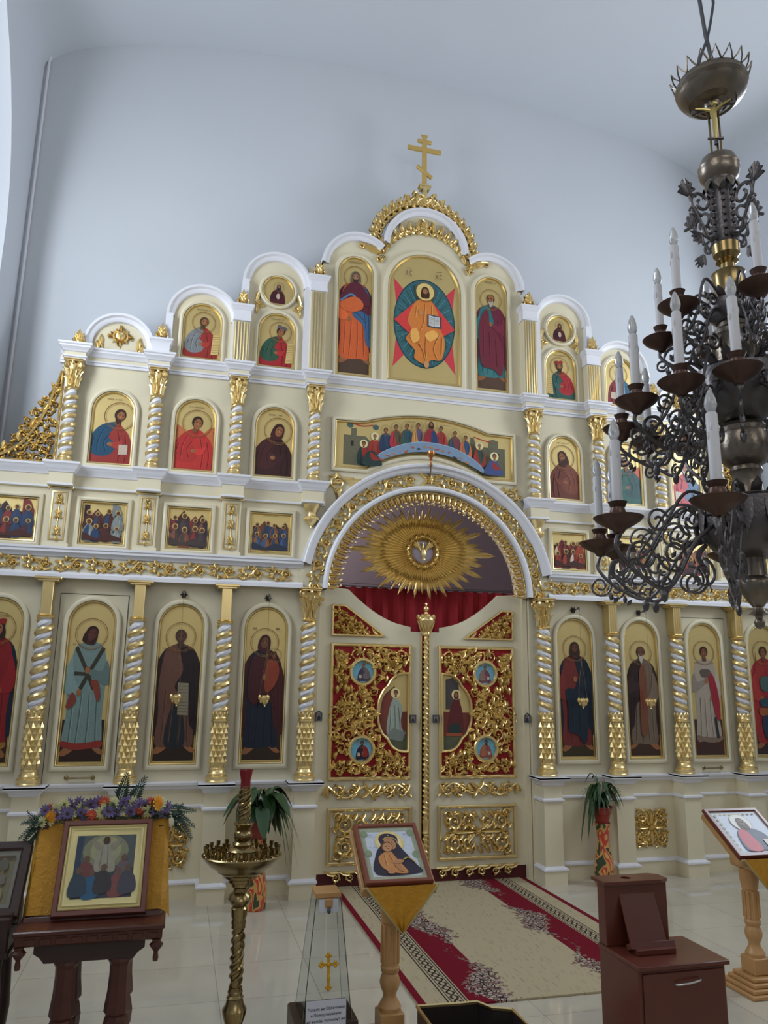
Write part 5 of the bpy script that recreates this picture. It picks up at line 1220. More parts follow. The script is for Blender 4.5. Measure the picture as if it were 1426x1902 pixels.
for x, z, y, lab in ((-1.105, 1.575, YL-.0, 'tiny framed picture on the jamb left of the centre doors'), (1.08, 1.56, YL-.0, 'tiny oval-framed picture on the jamb right of the centre doors'), (-.135, 1.55, DY-.035, 'tiny dark-framed picture on the left door leaf beside the twisted rod'), (.105, 1.55, DY-.035, 'tiny dark-framed picture on the right door leaf beside the twisted rod')):
    t = thing('small_icon', lab, 'icon', (x, y, z), 0, 'tiny pictures by the doors'); w = .034 if abs(x) > 1 else .032
    b = MB(); ringframe(b, [(-w, -.045), (-w, .03), (0, .058 if abs(x) > 1 else .04), (w, .03), (w, -.045)] if abs(x) > 1 else [(-w, -.04), (-w, .04), (w, .04), (w, -.04)], [(0, -.0), (0, .012), (.004, .014), (.011, .012), (.012, .004)]); obj('frame', b, STEEL, t)
    P = Paint(.05, .09); P.poly([(-.022, .01), (-.022, .08), (.022, .08), (.022, .01)], (150, 150, 150)); P.sm([(-.014, .012), (-.012, .045), (0, .055), (.012, .045), (.014, .012)], (60, 50, 60)); P.el(0, .062, .008, .01, SK)
    o = P.make('picture', t, 0); o.location = (0, -.004, -.046)

# ---------------------------------------------------------------- sunburst, wire and red curtain, hanging lamps
def sunburst():
    t = thing('sunburst', 'large gilded sunburst with a bird in a wreath hanging in the great arch', 'sunburst', (0.0, .3, 3.275))
    b = MB(plain); n = 72; r = random.Random(2)
    for layer in range(2):
        for k in range(n):
            a = 2*pi*(k+.5*layer)/n; base = 1/sqrt((cos(a)/.77)**2+(sin(a)/.50)**2); R = base*((1.0, .84, .92, .8)[k % 4] if layer == 0 else .66)*r.uniform(.96, 1.04)
            if layer == 0 and abs(sin(a)) < .12: R *= 1.06
            w = .5*2*pi*R/n*(.98 if layer == 0 else .9); h0 = 0 if layer == 0 else .018
            P = lambda rr, v, h: (rr*cos(a)-v*sin(a), rr*sin(a)+v*cos(a), h0+h)
            rs = [(.12, .25), (R*.45, .6), (R*.78, .92), (R*.88, .8), (R, .0)]; vs = []
            for rr, ww in rs: vs += [P(rr, -w*ww, 0), P(rr, -w*ww*.3, .012), P(rr, 0, .004), P(rr, w*ww*.3, .012), P(rr, w*ww, 0)]
            fs = [(i*5+q, i*5+q+1, i*5+q+6, i*5+q+5) for i in range(4) for q in range(4)]; b.add(vs, fs)
    obj('rays', b, GOLD, t, True)
    b = MB(plain); b.ribbon([(.165*cos(2*pi*i/40), .165*sin(2*pi*i/40)) for i in range(41)], .022, .05)
    for k in range(16): a = 2*pi*k/16; b.scroll(.165*cos(a), .165*sin(a), .03, a, 1, 1.1, .008, .06, 1, False)
    obj('wreath', b, GOLD, t)
    b = MB(plain); b.dome(0, 0, .15, .022, 0, 32); obj('medallion_ground', b, mat('pale_mauve_enamel', (170, 156, 168), .5), t)
    b = MB(); b.ell((0, -.04, -.02), (.028, .02, .06), 10, 6); b.ell((.0, -.05, -.09), (.02, .016, .024), 8, 6)
    b2 = MB(plain)
    for q in (-1, 1):
        for k in range(5): b2.leaf(q*.02, -.0+.01*k, (pi/2-q*(.5+.22*k)), .14-.01*k, .018, .015, q*.2, .03)
    for k in range(3): b2.leaf((k-1)*.01, .03, pi/2+(k-1)*.25, .07, .014, .01, 0, .028)
    b.add(b2.v, b2.f, True); obj('bird', b, GOLD, t)
    b = MB(); b.tube([(0, .0, .48), (0, .0, .86)], .003, 5); b.tube([(-.35, .01, .3), (-.35, .01, .74)], .002, 5); b.tube([(.35, .01, .3), (.35, .01, .74)], .002, 5); obj('hanging_wires', b, STEEL, t)
sunburst()
w = MB(); w.tube([(-1.25, .42, 2.90), (0, .42, 2.885), (1.25, .42, 2.905)], .006, 6); w.tube([(-1.25, .42, 2.93), (0, .42, 2.91), (1.25, .42, 2.915)], .003, 5)
o = obj('curtain_wire', w, STEEL); tag(o, 'thin dark curtain wire stretched behind the sunburst', 'wire')
c = MB(); n = 120; rings = []
for z in (.14, 1.0, 2.0, 2.8, 2.885):
    rings.append([(-1.2+2.4*i/n, .44+.022*sin(i*.75)+.008*sin(i*2.1+z), z+(.0 if z < 2.85 else .008*sin(i*1.1))) for i in range(n+1)])
c.loft(rings, closed=False); o = obj('curtain', c, RED); tag(o, 'deep red curtain hanging behind the gilded centre doors', 'curtain')

def hanging(label, x, chains=True):
    t = thing('hanging_lamp', label, 'hanging lamp', (x, -.05, 1.72), 0, 'hanging lamps before the icons')
    b = MB(); b.lathe([(0, -.058), (.008, -.05), (.006, -.04), (.018, -.03), (.035, -.005), (.045, .025), (.043, .035), (.03, .04), (.03, .05), (.022, .05)], seg=16)
    for k in range(3):
        a = k*2*pi/3+.5; m_ = MB(plain); b.ell((.048*sin(a), -.048*cos(a), .03), (.016, .016, .026), 8, 5); b.ell((.036*sin(a), -.036*cos(a), -.005), (.012, .012, .02), 6, 4)
    obj('lamp_bowl', b, GOLD, t)
    b = MB()
    for k in range(3): a = k*2*pi/3+.5; b.tube([(.05*sin(a), -.05*cos(a), .04), (.028*sin(a), -.028*cos(a), .25), (0, 0, .42)], .0014, 4)
    b.tube([(0, 0, .42), (0, 0, .95)], .0014, 4); b.ell((0, 0, .42), (.006, .006, .008), 6, 4); obj('chain', b, BRASS, t)
    b = MB(); b.tube([(0, 0, .95), (0, .0, .985), (0, .06, .98), (0, .14, .975)], .006, 6)
    m2 = MB(lambda u, v, h: (u, .145-h, .975+v)); m2.rosette(0, 0, .036, .025, 6); b.add(m2.v, m2.f, True); b.ell((0, .02, .985), (.016, .02, .016), 8, 5); obj('bracket', b, BRONZE, t)
for x, lab in ((-2.444, 'small gold hanging lamp in front of the monk with a scroll'), (-1.646, 'small gold heart-shaped hanging lamp in front of the mother and child icon'), (1.646, 'small gold hanging lamp in front of the navy-mantled figure right of the doors'), (2.444, 'small gold hanging lamp in front of the old monk, right part of the screen')): hanging(lab, x)
t = thing('oil_lamp', 'small copper oil lamp on a stem at the top of the great arch', 'lamp', (-.03, -.09, 4.12))
b = MB(); b.lathe([(.012, .0), (.02, .01), (.008, .03), (.008, .06), (.02, .075), (.012, .09), (.03, .11), (.042, .14), (.042, .165), (.036, .165), (.03, .12)], seg=18); obj('lamp_cup', b, mat('copper_glass', (186, 120, 70), .25, .8), t)
b = MB(); b.tube([(0, 0, .0), (0, .01, -.05), (.0, .06, -.09), (0, .09, -.06)], .006, 6); obj('bracket', b, BRASS, t)
# ---------------------------------------------------------------- chandelier
def spiral(cx, cz, R, a0, d, turns=1.4, k=.75, n=22):
    return [(cx+R*(1-k*i/n)*cos(a0+d*2*pi*turns*i/n), cz+R*(1-k*i/n)*sin(a0+d*2*pi*turns*i/n)) for i in range(n+1)]
def chandelier():
    CXY = (-.757, -5.521)
    t = thing('chandelier', 'large dark bronze tiered chandelier with white electric candles hanging at the right', 'chandelier', (CXY[0], CXY[1], 2.08))
    Z = lambda z: z-2.08
    def lt(name, prof, m_, seg=28, label=None, extra=None):
        b = MB(); b.lathe([(r, Z(z)) for r, z in prof], seg=seg)
        if extra: extra(b)
        return obj(name, b, m_, t, label=label)
    def leafring(b, r0, z0, r1, z1, n, w, tipout=0.0, off=0):
        for k in range(n):
            a = 2*pi*(k+off)/n; c, s = cos(a), sin(a); da = w
            P = lambda r, z, q: (r*cos(a+q), r*sin(a+q), Z(z))
            m1 = (r0+r1)/2+.004; zm = (z0+z1)/2
            b.add([P(r0, z0, -da), P(r0+.005, z0, 0), P(r0, z0, da), P(m1, zm, -da*.9), P(m1+.006, zm, 0), P(m1, zm, da*.9), P(r1+tipout, z1, 0)], [(0, 1, 4, 3), (1, 2, 5, 4), (3, 4, 6), (4, 5, 6)], True)
    lt('bottom_finial', [(0, 2.085), (.012, 2.09), (.016, 2.105), (.010, 2.118), (.012, 2.125), (.03, 2.13), (.018, 2.14), (.014, 2.15), (.03, 2.17), (.046, 2.20), (.05, 2.225), (.046, 2.235), (.034, 2.245), (.03, 2.29), (.035, 2.31)], BRONZE2)
    lt('lower_bowl', [(.03, 2.30), (.07, 2.305), (.115, 2.33), (.14, 2.37), (.148, 2.41), (.148, 2.47), (.14, 2.478), (.12, 2.485), (.05, 2.50)], BRONZE, 36, extra=lambda b: (leafring(b, .12, 2.485, .165, 2.52, 18, .12, .0), leafring(b, .148, 2.46, .152, 2.35, 12, .16, 0, .5)))
    lt('baluster', [(.05, 2.49), (.045, 2.50), (.042, 2.56), (.05, 2.575), (.045, 2.59), (.06, 2.60), (.074, 2.62), (.076, 2.69), (.07, 2.70), (.072, 2.715), (.06, 2.73), (.045, 2.735), (.045, 2.75)], BRONZE2, 32)
    lt('middle_bowl', [(.045, 2.735), (.07, 2.745), (.105, 2.775), (.13, 2.82), (.138, 2.86), (.138, 2.90), (.12, 2.915), (.06, 2.92)], BRONZE, 36, extra=lambda b: (leafring(b, .125, 2.905, .165, 2.95, 18, .12, .0), leafring(b, .13, 2.90, .14, 2.80, 10, .2, 0, .5)))
    lt('middle_drum', [(.06, 2.91), (.068, 2.925), (.07, 2.94), (.066, 2.95), (.067, 3.02), (.072, 3.03), (.068, 3.045), (.05, 3.06), (.045, 3.08), (.06, 3.09)], BRONZE2, 32)
    lt('upper_bowl', [(.05, 3.08), (.07, 3.10), (.08, 3.13), (.075, 3.15), (.05, 3.155)], BRONZE, 28, extra=lambda b: leafring(b, .07, 3.15, .1, 3.18, 12, .16))
    lt('upper_drum', [(.04, 3.15), (.05, 3.16), (.052, 3.165), (.049, 3.17), (.049, 3.25), (.053, 3.257), (.04, 3.262), (.026, 3.27), (.024, 3.29), (.036, 3.30), (.03, 3.31), (.042, 3.325), (.044, 3.36), (.03, 3.37)], BRASS, 28)
    b = MB(); b.lathe([(.034, Z(3.36)), (.038, Z(3.37)), (.034, Z(3.38)), (.034, Z(3.56)), (.045, Z(3.575)), (.05, Z(3.60)), (.035, Z(3.61))], seg=20)
    for k in range(6):
        a = k*pi/3
        for j in range(7): b.ell((.036*cos(a), .036*sin(a), Z(3.39+.026*j)), (.009, .009, .012), 6, 4)
    obj('beaded_shaft', b, BRONZE, t)
    lt('globe', [(.03, 3.585), (.045, 3.60), (.062, 3.62), (.068, 3.645), (.066, 3.652), (.068, 3.658), (.055, 3.69), (.03, 3.705), (.0, 3.71)], BRONZE2, 28, extra=lambda b: leafring(b, .045, 3.60, .06, 3.55, 8, .3))
    b = MB()
    for k in range(3): a = k*2*pi/3; b.tube([(.018*cos(a), .018*sin(a), Z(3.70)), (.018*cos(a), .018*sin(a), Z(3.92))], .004, 6)
    obj('rods', b, BRASS, t)
    lt('top_bowl', [(.02, 3.885), (.03, 3.89), (.034, 3.905), (.05, 3.912), (.052, 3.908), (.075, 3.918), (.078, 3.914), (.1, 3.932), (.112, 3.95), (.116, 3.957), (.113, 3.963), (.121, 3.975), (.119, 3.99), (.112, 4.003), (.106, 4.006), (.1, 3.995), (.05, 3.99)], BRONZE2, 36, extra=lambda b: [b.tube([(.114*cos(a-.16), .114*sin(a-.16), Z(4.0)), (.126*cos(a-.08), .126*sin(a-.08), Z(4.014)), (.134*cos(a), .134*sin(a), Z(4.04)), (.126*cos(a+.08), .126*sin(a+.08), Z(4.014)), (.114*cos(a+.16), .114*sin(a+.16), Z(4.0))], .003, 4) for a in [k*pi/9 for k in range(18)]])
    # small crucifix fixed to the rods, facing the nave
    b = MB(); va = atan2(-1.97, -1.67); dx, dy = cos(va), sin(va); sx, sy = -dy, dx
    Pp = lambda u, o, z: (dx*(.03+o)+sx*u, dy*(.03+o)+sy*u, Z(z))
    b.tube([Pp(0, 0, 3.73), Pp(0, 0, 3.91)], .007, 6); b.tube([Pp(-.06, 0, 3.875), Pp(.06, 0, 3.875)], .007, 6); b.tube([Pp(-.025, 0, 3.76), Pp(.025, 0, 3.745)], .005, 6)
    for u in (-.062, .062): b.ell(Pp(u, 0, 3.875), (.012, .012, .012), 6, 4)
    obj('crucifix', b, BRONZE, t)
    bd = MB(); bd.tube([Pp(0, .012, 3.745), Pp(0, .016, 3.79), Pp(0, .014, 3.83), Pp(0, .014, 3.855), Pp(0, .018, 3.865)], [.005, .008, .009, .013, .006], 8)
    for u in (-1, 1): bd.tube([Pp(u*.008, .014, 3.855), Pp(u*.03, .012, 3.87), Pp(u*.056, .008, 3.882)], [.006, .0045, .004], 6)
    bd.ell(Pp(.004, .02, 3.877), (.01, .01, .012), 8, 6); obj('crucified_figure', bd, mat('yellowed_brass', (188, 170, 110), .35, .9), t)
    # arms
    def arm_mesh(R, drop, r0, zs):
        b = MB(lambda r, z, h: (r, h, z)); T = lambda pts, rad: b.tube([(x, z, 0) for x, z in pts], rad, 6, raw=False)
        w = R-r0; zz = -.035
        T(catmull([(r0, zs), (r0+w*.25, zs-drop*.35), (r0+w*.55, -drop), (r0+w*.85, -drop*.8), (R+.01, -drop*.45), (R, zz)], 6, False), .0062)
        T(catmull([(r0, zs+.06), (r0+w*.3, zs+.085), (r0+w*.55, .0), (r0+w*.75, -drop*.5), (R-.03, -drop*.62)], 6, False), .005)
        T(spiral(r0+w*.78, -drop*.55, drop*.33, pi*1.4, 1), .005); T(spiral(r0+w*.48, -drop*.48, drop*.30, 0, -1), .0048); T(spiral(r0+w*.3, .015, drop*.24, -pi*.5, 1), .0045)
        T(spiral(r0+w*.62, .0+.005, drop*.22, pi, -1), .0042); T(spiral(r0+w*.2, -drop*.75, drop*.25, pi*.5, 1), .0045); T(spiral(r0+w*1.02, -drop*.75, drop*.2, pi, 1), .0042); T(spiral(r0+w*.58, -drop*.92, drop*.16, pi*.5, -1), .004)
        T(spiral(r0+w*.12, .06, drop*.2, 0, 1), .004)
        b.ell((r0+w*.6, -drop*1.12, 0), (.012, .022, .01), 8, 5, raw=False); b.ell((r0+w*.92, -drop*.95, 0), (.008, .014, .008), 6, 4, raw=False)
        for (x, z, a) in ((.35, -.35, 2.2), (.66, -.2, .8), (.85, -.95, -.9), (.15, .4, 1.2), (.45, .1, 2.4)):
            x = r0+w*x; z = z*drop; l = .03; c, s = cos(a), sin(a)
            b.add([(x, z, -.004), (x+c*l*.5-s*.009, z+s*l*.5+c*.009, 0), (x+c*l, z+s*l, .0), (x+c*l*.5+s*.009, z+s*l*.5-c*.009, 0), (x+c*l*.5, z+s*l*.5, .007), (x+c*l*.5, z+s*l*.5, -.007)], [(0, 1, 4), (1, 2, 4), (2, 3, 4), (3, 0, 4), (0, 1, 5), (1, 2, 5), (2, 3, 5), (3, 0, 5)])
        return b
    def make_arm(R, z, drop, r0, zs, ang, sc):
        a = obj('arm', arm_mesh(R, drop, r0, zs), BRONZE, t, loc=(0, 0, Z(z))); a.rotation_euler = (0, 0, ang)
        b = MB(); b.lathe([(0, -.045), (.014*sc, -.04), (.02*sc, -.03), (.04*sc, -.02), (.062*sc, -.006), (.072*sc, .006), (.07*sc, .008), (.05*sc, .0), (.028*sc, -.002), (.022*sc, .01), (.024*sc, .02), (.020*sc, .035), (.026*sc, .048), (.028*sc, .052), (.02*sc, .052)], seg=24)
        obj('drip_tray', b, COPPER, a, loc=(R, 0, 0))
        b = MB(); b.lathe([(.0155*sc, .045), (.0155*sc, .215*sc+.02), (.013*sc, .22*sc+.02)], seg=16)
        for k in range(5): an = k*1.4; b.ell((.0155*sc*cos(an), .0155*sc*sin(an), .20*sc-.006*k), (.003, .003, .012), 5, 4)
        obj('candle_tube', b, IVORY, a, loc=(R, 0, 0))
        b = MB(); z0 = .22*sc+.02; b.lathe([(.009*sc, z0), (.012*sc, z0+.006), (.016*sc, z0+.018), (.0165*sc, z0+.026), (.014*sc, z0+.04), (.009*sc, z0+.054), (.004*sc, z0+.064), (0, z0+.067)], seg=14)
        obj('bulb', b, GLASS, a, loc=(R, 0, 0))
        return a
    def ring(R, z, drop, r0, zs, angs, sc):
        a = make_arm(R, z, drop, r0, zs, radians(angs[0]), sc)
        ks = kids(a)
        for g in angs[1:]:
            c = a.copy(); COL.objects.link(c); c.rotation_euler = (0, 0, radians(g)); c.parent = t
            for k in ks: q = k.copy(); COL.objects.link(q); q.parent = c
    ring(.475, 2.385, .19, .12, .02, (-139, -177, -229, -243, -300, -335, -20, -60, -100), 1.0)
    ring(.37, 2.77, .14, .11, .06, (-130, -154, -181, -224, -255, -280, -307, -335, 0, -30, -60, -100), .92)
    ring(.235, 3.085, .12, .06, .04, (-110, -170, -235, -291, -350, -50), .88)
    # ear scrolls on the shaft, drop leaves under the lower bowl
    for k in range(4):
        b = MB(lambda r, z, h: (r, h, z)); T = lambda pts, rad: b.tube([(x, z, 0) for x, z in pts], rad, 6, raw=False)
        T(catmull([(.03, -.08), (.06, -.10), (.09, -.05), (.12, .0), (.14, .05)], 5, False), .005); T(spiral(.09, .03, .047, -pi*.5, 1), .0055); T(spiral(.07, -.07, .03, pi, 1), .005); T(spiral(.12, -.01, .02, 0, 1), .004)
        for q in range(7): an = pi/2+(q-3)*.5; T([(.145, .05), (.145+.035*cos(an+.0), .05+.05*sin(an)), (.15+.02*cos(an), .05+.06*sin(an))], [.007, .006, .002])
        for q in range(5): an = -.8+(q-2)*.45; T([(.10, -.09), (.1+.03*cos(an), -.09+.03*sin(an)), (.1+.045*cos(an), -.09+.04*sin(an))], [.006, .006, .002])
        o = obj('ear_scroll', b, BRONZE, t, loc=(0, 0, Z(3.47))); o.rotation_euler = (0, 0, radians(-175+90*k))
    for k in range(6):
        b = MB(); b.tube(catmull([(.13, 0, 0), (.155, 0, -.03), (.14, 0, -.08), (.125, 0, -.15)], 5, False), [.012+.008*sin(pi*min(1, i/15*1.2)) if i < 12 else .004 for i in range(16)], 6, flat=.5)
        b.tube(catmull([(.13, 0, .01), (.17, 0, .0), (.2, 0, -.0), (.185, 0, .02)], 4, False), .006, 5); b.tube([(.13, 0, .1), (.16, .0, .06), (.15, 0, .0)], .008, 5)
        o = obj('drop_leaf', b, BRONZE, t, loc=(0, 0, Z(2.35))); o.rotation_euler = (0, 0, radians(-158+60*k))
    # two crossing suspension cables
    up = Z(9.4); b = MB(); b.tube([(-.06, .01, Z(3.995)), (-.03, .0, Z(4.11)), (.0, .0, Z(4.18)), (.03, .01, Z(4.27)), (.05, .01, Z(4.36)), (.055, .02, Z(4.5)), (.05, .03, Z(5)), (.03, .05, Z(7)), (0, .05, up)], .0055, 6)
    b.tube([(.03, 0, Z(3.995)), (-.005, 0, Z(4.2)), (-.03, 0, Z(4.5)), (-.03, .0, Z(7)), (0, .05, up)], .007, 6); obj('suspension_cable', b, STEEL, t)
chandelier()

# ---------------------------------------------------------------- honey-wood icon stands
def turned(b, x, y, prof, seg=16, sq=False):
    b.lathe(prof, x, y, 4 if sq else seg)
def stand(label, x, y, top, group):
    """y, top: back (upper) edge of the sloped desk"""
    t = thing('icon_stand', label, 'icon stand', (x, y, 0), 0, group); h = top
    b = MB()
    for hw, a, c in ((.17, .0, .025), (.148, .025, .05), (.126, .05, .075), (.104, .075, .10)): b.bbox(-hw, hw, -hw-.16, hw-.16, a, c, .005)
    b.bbox(-.066, .066, -.226, -.094, .10, .20, .006); obj('stepped_base', b, LWOOD, t)
    b = MB(); b.lathe([(.06, .20), (.062, .22), (.05, .24), (.038, .26), (.036, .28), (.05, .31), (.056, .335), (.05, .36), (.042, .38), (.05, .39), (.052, .41), (.046, .42), (.046, h-.46), (.052, h-.455), (.052, h-.44), (.06, h-.40), (.06, h-.33)], 0, -.16, 20)
    for k in range(10): a = k*2*pi/10; b.tube([(.046*cos(a), -.16+.046*sin(a), .43), (.046*cos(a), -.16+.046*sin(a), h-.47)], .0085, 6)
    obj('turned_post', b, LWOOD, t)
    # sloped desk: from (0, h) at the back down to (-.35, h-.26) in front
    sl = atan2(.238, .35); L = sqrt(.238**2+.35**2)
    b = MB(); b.bbox(-.2, .2, -L, 0, -.045, -.02, .004); b.bbox(-.205, .205, -L-.012, -L, -.045, .012, .003); b.bbox(-.205, -.185, -L, 0, -.05, -.012, .003); b.bbox(.185, .205, -L, 0, -.05, -.012, .003)
    o = obj('sloped_desk', b, LWOOD, t, loc=(0, 0, h)); o.rotation_euler = (sl, 0, 0)
    b = MB(); b.bbox(-.06, .06, -.27, -.05, h-.33, h-.2, .01); obj('desk_bracket', b, LWOOD, t)
    return t, sl, L, h
def loose_icon(label, x, y, z, sl, w, L, m_, draw, inner=None, iw=.03, group=None, thick=.02, gm=None):
    """framed picture lying on a slope; origin at the back edge"""
    t = thing('framed_icon', label, 'icon', (x, y, z), 0, group); t.rotation_euler = (sl-pi/2, 0, 0)
    # local frame: x right, z up the slope, -y away from the desk
    pts = [(-w/2, -L), (-w/2, 0), (w/2, 0), (w/2, -L)]
    b = MB(); ringframe(b, pts, [(0, 0), (0, thick), (.004, thick+.006), (iw*.8, thick+.006), (iw, thick-.004)]); obj('frame', b, m_, t)
    P = Paint(w-2*iw, L-2*iw); P.poly([(-P.w/2, 0), (-P.w/2, P.h), (P.w/2, P.h), (P.w/2, 0)], gm or (190, 196, 206)); draw(P)
    o = P.make('picture', t, 0, mats=[LEAFG, PAINT]); o.location = (0, -(thick-.006), -L+iw)
    if inner:
        b = MB(); ringframe(b, offset(pts, iw), [(0, thick-.01), (0, thick+.0), (.006, thick+.004), (.012, thick-.002), (.02, thick+.004), (.03, thick-.001), (inner, thick-.004)]); obj('inner_frame', b, mat('pale_gilt', (214, 200, 142), .35, .3), t)
    return t
YC = (206, 186, 142)
t, sl, L, h = stand('honey-wood icon stand with one turned post in front of the carpet', -1.225, -2.9, 1.088, 'honey-wood icon stands')
def d(P):
    w, h = P.w, P.h
    for x0 in (-w*.5, w*.42): P.poly([(x0, 0), (x0, h), (x0+w*.08, h), (x0+w*.08, 0)], (150, 156, 134))
    P.poly([(-w/2, h*.92), (-w/2, h), (w/2, h), (w/2, h*.92)], (156, 160, 140)); P.poly([(-w/2, 0), (-w/2, h*.06), (w/2, h*.06), (w/2, 0)], (160, 160, 140))
    for x, z in ((-.42, .88), (.42, .88), (-.42, .5), (.42, .45)): P.el(w*x, h*z, .02, .025, (128, 142, 112))
    P.el(0, h*.70, .082, .082, (214, 190, 120), n=32); P.el(0, h*.70, .066, .066, (226, 212, 170), n=32)
    N = (48, 42, 56); F = lambda u, v: (u*.34/1, v*h)
    P.sm([(-.035, h*.86), (-.06, h*.76), (-.055, h*.64), (-.09, h*.5), (-.115, h*.1), (.13, h*.1), (.12, h*.26), (.07, h*.52), (.05, h*.66), (.05, h*.8), (.015, h*.87)], N)
    P.el(.002, h*.68, .032, .046, (170, 124, 88), .25); P.el(-.006, h*.70, .006, .003, (40, 26, 22)); P.el(.014, h*.695, .006, .003, (40, 26, 22)); P.el(.004, h*.655, .003, .014, (196, 148, 108)); P.el(.006, h*.625, .008, .0025, (120, 56, 44)); P.line(catmull([(-.035, h*.74), (-.01, h*.80), (.035, h*.76), (.045, h*.66)], 4, False), .005, (190, 160, 90))
    P.sm([(-.045, h*.5), (-.085, h*.4), (-.075, h*.22), (-.02, h*.12), (.06, h*.1), (.04, h*.26), (.01, h*.42), (-.01, h*.54)], (188, 130, 78)); folds(P, [[(-.05, h*.45), (-.05, h*.25)], [(-.02, h*.45), (0, h*.2)]], (140, 84, 50), .004, (222, 176, 110))
    P.el(-.024, h*.60, .034, .038, (92, 60, 38), -.4); P.el(-.02, h*.595, .027, .032, (182, 132, 94), -.4); P.el(-.028, h*.61, .005, .003, (40, 26, 22)); P.el(-.010, h*.61, .005, .003, (40, 26, 22)); P.el(-.018, h*.565, .007, .002, (120, 56, 44)); P.sm([(.02, h*.36), (.055, h*.32), (.03, h*.28), (-.02, h*.3)], (178, 126, 88), 3); P.sm([(-.05, h*.14), (-.02, h*.18), (-.015, h*.1), (-.05, h*.1)], (178, 126, 88), 3); P.el(.02, h*.2, .012, .03, (170, 120, 84), .4); P.line(catmull([(.05, h*.34), (.085, h*.38), (.115, h*.28)], 4, False), .007, (190, 160, 90)); P.el(-.0, h*.82, .004, .004, (200, 170, 100), n=8)
    P.script(-.105, h*.82, .03, .012, (120, 130, 170), 81); P.script(.095, h*.82, .03, .012, (120, 130, 170), 82); P.script(-.10, h*.58, .04, .01, (120, 130, 170), 83)
loose_icon('framed icon of a dark-veiled mother embracing a child, silver ground, on the middle stand', -1.227, -2.9, 1.093, sl, .372, L-.005, mat('red_wood_frame', (120, 62, 42), .35), d, iw=.026)
def cloth_tri(label, x, y, z):
    b = MB(); n = 14; vs = []; fs = []
    for j in range(n+1):
        v = j/n; hw = .195*(1-v)+.003
        for i in range(9):
            u = -1+2*i/8; vs.append((u*hw, -.004-.012*sin(u*7+v*3)*v-.004, -.225*v))
    for j in range(n):
        for i in range(8): a = j*9+i; fs.append((a, a+1, a+10, a+9))
    b.add(vs, fs, True); n0 = len(b.v); b.add([(a, c+.004, e) for a, c, e in b.v[:n0]], [list(reversed(f)) for f in b.f], True)
    hem = MB(); hem.tube([(-.198, -.008, 0), (-.1, -.01, -.115), (0, -.012, -.23), (.1, -.01, -.115), (.198, -.008, 0)], .006, 6)
    t = thing('altar_cloth', label, 'cloth', (x, y, z)); obj('cloth', b, YCLOTH, t); obj('fringe', hem, mat('grey_gold_fringe', (168, 156, 108), .7), t)
cloth_tri('gold brocade triangle cloth hanging from the middle icon stand', -1.22, -3.268, .862)
t, sl, L, h = stand('honey-wood icon stand at the right edge, cut by the photo frame', 1.33, -2.6, 1.062, 'honey-wood icon stands')
def d(P):
    w, h = P.w, P.h; P.poly([(-w*.46, h*.05), (-w*.46, h*.95), (w*.46, h*.95), (w*.46, h*.05)], (198, 206, 222))
    for k in range(9): P.el(-w*.43, h*(.1+.1*k), .008, .012, (170, 160, 120)); P.el(-w*.4+w*.1*k, h*.93, .012, .006, (170, 160, 120))
    P.el(0, h*.72, .075, .075, (222, 222, 216), n=30); P.ring(0, h*.72, .074, .004, (176, 160, 110))
    P.sm([(-.05, h*.56), (-.1, h*.4), (-.11, h*.06), (0, h*.06), (.12, h*.06), (.115, h*.4), (.05, h*.56)], (60, 74, 96)); P.sm([(-.03, h*.57), (-.09, h*.42), (-.09, h*.06), (.01, h*.06), (.0, h*.4)], (190, 70, 84)); head(P, 0, h*.70, .045, halo=0, hair=(66, 46, 38), beard=.3, long=1, skin=(120, 96, 86)); P.poly([(.06, h*.1), (.12, h*.12), (.12, h*.3), (.06, h*.28)], (214, 208, 196))
loose_icon('framed icon of a figure in red and blue on silver, on the right-edge stand', 1.331, -2.6, 1.067, sl, .425, L-.005, mat('dark_red_frame', (104, 50, 40), .3), d, iw=.03)
b = MB(); b.bbox(-.20, .22, -.02, 0, -.02, .0, .003); vs = []; fs = []
cloth_tri('gold brocade triangle cloth hanging from the right-edge icon stand', 1.33, -2.97, .836)

# ---------------------------------------------------------------- carved icon table at the left with draped icon and garland
t = thing('icon_table', 'dark reddish carved wooden icon table on turned legs at the lower left', 'table', (-2.76, -2.95, 0))
b = MB(); b.bbox(-.345, .33, -.27, .16, .665, .715, .006); b.bbox(-.355, .34, -.28, .17, .71, .735, .006)
for k in range(9): b.bbox(-.30+.07*k, -.25+.07*k, -.276, -.268, .672, .70, .002)
obj('table_frame', b, DWOOD, t)
b = MB()
for i, (x0, x1) in enumerate(((-.26, .25),)):
    pts = [(x0, .665), (x0, .62), (x0+.03, .60), (x0+.05, .575), (x1-.05, .575), (x1-.03, .60), (x1, .62), (x1, .665)]; b.prism(pts, -.22, -.18); b.prism(pts, .07, .10)
b.bbox(x0+.02, x1-.02, -.2, .09, .6, .665); obj('carved_apron', b, DWOOD2, t)
for x, y in ((-.11, -.17), (.14, -.17), (-.11, .06), (.14, .06)):
    b = MB(); b.lathe([(.055, .575), (.06, .56), (.05, .54), (.048, .50), (.052, .42), (.06, .36), (.062, .33), (.05, .315), (.056, .30), (.066, .25), (.062, .19), (.05, .17), (.046, .16), (.06, .14), (.055, .03), (.062, .0)], x, y, 8); obj('leg', b, DWOOD, t, False)
for x in (-.32, .305):
    b = MB(); b.lathe([(.012, -.10), (.014, -.085), (.010, -.06), (.03, -.035), (.034, -.025), (.02, -.012), (.024, 0)], x, -.25, 8, z0=.665); obj('drop_pendant', b, DWOOD, t, False)
SL = atan2(.42, .22); LL = sqrt(.42**2+.22**2)
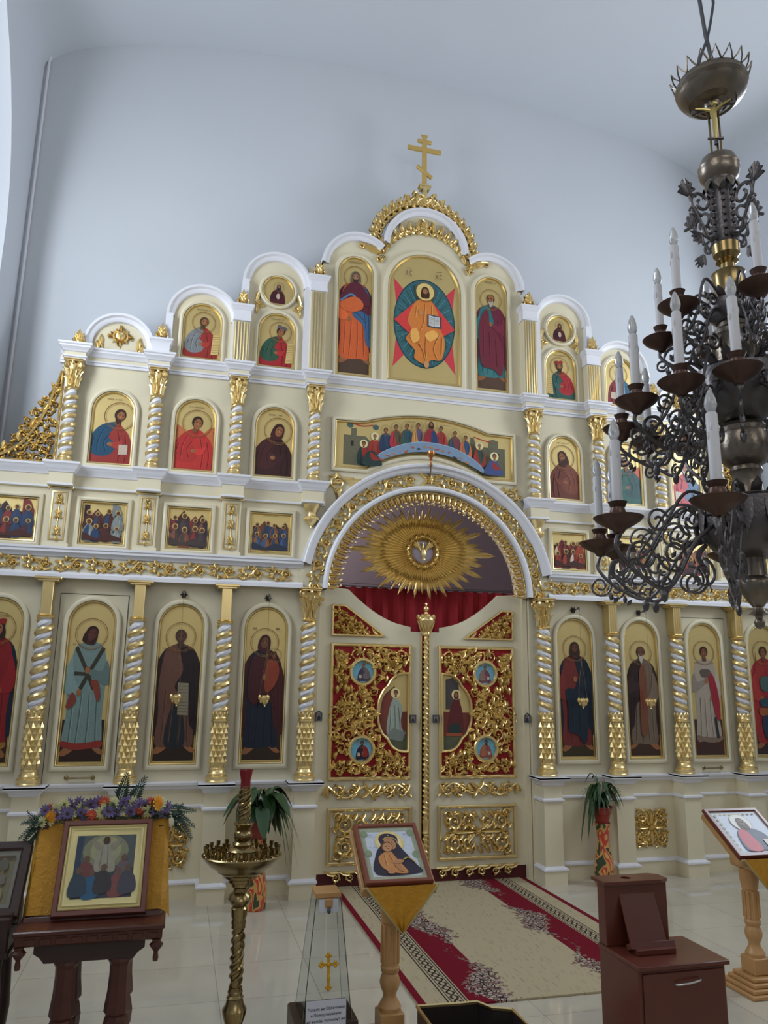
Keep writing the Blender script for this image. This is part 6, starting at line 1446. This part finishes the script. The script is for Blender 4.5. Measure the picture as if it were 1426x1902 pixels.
b = MB(); b.bbox(-.32, .30, -LL, 0, -.03, -.004, .004); b.bbox(-.34, .32, -LL-.03, -LL+.0, -.04, .02, .004)
o = obj('sloped_desk', b, DWOOD, t, loc=(0, .13, 1.165)); o.rotation_euler = (SL, 0, 0)
b = MB(); b.prism([(0, 0), (0, .42), (.03, .42), (.03, 0)], 0, .02); b.v = [(x-.32, y+.10, z+.735) for x, y, z in b.v]; b2 = MB(); b2.bbox(.27, .30, .10, .12, .735, 1.13); b.add(b2.v, b2.f, True); obj('desk_support', b, DWOOD, t, False)
# cloth over the desk
ca, sa = cos(SL), sin(SL)
def on_slope(u, v, h, x0=-2.76, y0=-2.82, z0=1.165): return (x0+u, y0-v*ca-h*sa, z0-v*sa+h*ca)
b = MB(); n = 26; vs = []; fs = []
for i in range(n+1):
    u = -.33+.64*i/n; w = .004*sin(i*1.3)+.003*sin(i*2.9)
    for j in range(15):
        v = -.02+(LL+.01)*j/14; sag = 0
        vs.append(on_slope(u, v, .006+w*(.4+.6*j/14)))
for i in range(n):
    for j in range(14): a = i*15+j; fs.append((a, a+1, a+16, a+15))
b.add(vs, fs, True)
vs = []; fs = []   # side falls
for s, u0 in ((-1, -.33), (1, .31)):
    o_ = len(b.v); k = 10; vv = []
    for j in range(15):
        v = -.02+(LL+.01)*j/14
        for q in range(k+1): g = q/k; vv.append(on_slope(u0+s*(.012*sin(g*pi)+.05*g*(j/14 if s > 0 else .3)), v+.03*g*(j/14), .006-.07*g+.008*sin(j*1.1+g*3)))
    b.add(vv, [(j*(k+1)+q, j*(k+1)+q+1, (j+1)*(k+1)+q+1, (j+1)*(k+1)+q) for j in range(14) for q in range(k)], True)
o = obj('brocade_cloth', b, YCLOTH); tag(o, 'gold brocade cloth draped under the picture on the left icon table', 'cloth')
fz = MB(); 
for q in range(26):
    v = LL*q/25; p = on_slope(-.335, v, -.055); fz.ell((p[0]-.004*(q % 2), p[1], p[2]), (.008, .008, .010), 5, 4)
hm = obj('fringe', fz, mat('brown_fringe', (120, 84, 40), .8), o)
def d(P):
    w, h = P.w, P.h
    P.poly([(-w/2, 0), (-w/2, h), (w/2, h), (w/2, 0)], (66, 74, 82)); og = P.poly; P.poly = lambda pts, col, mi=1, step=1: og([(x*.8, h*.12+z*.78) for x, z in pts], col, mi, step)
    P.poly([(-w/2, h*.45), (-w/2, h), (w/2, h), (w/2, h*.45)], (84, 92, 92)); P.el(0, h*.72, w*.36, h*.27, (128, 130, 104)); P.el(0, h*.74, w*.24, h*.22, (152, 150, 116))
    P.sm([(-w*.5, h*.3), (-w*.46, h*.9), (-w*.36, h*.98), (-w*.38, h*.6), (-w*.3, h*.3)], (50, 66, 86))
    P.sm([(-.03, h*.83), (-.05, h*.74), (-.065, h*.5), (-.05, h*.4), (.06, h*.4), (.06, h*.55), (.05, h*.74), (.03, h*.83)], (152, 148, 132)); P.sm([(-.03, h*.82), (-.09, h*.9), (-.085, h*.84), (-.04, h*.72)], (138, 132, 116)); P.sm([(.03, h*.82), (.09, h*.9), (.085, h*.84), (.04, h*.72)], (138, 132, 116)); P.el(0, h*.885, .022, .026, (74, 54, 44)); folds(P, [[(-.02, h*.8), (-.03, h*.45)], [(.01, h*.8), (.02, h*.45)]], (112, 108, 96), .004)
    for x, z, c in ((-.11, .42, (112, 66, 64)), (.12, .42, (104, 92, 96)), (-.07, .2, (52, 92, 124)), (.09, .22, (124, 74, 72)), (.0, .28, (60, 58, 62)), (-.15, .24, (54, 70, 84)), (.15, .26, (72, 72, 84))): P.sm([(x-.05, h*z-.08), (x-.04, h*z+.03), (x, h*z+.06), (x+.045, h*z+.02), (x+.05, h*z-.07)], c); P.el(x, h*z+.075, .018, .022, (104, 80, 68))
t = loose_icon('large framed picture of a white-robed figure with raised arms, gilt inner moulding', -2.745, -2.855, 1.155, SL, .45, LL-.01, mat('red_picture_frame', (112, 66, 58), .32), d, inner=.05, iw=.028, gm=(58, 62, 66), thick=.03)
# garland
t = thing('flower_garland', 'garland of purple, white, yellow and orange flowers along the top of the left picture', 'garland', (-2.745, -2.80, 1.19))
f = MB(); r = random.Random(11)
def frond(b, p0, dirv, L, n=9):
    d_ = Vector(dirv).normalized(); up = Vector((0, -.6, .8)); sd = d_.cross(up).normalized(); p = Vector(p0)
    b.tube([p, p+d_*L*.5+up*.01, p+d_*L], .0025, 4)
    for i in range(n):
        q = p+d_*L*(i+.5)/n; l = L*.38*(1-i/n*.75)
        for s in (-1, 1):
            e = q+sd*s*l*.8+d_*l*.7; w = d_*l*.22
            b.add([q-w*.5, (q+e)/2-w+Vector((0, -.004, .004)), e, (q+e)/2+w+Vector((0, -.004, .004))], [(0, 1, 2, 3)], True)
for k in range(26):
    u = -.36+.70*k/25; z = -.02-.30*max(0, abs(u+.0)-.30)**1.0*1.2
    frond(f, (u, -.03, z+.0), (r.uniform(-1, 1)+u*2, r.uniform(-.6, .1), r.uniform(-.2, 1)), r.uniform(.07, .12), 7)
for p, dv in (((-.33, -.03, -.02), (-1, 0, -.75)), ((-.36, -.03, -.06), (-1, 0, -1.3)), ((-.30, -.03, .0), (-1, 0, -.25)), ((.32, -.03, -.0), (1, 0, -.6)), ((.30, -.03, .02), (1, 0, -.1)), ((.34, -.02, -.03), (1, 0, -1.2)), ((.04, 0, .06), (.2, 0, 1)), ((.1, 0, .05), (.5, 0, 1))): frond(f, p, dv, .15, 10)
obj('fern_leaves', f, mat('fern_green', (36, 60, 44), .6), t)
FM = {k: mat(k, c, .7) for k, c in (('purple_petals', (122, 108, 158)), ('cream_petals', (214, 212, 160)), ('orange_petals', (216, 120, 54)), ('coral_petals', (206, 92, 70)), ('yellow_petals', (238, 170, 44)), ('green_centre', (96, 110, 44)), ('dark_centre', (80, 56, 50)))}
def flower(kind, p, R, petals, cm, double=False):
    b = MB(); n = petals
    for layer in range(3 if double else 1):
        RR = R*(1-.28*layer)
        for k in range(n):
            a = 2*pi*(k+.5*layer)/n; c, s = cos(a), sin(a); w = RR*.36; zz = -.004-.006*layer
            pt = lambda rr, q, h: (rr*c-q*s, zz-h, rr*s+q*c)
            b.add([pt(.1*RR, 0, 0), pt(.6*RR, -w*.6, .004), pt(RR, -w*.25, .0), pt(RR*1.04, 0, -.003), pt(RR, w*.25, .0), pt(.6*RR, w*.6, .004), pt(.55*RR, 0, .001)], [(0, 1, 6), (1, 2, 3, 6), (6, 3, 4, 5), (0, 6, 5)], True)
    b.mat = 1; b.ell((0, -.008-.008*double, 0), (R*.26, R*.14, R*.26), 8, 5)
    o = obj('flower', b, [FM[kind], FM[cm]], t); o.location = p; o.rotation_euler = (r.uniform(-.7, .1), r.uniform(0, 6.28), r.uniform(-.5, .5)); return o
kinds = [('purple_petals', 'dark_centre', .030, 11), ('cream_petals', 'green_centre', .030, 12), ('purple_petals', 'dark_centre', .028, 10), ('purple_petals', 'dark_centre', .026, 10), ('cream_petals', 'green_centre', .030, 12), ('coral_petals', 'orange_petals', .026, 12)]
for k in range(46):
    u = -.33+.62*(k % 23)/22+r.uniform(-.012, .012); row = k//23; z = .055-.045*row-.38*max(0, abs(u)-.24)+r.uniform(-.012, .012)
    kd = kinds[(k*5+row*2+(k//3)) % 6]; flower(kd[0], (u, -.035-.012*row+r.uniform(-.01, .01), z), kd[2]*r.uniform(1.0, 1.3), kd[3], kd[1])
flower('yellow_petals', (.245, -.055, .055), .042, 12, 'orange_petals', True); flower('yellow_petals', (-.30, -.05, .0), .034, 12, 'orange_petals', True)
# dark stand at the far left edge with old icon
t = thing('icon_stand', 'dark stained icon stand with worn wooden body at the left edge of the photo', 'icon stand', (-3.38, -2.85, 0))
sl3 = atan2(.30, .26); L3 = sqrt(.30**2+.26**2)
b = MB(); b.bbox(-.26, .24, -.30, .05, .62, .78, .008); b.bbox(-.27, .25, -.31, .06, .60, .63, .006); obj('body_box', b, DWOOD2, t)
b = MB(); b.bbox(-.26, .26, -L3-.01, 0, -.03, -.002, .004); o = obj('sloped_desk', b, DWOOD2, t, loc=(0, .03, 1.05)); o.rotation_euler = (sl3, 0, 0)
b = MB(); b.prism([(-.25, .78), (-.25, .79), (.24, .79), (.24, .78)], -.28, .02); b.bbox(-.25, -.22, -.02, .02, .78, 1.0); b.bbox(.21, .24, -.02, .02, .78, 1.0); obj('desk_support', b, DWOOD2, t)
for x, y in ((-.2, -.25), (.18, -.25), (-.2, 0), (.18, 0)):
    b = MB(); b.lathe([(.04, .6), (.036, .55), (.045, .4), (.05, .3), (.04, .2), (.045, .1), (.04, 0)], x, y, 12); obj('leg', b, mat('worn_brown_wood', (92, 66, 48), .6), t) if False else obj('leg', b, DWOOD2, t)
def d(P):
    w, h = P.w, P.h; P.poly([(-w*.46, h*.06), (-w*.46, h*.92), (w*.46, h*.92), (w*.46, h*.06)], (112, 104, 82))
    for k in range(5):
        for j in range(3): x, z = -w*.34+w*.17*k, h*(.25+.25*j); P.sm([(x-.02, z-.03), (x-.018, z+.015), (x, z+.025), (x+.018, z+.015), (x+.02, z-.03)], ((92, 88, 74), (128, 118, 84), (104, 98, 88))[(k+j) % 3]); P.el(x, z+.03, .009, .011, (120, 100, 70))
    P.line([(-w*.46, h*.88), (w*.46, h*.87)], .01, (74, 62, 48))
loose_icon('old darkened picture with faded figures in a dark frame, at the left edge', -3.38, -2.815, 1.055, sl3, .52, L3, DWOOD2, d, iw=.05, gm=(120, 118, 108))

# ---------------------------------------------------------------- brass candle stand
t = thing('candle_stand', 'tall polished brass candle stand with round tray and red-topped central lamp', 'candle stand', (-2.06, -3.2, 0))
b = MB(); b.lathe([(.16, 0), (.165, .02), (.15, .035), (.10, .06), (.055, .09), (.05, .12), (.06, .135), (.045, .15)], seg=28); obj('foot', b, BRASS, t)
def spir(b, r, z0, z1, pitch, tr, d=1, starts=2, cx=0):
    for k in range(starts): helix(b, r, tr, z0, z1, pitch, k*2*pi/starts, d, 6)
b = MB(); b.lathe([(.045, .14), (.05, .16), (.042, .18), (.038, .24), (.058, .30), (.06, .32), (.045, .345), (.04, .37), (.043, .375), (.034, .385), (.038, .40), (.034, .41), (.034, .42)], seg=24)
b.lathe([(.026, .41), (.026, .70)], seg=16); b.lathe([(.036, .69), (.034, .70), (.038, .715), (.034, .73), (.04, .745), (.042, .78), (.034, .79), (.05, .805), (.060, .825), (.054, .845), (.036, .86), (.034, .875), (.038, .885)], seg=24); spir(b, .027, .42, .69, .12, .010, 1, 3)
obj('turned_stem', b, BRASS, t)
b = MB(); b.lathe([(.034, .875), (.045, .885), (.048, .90), (.062, .905), (.066, .92), (.085, .928), (.09, .94), (.12, .955), (.125, .965), (.16, .985), (.19, 1.015), (.205, 1.035), (.2, 1.04), (.17, 1.025), (.1, 1.02), (.075, 1.03), (.07, 1.045), (.075, 1.055), (.06, 1.07), (.045, 1.075)], seg=40); obj('tray', b, BRASS, t)
b = MB(); b.lathe([(.045, 1.07), (.048, 1.085), (.04, 1.095), (.034, 1.10), (.045, 1.115), (.048, 1.13), (.042, 1.145), (.036, 1.15), (.04, 1.17), (.052, 1.185), (.05, 1.19), (.032, 1.19)], seg=28); obj('lamp_base', b, BRASS, t)
b = MB(); b.lathe([(.03, 1.185), (.028, 1.2), (.024, 1.36), (.027, 1.37)], seg=20); spir(b, .028, 1.19, 1.36, .10, .008, 1, 4); obj('spiral_post', b, BRASS, t)
b = MB(); b.lathe([(.026, 1.36), (.026, 1.40), (.032, 1.425), (.036, 1.45), (.034, 1.45), (.028, 1.42)], seg=20); obj('lamp_glass', b, mat('red_lamp_glass', (120, 16, 24), .15), t, label='red glass cup')
k = 0
cup = None
for R, n in ((.185, 22), (.152, 16), (.12, 12)):
    for i in range(n):
        a = 2*pi*i/n+R*9
        if cup is None:
            b = MB(); b.lathe([(.009, 0), (.010, .004), (.006, .008), (.006, .02), (.010, .026), (.011, .045), (.009, .045), (.008, .03)], seg=10); cup = obj('candle_cup', b, BRASS, t)
            o = cup
        else: o = cup.copy(); COL.objects.link(o); o.parent = t
        o.location = (R*cos(a), R*sin(a), 1.02+(.012 if R > .17 else 0))

# ---------------------------------------------------------------- clear donation box with gilded cross and paper notice
t = thing('donation_box', 'clear tapered plexiglass donation box with a wooden lid and gold cross', 'donation box', (-1.575, -3.0, 0))
b = MB(); b.bbox(-.17, .16, -.15, .15, 0, .20, .006); obj('wooden_foot', b, DWOOD2, t)
b = MB()
def fr_(h0, h1, a0, a1):
    vs = [(-a0, -a0, h0), (a0, -a0, h0), (a0, a0, h0), (-a0, a0, h0), (-a1, -a1, h1), (a1, -a1, h1), (a1, a1, h1), (-a1, a1, h1)]; return vs
for q in range(4):
    ang = q*pi/2; M = Matrix.Rotation(ang, 3, 'Z'); w0, w1, th = .128, .068, .003
    vs = [Vector((-w0, -w0, .2)), Vector((w0, -w0, .2)), Vector((w1, -w1, .77)), Vector((-w1, -w1, .77)), Vector((-w0, -w0+th, .2)), Vector((w0, -w0+th, .2)), Vector((w1, -w1+th, .77)), Vector((-w1, -w1+th, .77))]
    b.add([tuple(M @ v) for v in vs], [(0, 1, 2, 3), (7, 6, 5, 4), (0, 4, 5, 1), (1, 5, 6, 2), (2, 6, 7, 3), (3, 7, 4, 0)], True)
obj('plexiglass_case', b, PLEXI, t, False)
b = MB()
for sx, sy in ((-1, -1), (1, -1), (1, 1), (-1, 1)): b.tube([(sx*.129, sy*.129, .2), (sx*.0695, sy*.0695, .77)], .001, 4)
obj('case_edges', b, mat('grey_seam', (160, 160, 148), .3), t)
b = MB(); b.bbox(-.07, .07, -.075, .075, .768, .80, .005); b.bbox(-.02, .02, -.09, -.07, .725, .77, .004); obj('lid', b, LWOOD, t)
b = MB(); b.bbox(-.052, .052, -.079, -.076, .70, .765, .001); obj('label_card', b, PAPER, t)
b = MB(); b.ell((0, -.09, .71), (.010, .008, .014), 8, 6); b.tube([(-.006, -.09, .72), (-.006, -.09, .735), (.006, -.09, .735), (.006, -.09, .72)], .0025, 5); obj('padlock', b, STEEL, t)
b = MB(); 
b.bbox(-.011, .011, -.006, 0, -.11, .10, .003); b.bbox(-.05, .05, -.006, 0, .035, .055, .003)
for x, z in ((0, .105), (-.055, .045), (.055, .045), (0, -.115)):
    for q in range(3):
        a = atan2(z-(.045 if abs(x) > .01 else 0), x)+(q-1)*1.5; b.ell((x+.014*cos(a), -.003, z+.014*sin(a)), (.013, .006, .013), 8, 5)
b.ell((0, -.004, .045), (.02, .007, .02), 10, 5); b.ell((0, -.004, -.05), (.014, .006, .03), 8, 5)
o = obj('gilt_cross', b, mat('yellow_gilt', (214, 160, 40), .4, .6), t, loc=(.0, -.117, .43)); o.rotation_euler = (-.105, 0, 0); o.scale = (.66, 1, .66)
t2 = thing('paper_notice', 'white sheet of paper with four printed lines propped before the clear donation box', 'notice', (-1.59, -3.16, .12))
b = MB(); b.bbox(-.105, .105, -.002, 0, 0, .19, .0005); obj('sheet', b, PAPER, t2, False)
for i, tx in enumerate(('Только на Облачения', 'и Пожертвования', 'на нужды и ремонт на', 'храм')):
    text_mesh('printed_line', tx, .0185, INK, t2, (0, -.0035, .145-.027*i), (pi/2, -.03, 0))
b = MB(); b.bbox(-.05, .05, .003, .01, .0, .03, .001); obj('easel_strip', b, LWOOD, t2)
# low dark box with gilt rim, at the bottom edge
t = thing('sand_box', 'low dark box with a gilt rim at the bottom edge, beside the middle stand', 'box', (-.93, -3.42, 0))
b = MB(); pts = [(-.22, -.25), (-.22, .10), (.0, .09), (.10, .09), (.15, .0), (.24, -.04), (.24, -.25)]
n = len(pts); vs = [(x, y, .0) for x, y in pts]+[(x, y, .30) for x, y in pts]; b.add(vs, [tuple(range(n))]+[(i, (i+1) % n, n+(i+1) % n, n+i) for i in range(n)], True)
b.box(-.22, .24, -.25, -.05, .22, .24)
obj('body', b, mat('dark_enamel', (54, 46, 46), .3), t, False)
b = MB(); b.tube([(x, y, .30) for x, y in pts], .010, 6, closed=True); obj('gilt_rim', b, GOLD2, t)

# ---------------------------------------------------------------- reading cabinet
t = thing('reading_cabinet', 'mahogany laminate cabinet with a raised back box and drawer, lower right', 'cabinet', (-.41, -3.86, 0))
b = MB(); b.bbox(0, .44, -.325, 0, 0, .695, .002); obj('body', b, LAMIN, t, False)
b = MB(); b.bbox(-.006, .455, -.345, .002, .695, .715, .003); obj('top_board', b, LAMIN, t)
b = MB(); b.bbox(.02, .43, -.334, -.325, .45, .68, .002); dr = obj('drawer', b, LAMIN, t, False)
b = MB(); b.bbox(.02, .43, -.334, -.325, .03, .445, .002); obj('door_panel', b, LAMIN, t, False)
b = MB(); b.tube(catmull([(.17, -.334, .635), (.18, -.352, .637), (.235, -.358, .642), (.29, -.352, .648), (.30, -.334, .650)], 4, False), .005, 8); obj('handle', b, mat('satin_nickel', (186, 184, 180), .3, .9), dr, label='pale metal bow handle')
b = MB(); b.bbox(0, .335, -.07, 0, .715, .985, .003); obj('back_box', b, LAMIN, t, False)
# top plate with a round hole
def plate(b, x0, x1, y0, y1, z0, z1, cx, cy, r):
    n = 32; vs = []; fs = []
    for i in range(n):
        a = 2*pi*i/n; c, s = cos(a), sin(a); tt = min(((x1-cx) if c > 0 else (cx-x0))/abs(c) if abs(c) > 1e-6 else 9, ((y1-cy) if s > 0 else (cy-y0))/abs(s) if abs(s) > 1e-6 else 9)
        for rr in (r, tt):
            for z in (z0, z1): vs.append((cx+rr*c, cy+rr*s, z))
    for i in range(n): a = i*4; c = ((i+1) % n)*4; fs += [(a+1, a+3, c+3, c+1), (a, c, c+2, a+2), (a, a+1, c+1, c), (a+2, c+2, c+3, a+3)]
    b.add(vs, fs, True)
b = MB(); plate(b, -.012, .34, -.095, .035, .985, 1.0, .14, -.03, .024); obj('top_plate', b, LAMIN, t, False)
b = MB(); b.bbox(-.07, .07, -.012, 0, 0, .20, .002); b.bbox(-.085, .085, -.045, 0, -.01, .012, .002); o = obj('slanted_book_rest', b, LAMIN, t, loc=(.17, -.15, .73)); o.rotation_euler = (-.42, 0, 0); o.scale = (1.35, 1, 1.3)
b = MB(); b.bbox(.07, .27, -.22, -.13, .715, .74, .003); obj('rest_base', b, LAMIN, t, False)

# ---------------------------------------------------------------- potted plants on painted floor vases
def vase(label, x, y, k):
    b = MB(); b.lathe([(r_*k, z*k) for r_, z in ((.085, 0), (.095, .01), (.098, .10), (.095, .2), (.075, .3), (.058, .38), (.055, .43), (.062, .5), (.075, .56), (.078, .58), (.07, .575), (.05, .5))], seg=32); o = obj('floor_vase', b, VASE, None, loc=(x, y, 0)); tag(o, label, 'vase', 'painted floor vases')
def leafblade(b, p0, az, L, W, rise, droop, n=7, broad=True):
    c, s = cos(az), sin(az); pts = []
    for i in range(n+1):
        q = i/n; rr = L*(q*.95); z = rise*sin(min(1, q*1.6)*pi*.5)-droop*max(0, q-.35)**1.6*2; pts.append(Vector((p0[0]+rr*c, p0[1]+rr*s, p0[2]+z)))
    vs = []; fs = []; sd = Vector((-s, c, 0)); st = int(n*.35)
    for i, p in enumerate(pts):
        q = i/n; w = .003 if (broad and i < st) else W*(sin(pi*max(0.05, min(1, (q-(.3 if broad else 0))/(.7 if broad else 1))*.95+.03))**.8) if i < n else .001
        vs += [tuple(p-sd*w+Vector((0, 0, .25*w))), tuple(p-Vector((0, 0, .15*w))), tuple(p+sd*w+Vector((0, 0, .25*w)))]
    for i in range(n):
        for k in range(2): fs.append((i*3+k, i*3+k+1, i*3+k+4, i*3+k+3))
    b.add(vs, fs, True)
def plant(label, x, y, z, kind, seed, k=1.0):
    t = thing('potted_plant', label, 'potted plant', (x, y, z)); r = random.Random(seed)
    b = MB(); b.lathe([(.07*k, 0), (.085*k, .085*k), (.095*k, .09*k), (.11*k, .15*k), (.118*k, .155*k), (.118*k, .17*k), (.105*k, .17*k), (.10*k, .15*k)], seg=28); obj('pot', b, POT, t)
    b = MB(); b.lathe([(.0, .150*k), (.104*k, .150*k), (.1, .155*k), (.0, .158*k)], seg=20, caps=False); obj('soil', b, SOIL, t)
    b = MB()
    if kind == 'broad':
        for i in range(34): az = r.uniform(0, 6.28); leafblade(b, (r.uniform(-.03, .03), r.uniform(-.03, .03), .15), az, r.uniform(.16, .36), r.uniform(.055, .075), r.uniform(.12, .3), r.uniform(.15, .42))
        for i in range(10): az = r.uniform(-.9, .3); leafblade(b, (.06, 0, .2), az, r.uniform(.25, .38), .008, r.uniform(.08, .16), r.uniform(.3, .6), broad=False)
    else:
        for i in range(70): az = r.uniform(0, 6.28); leafblade(b, (r.uniform(-.04, .04), r.uniform(-.04, .04), .15), az, r.uniform(.10, .24), r.uniform(.007, .013), r.uniform(.08, .22), r.uniform(.0, .18), broad=False)
        for i, (az, L, rise, dr) in enumerate(((pi, .26, .26, .62), (pi*.93, .17, .34, .12), (.5, .22, .26, .2), (pi*1.1, .22, .2, .5), (-.2, .24, .24, .25), (1.9, .12, .3, .05), (-1.6, .16, .28, .25), (-2.6, .2, .24, .4))): leafblade(b, (0, 0, .15), az, L, .022, rise, dr)
        for i in range(22): az = r.uniform(0, 6.28); leafblade(b, (0, 0, .15), az, r.uniform(.12, .24), r.uniform(.015, .022), r.uniform(.12, .26), r.uniform(.1, .3))
    obj('leaves', b, LEAF, t)
vase('painted floor vase with red and cream streaks under the spidery plant, right of the doors', 1.72, -.20, 1.0)
plant('spidery green plant in a red pot on the vase right of the doors', 1.72, -.20, .575, 'spider', 3, .92)
vase('painted floor vase behind the brass candle stand, left of the doors', -1.68, -.32, .98)
plant('broad-leaved green plant in a dark red pot, behind the brass candle stand', -1.68, -.32, .565, 'broad', 8, .95)
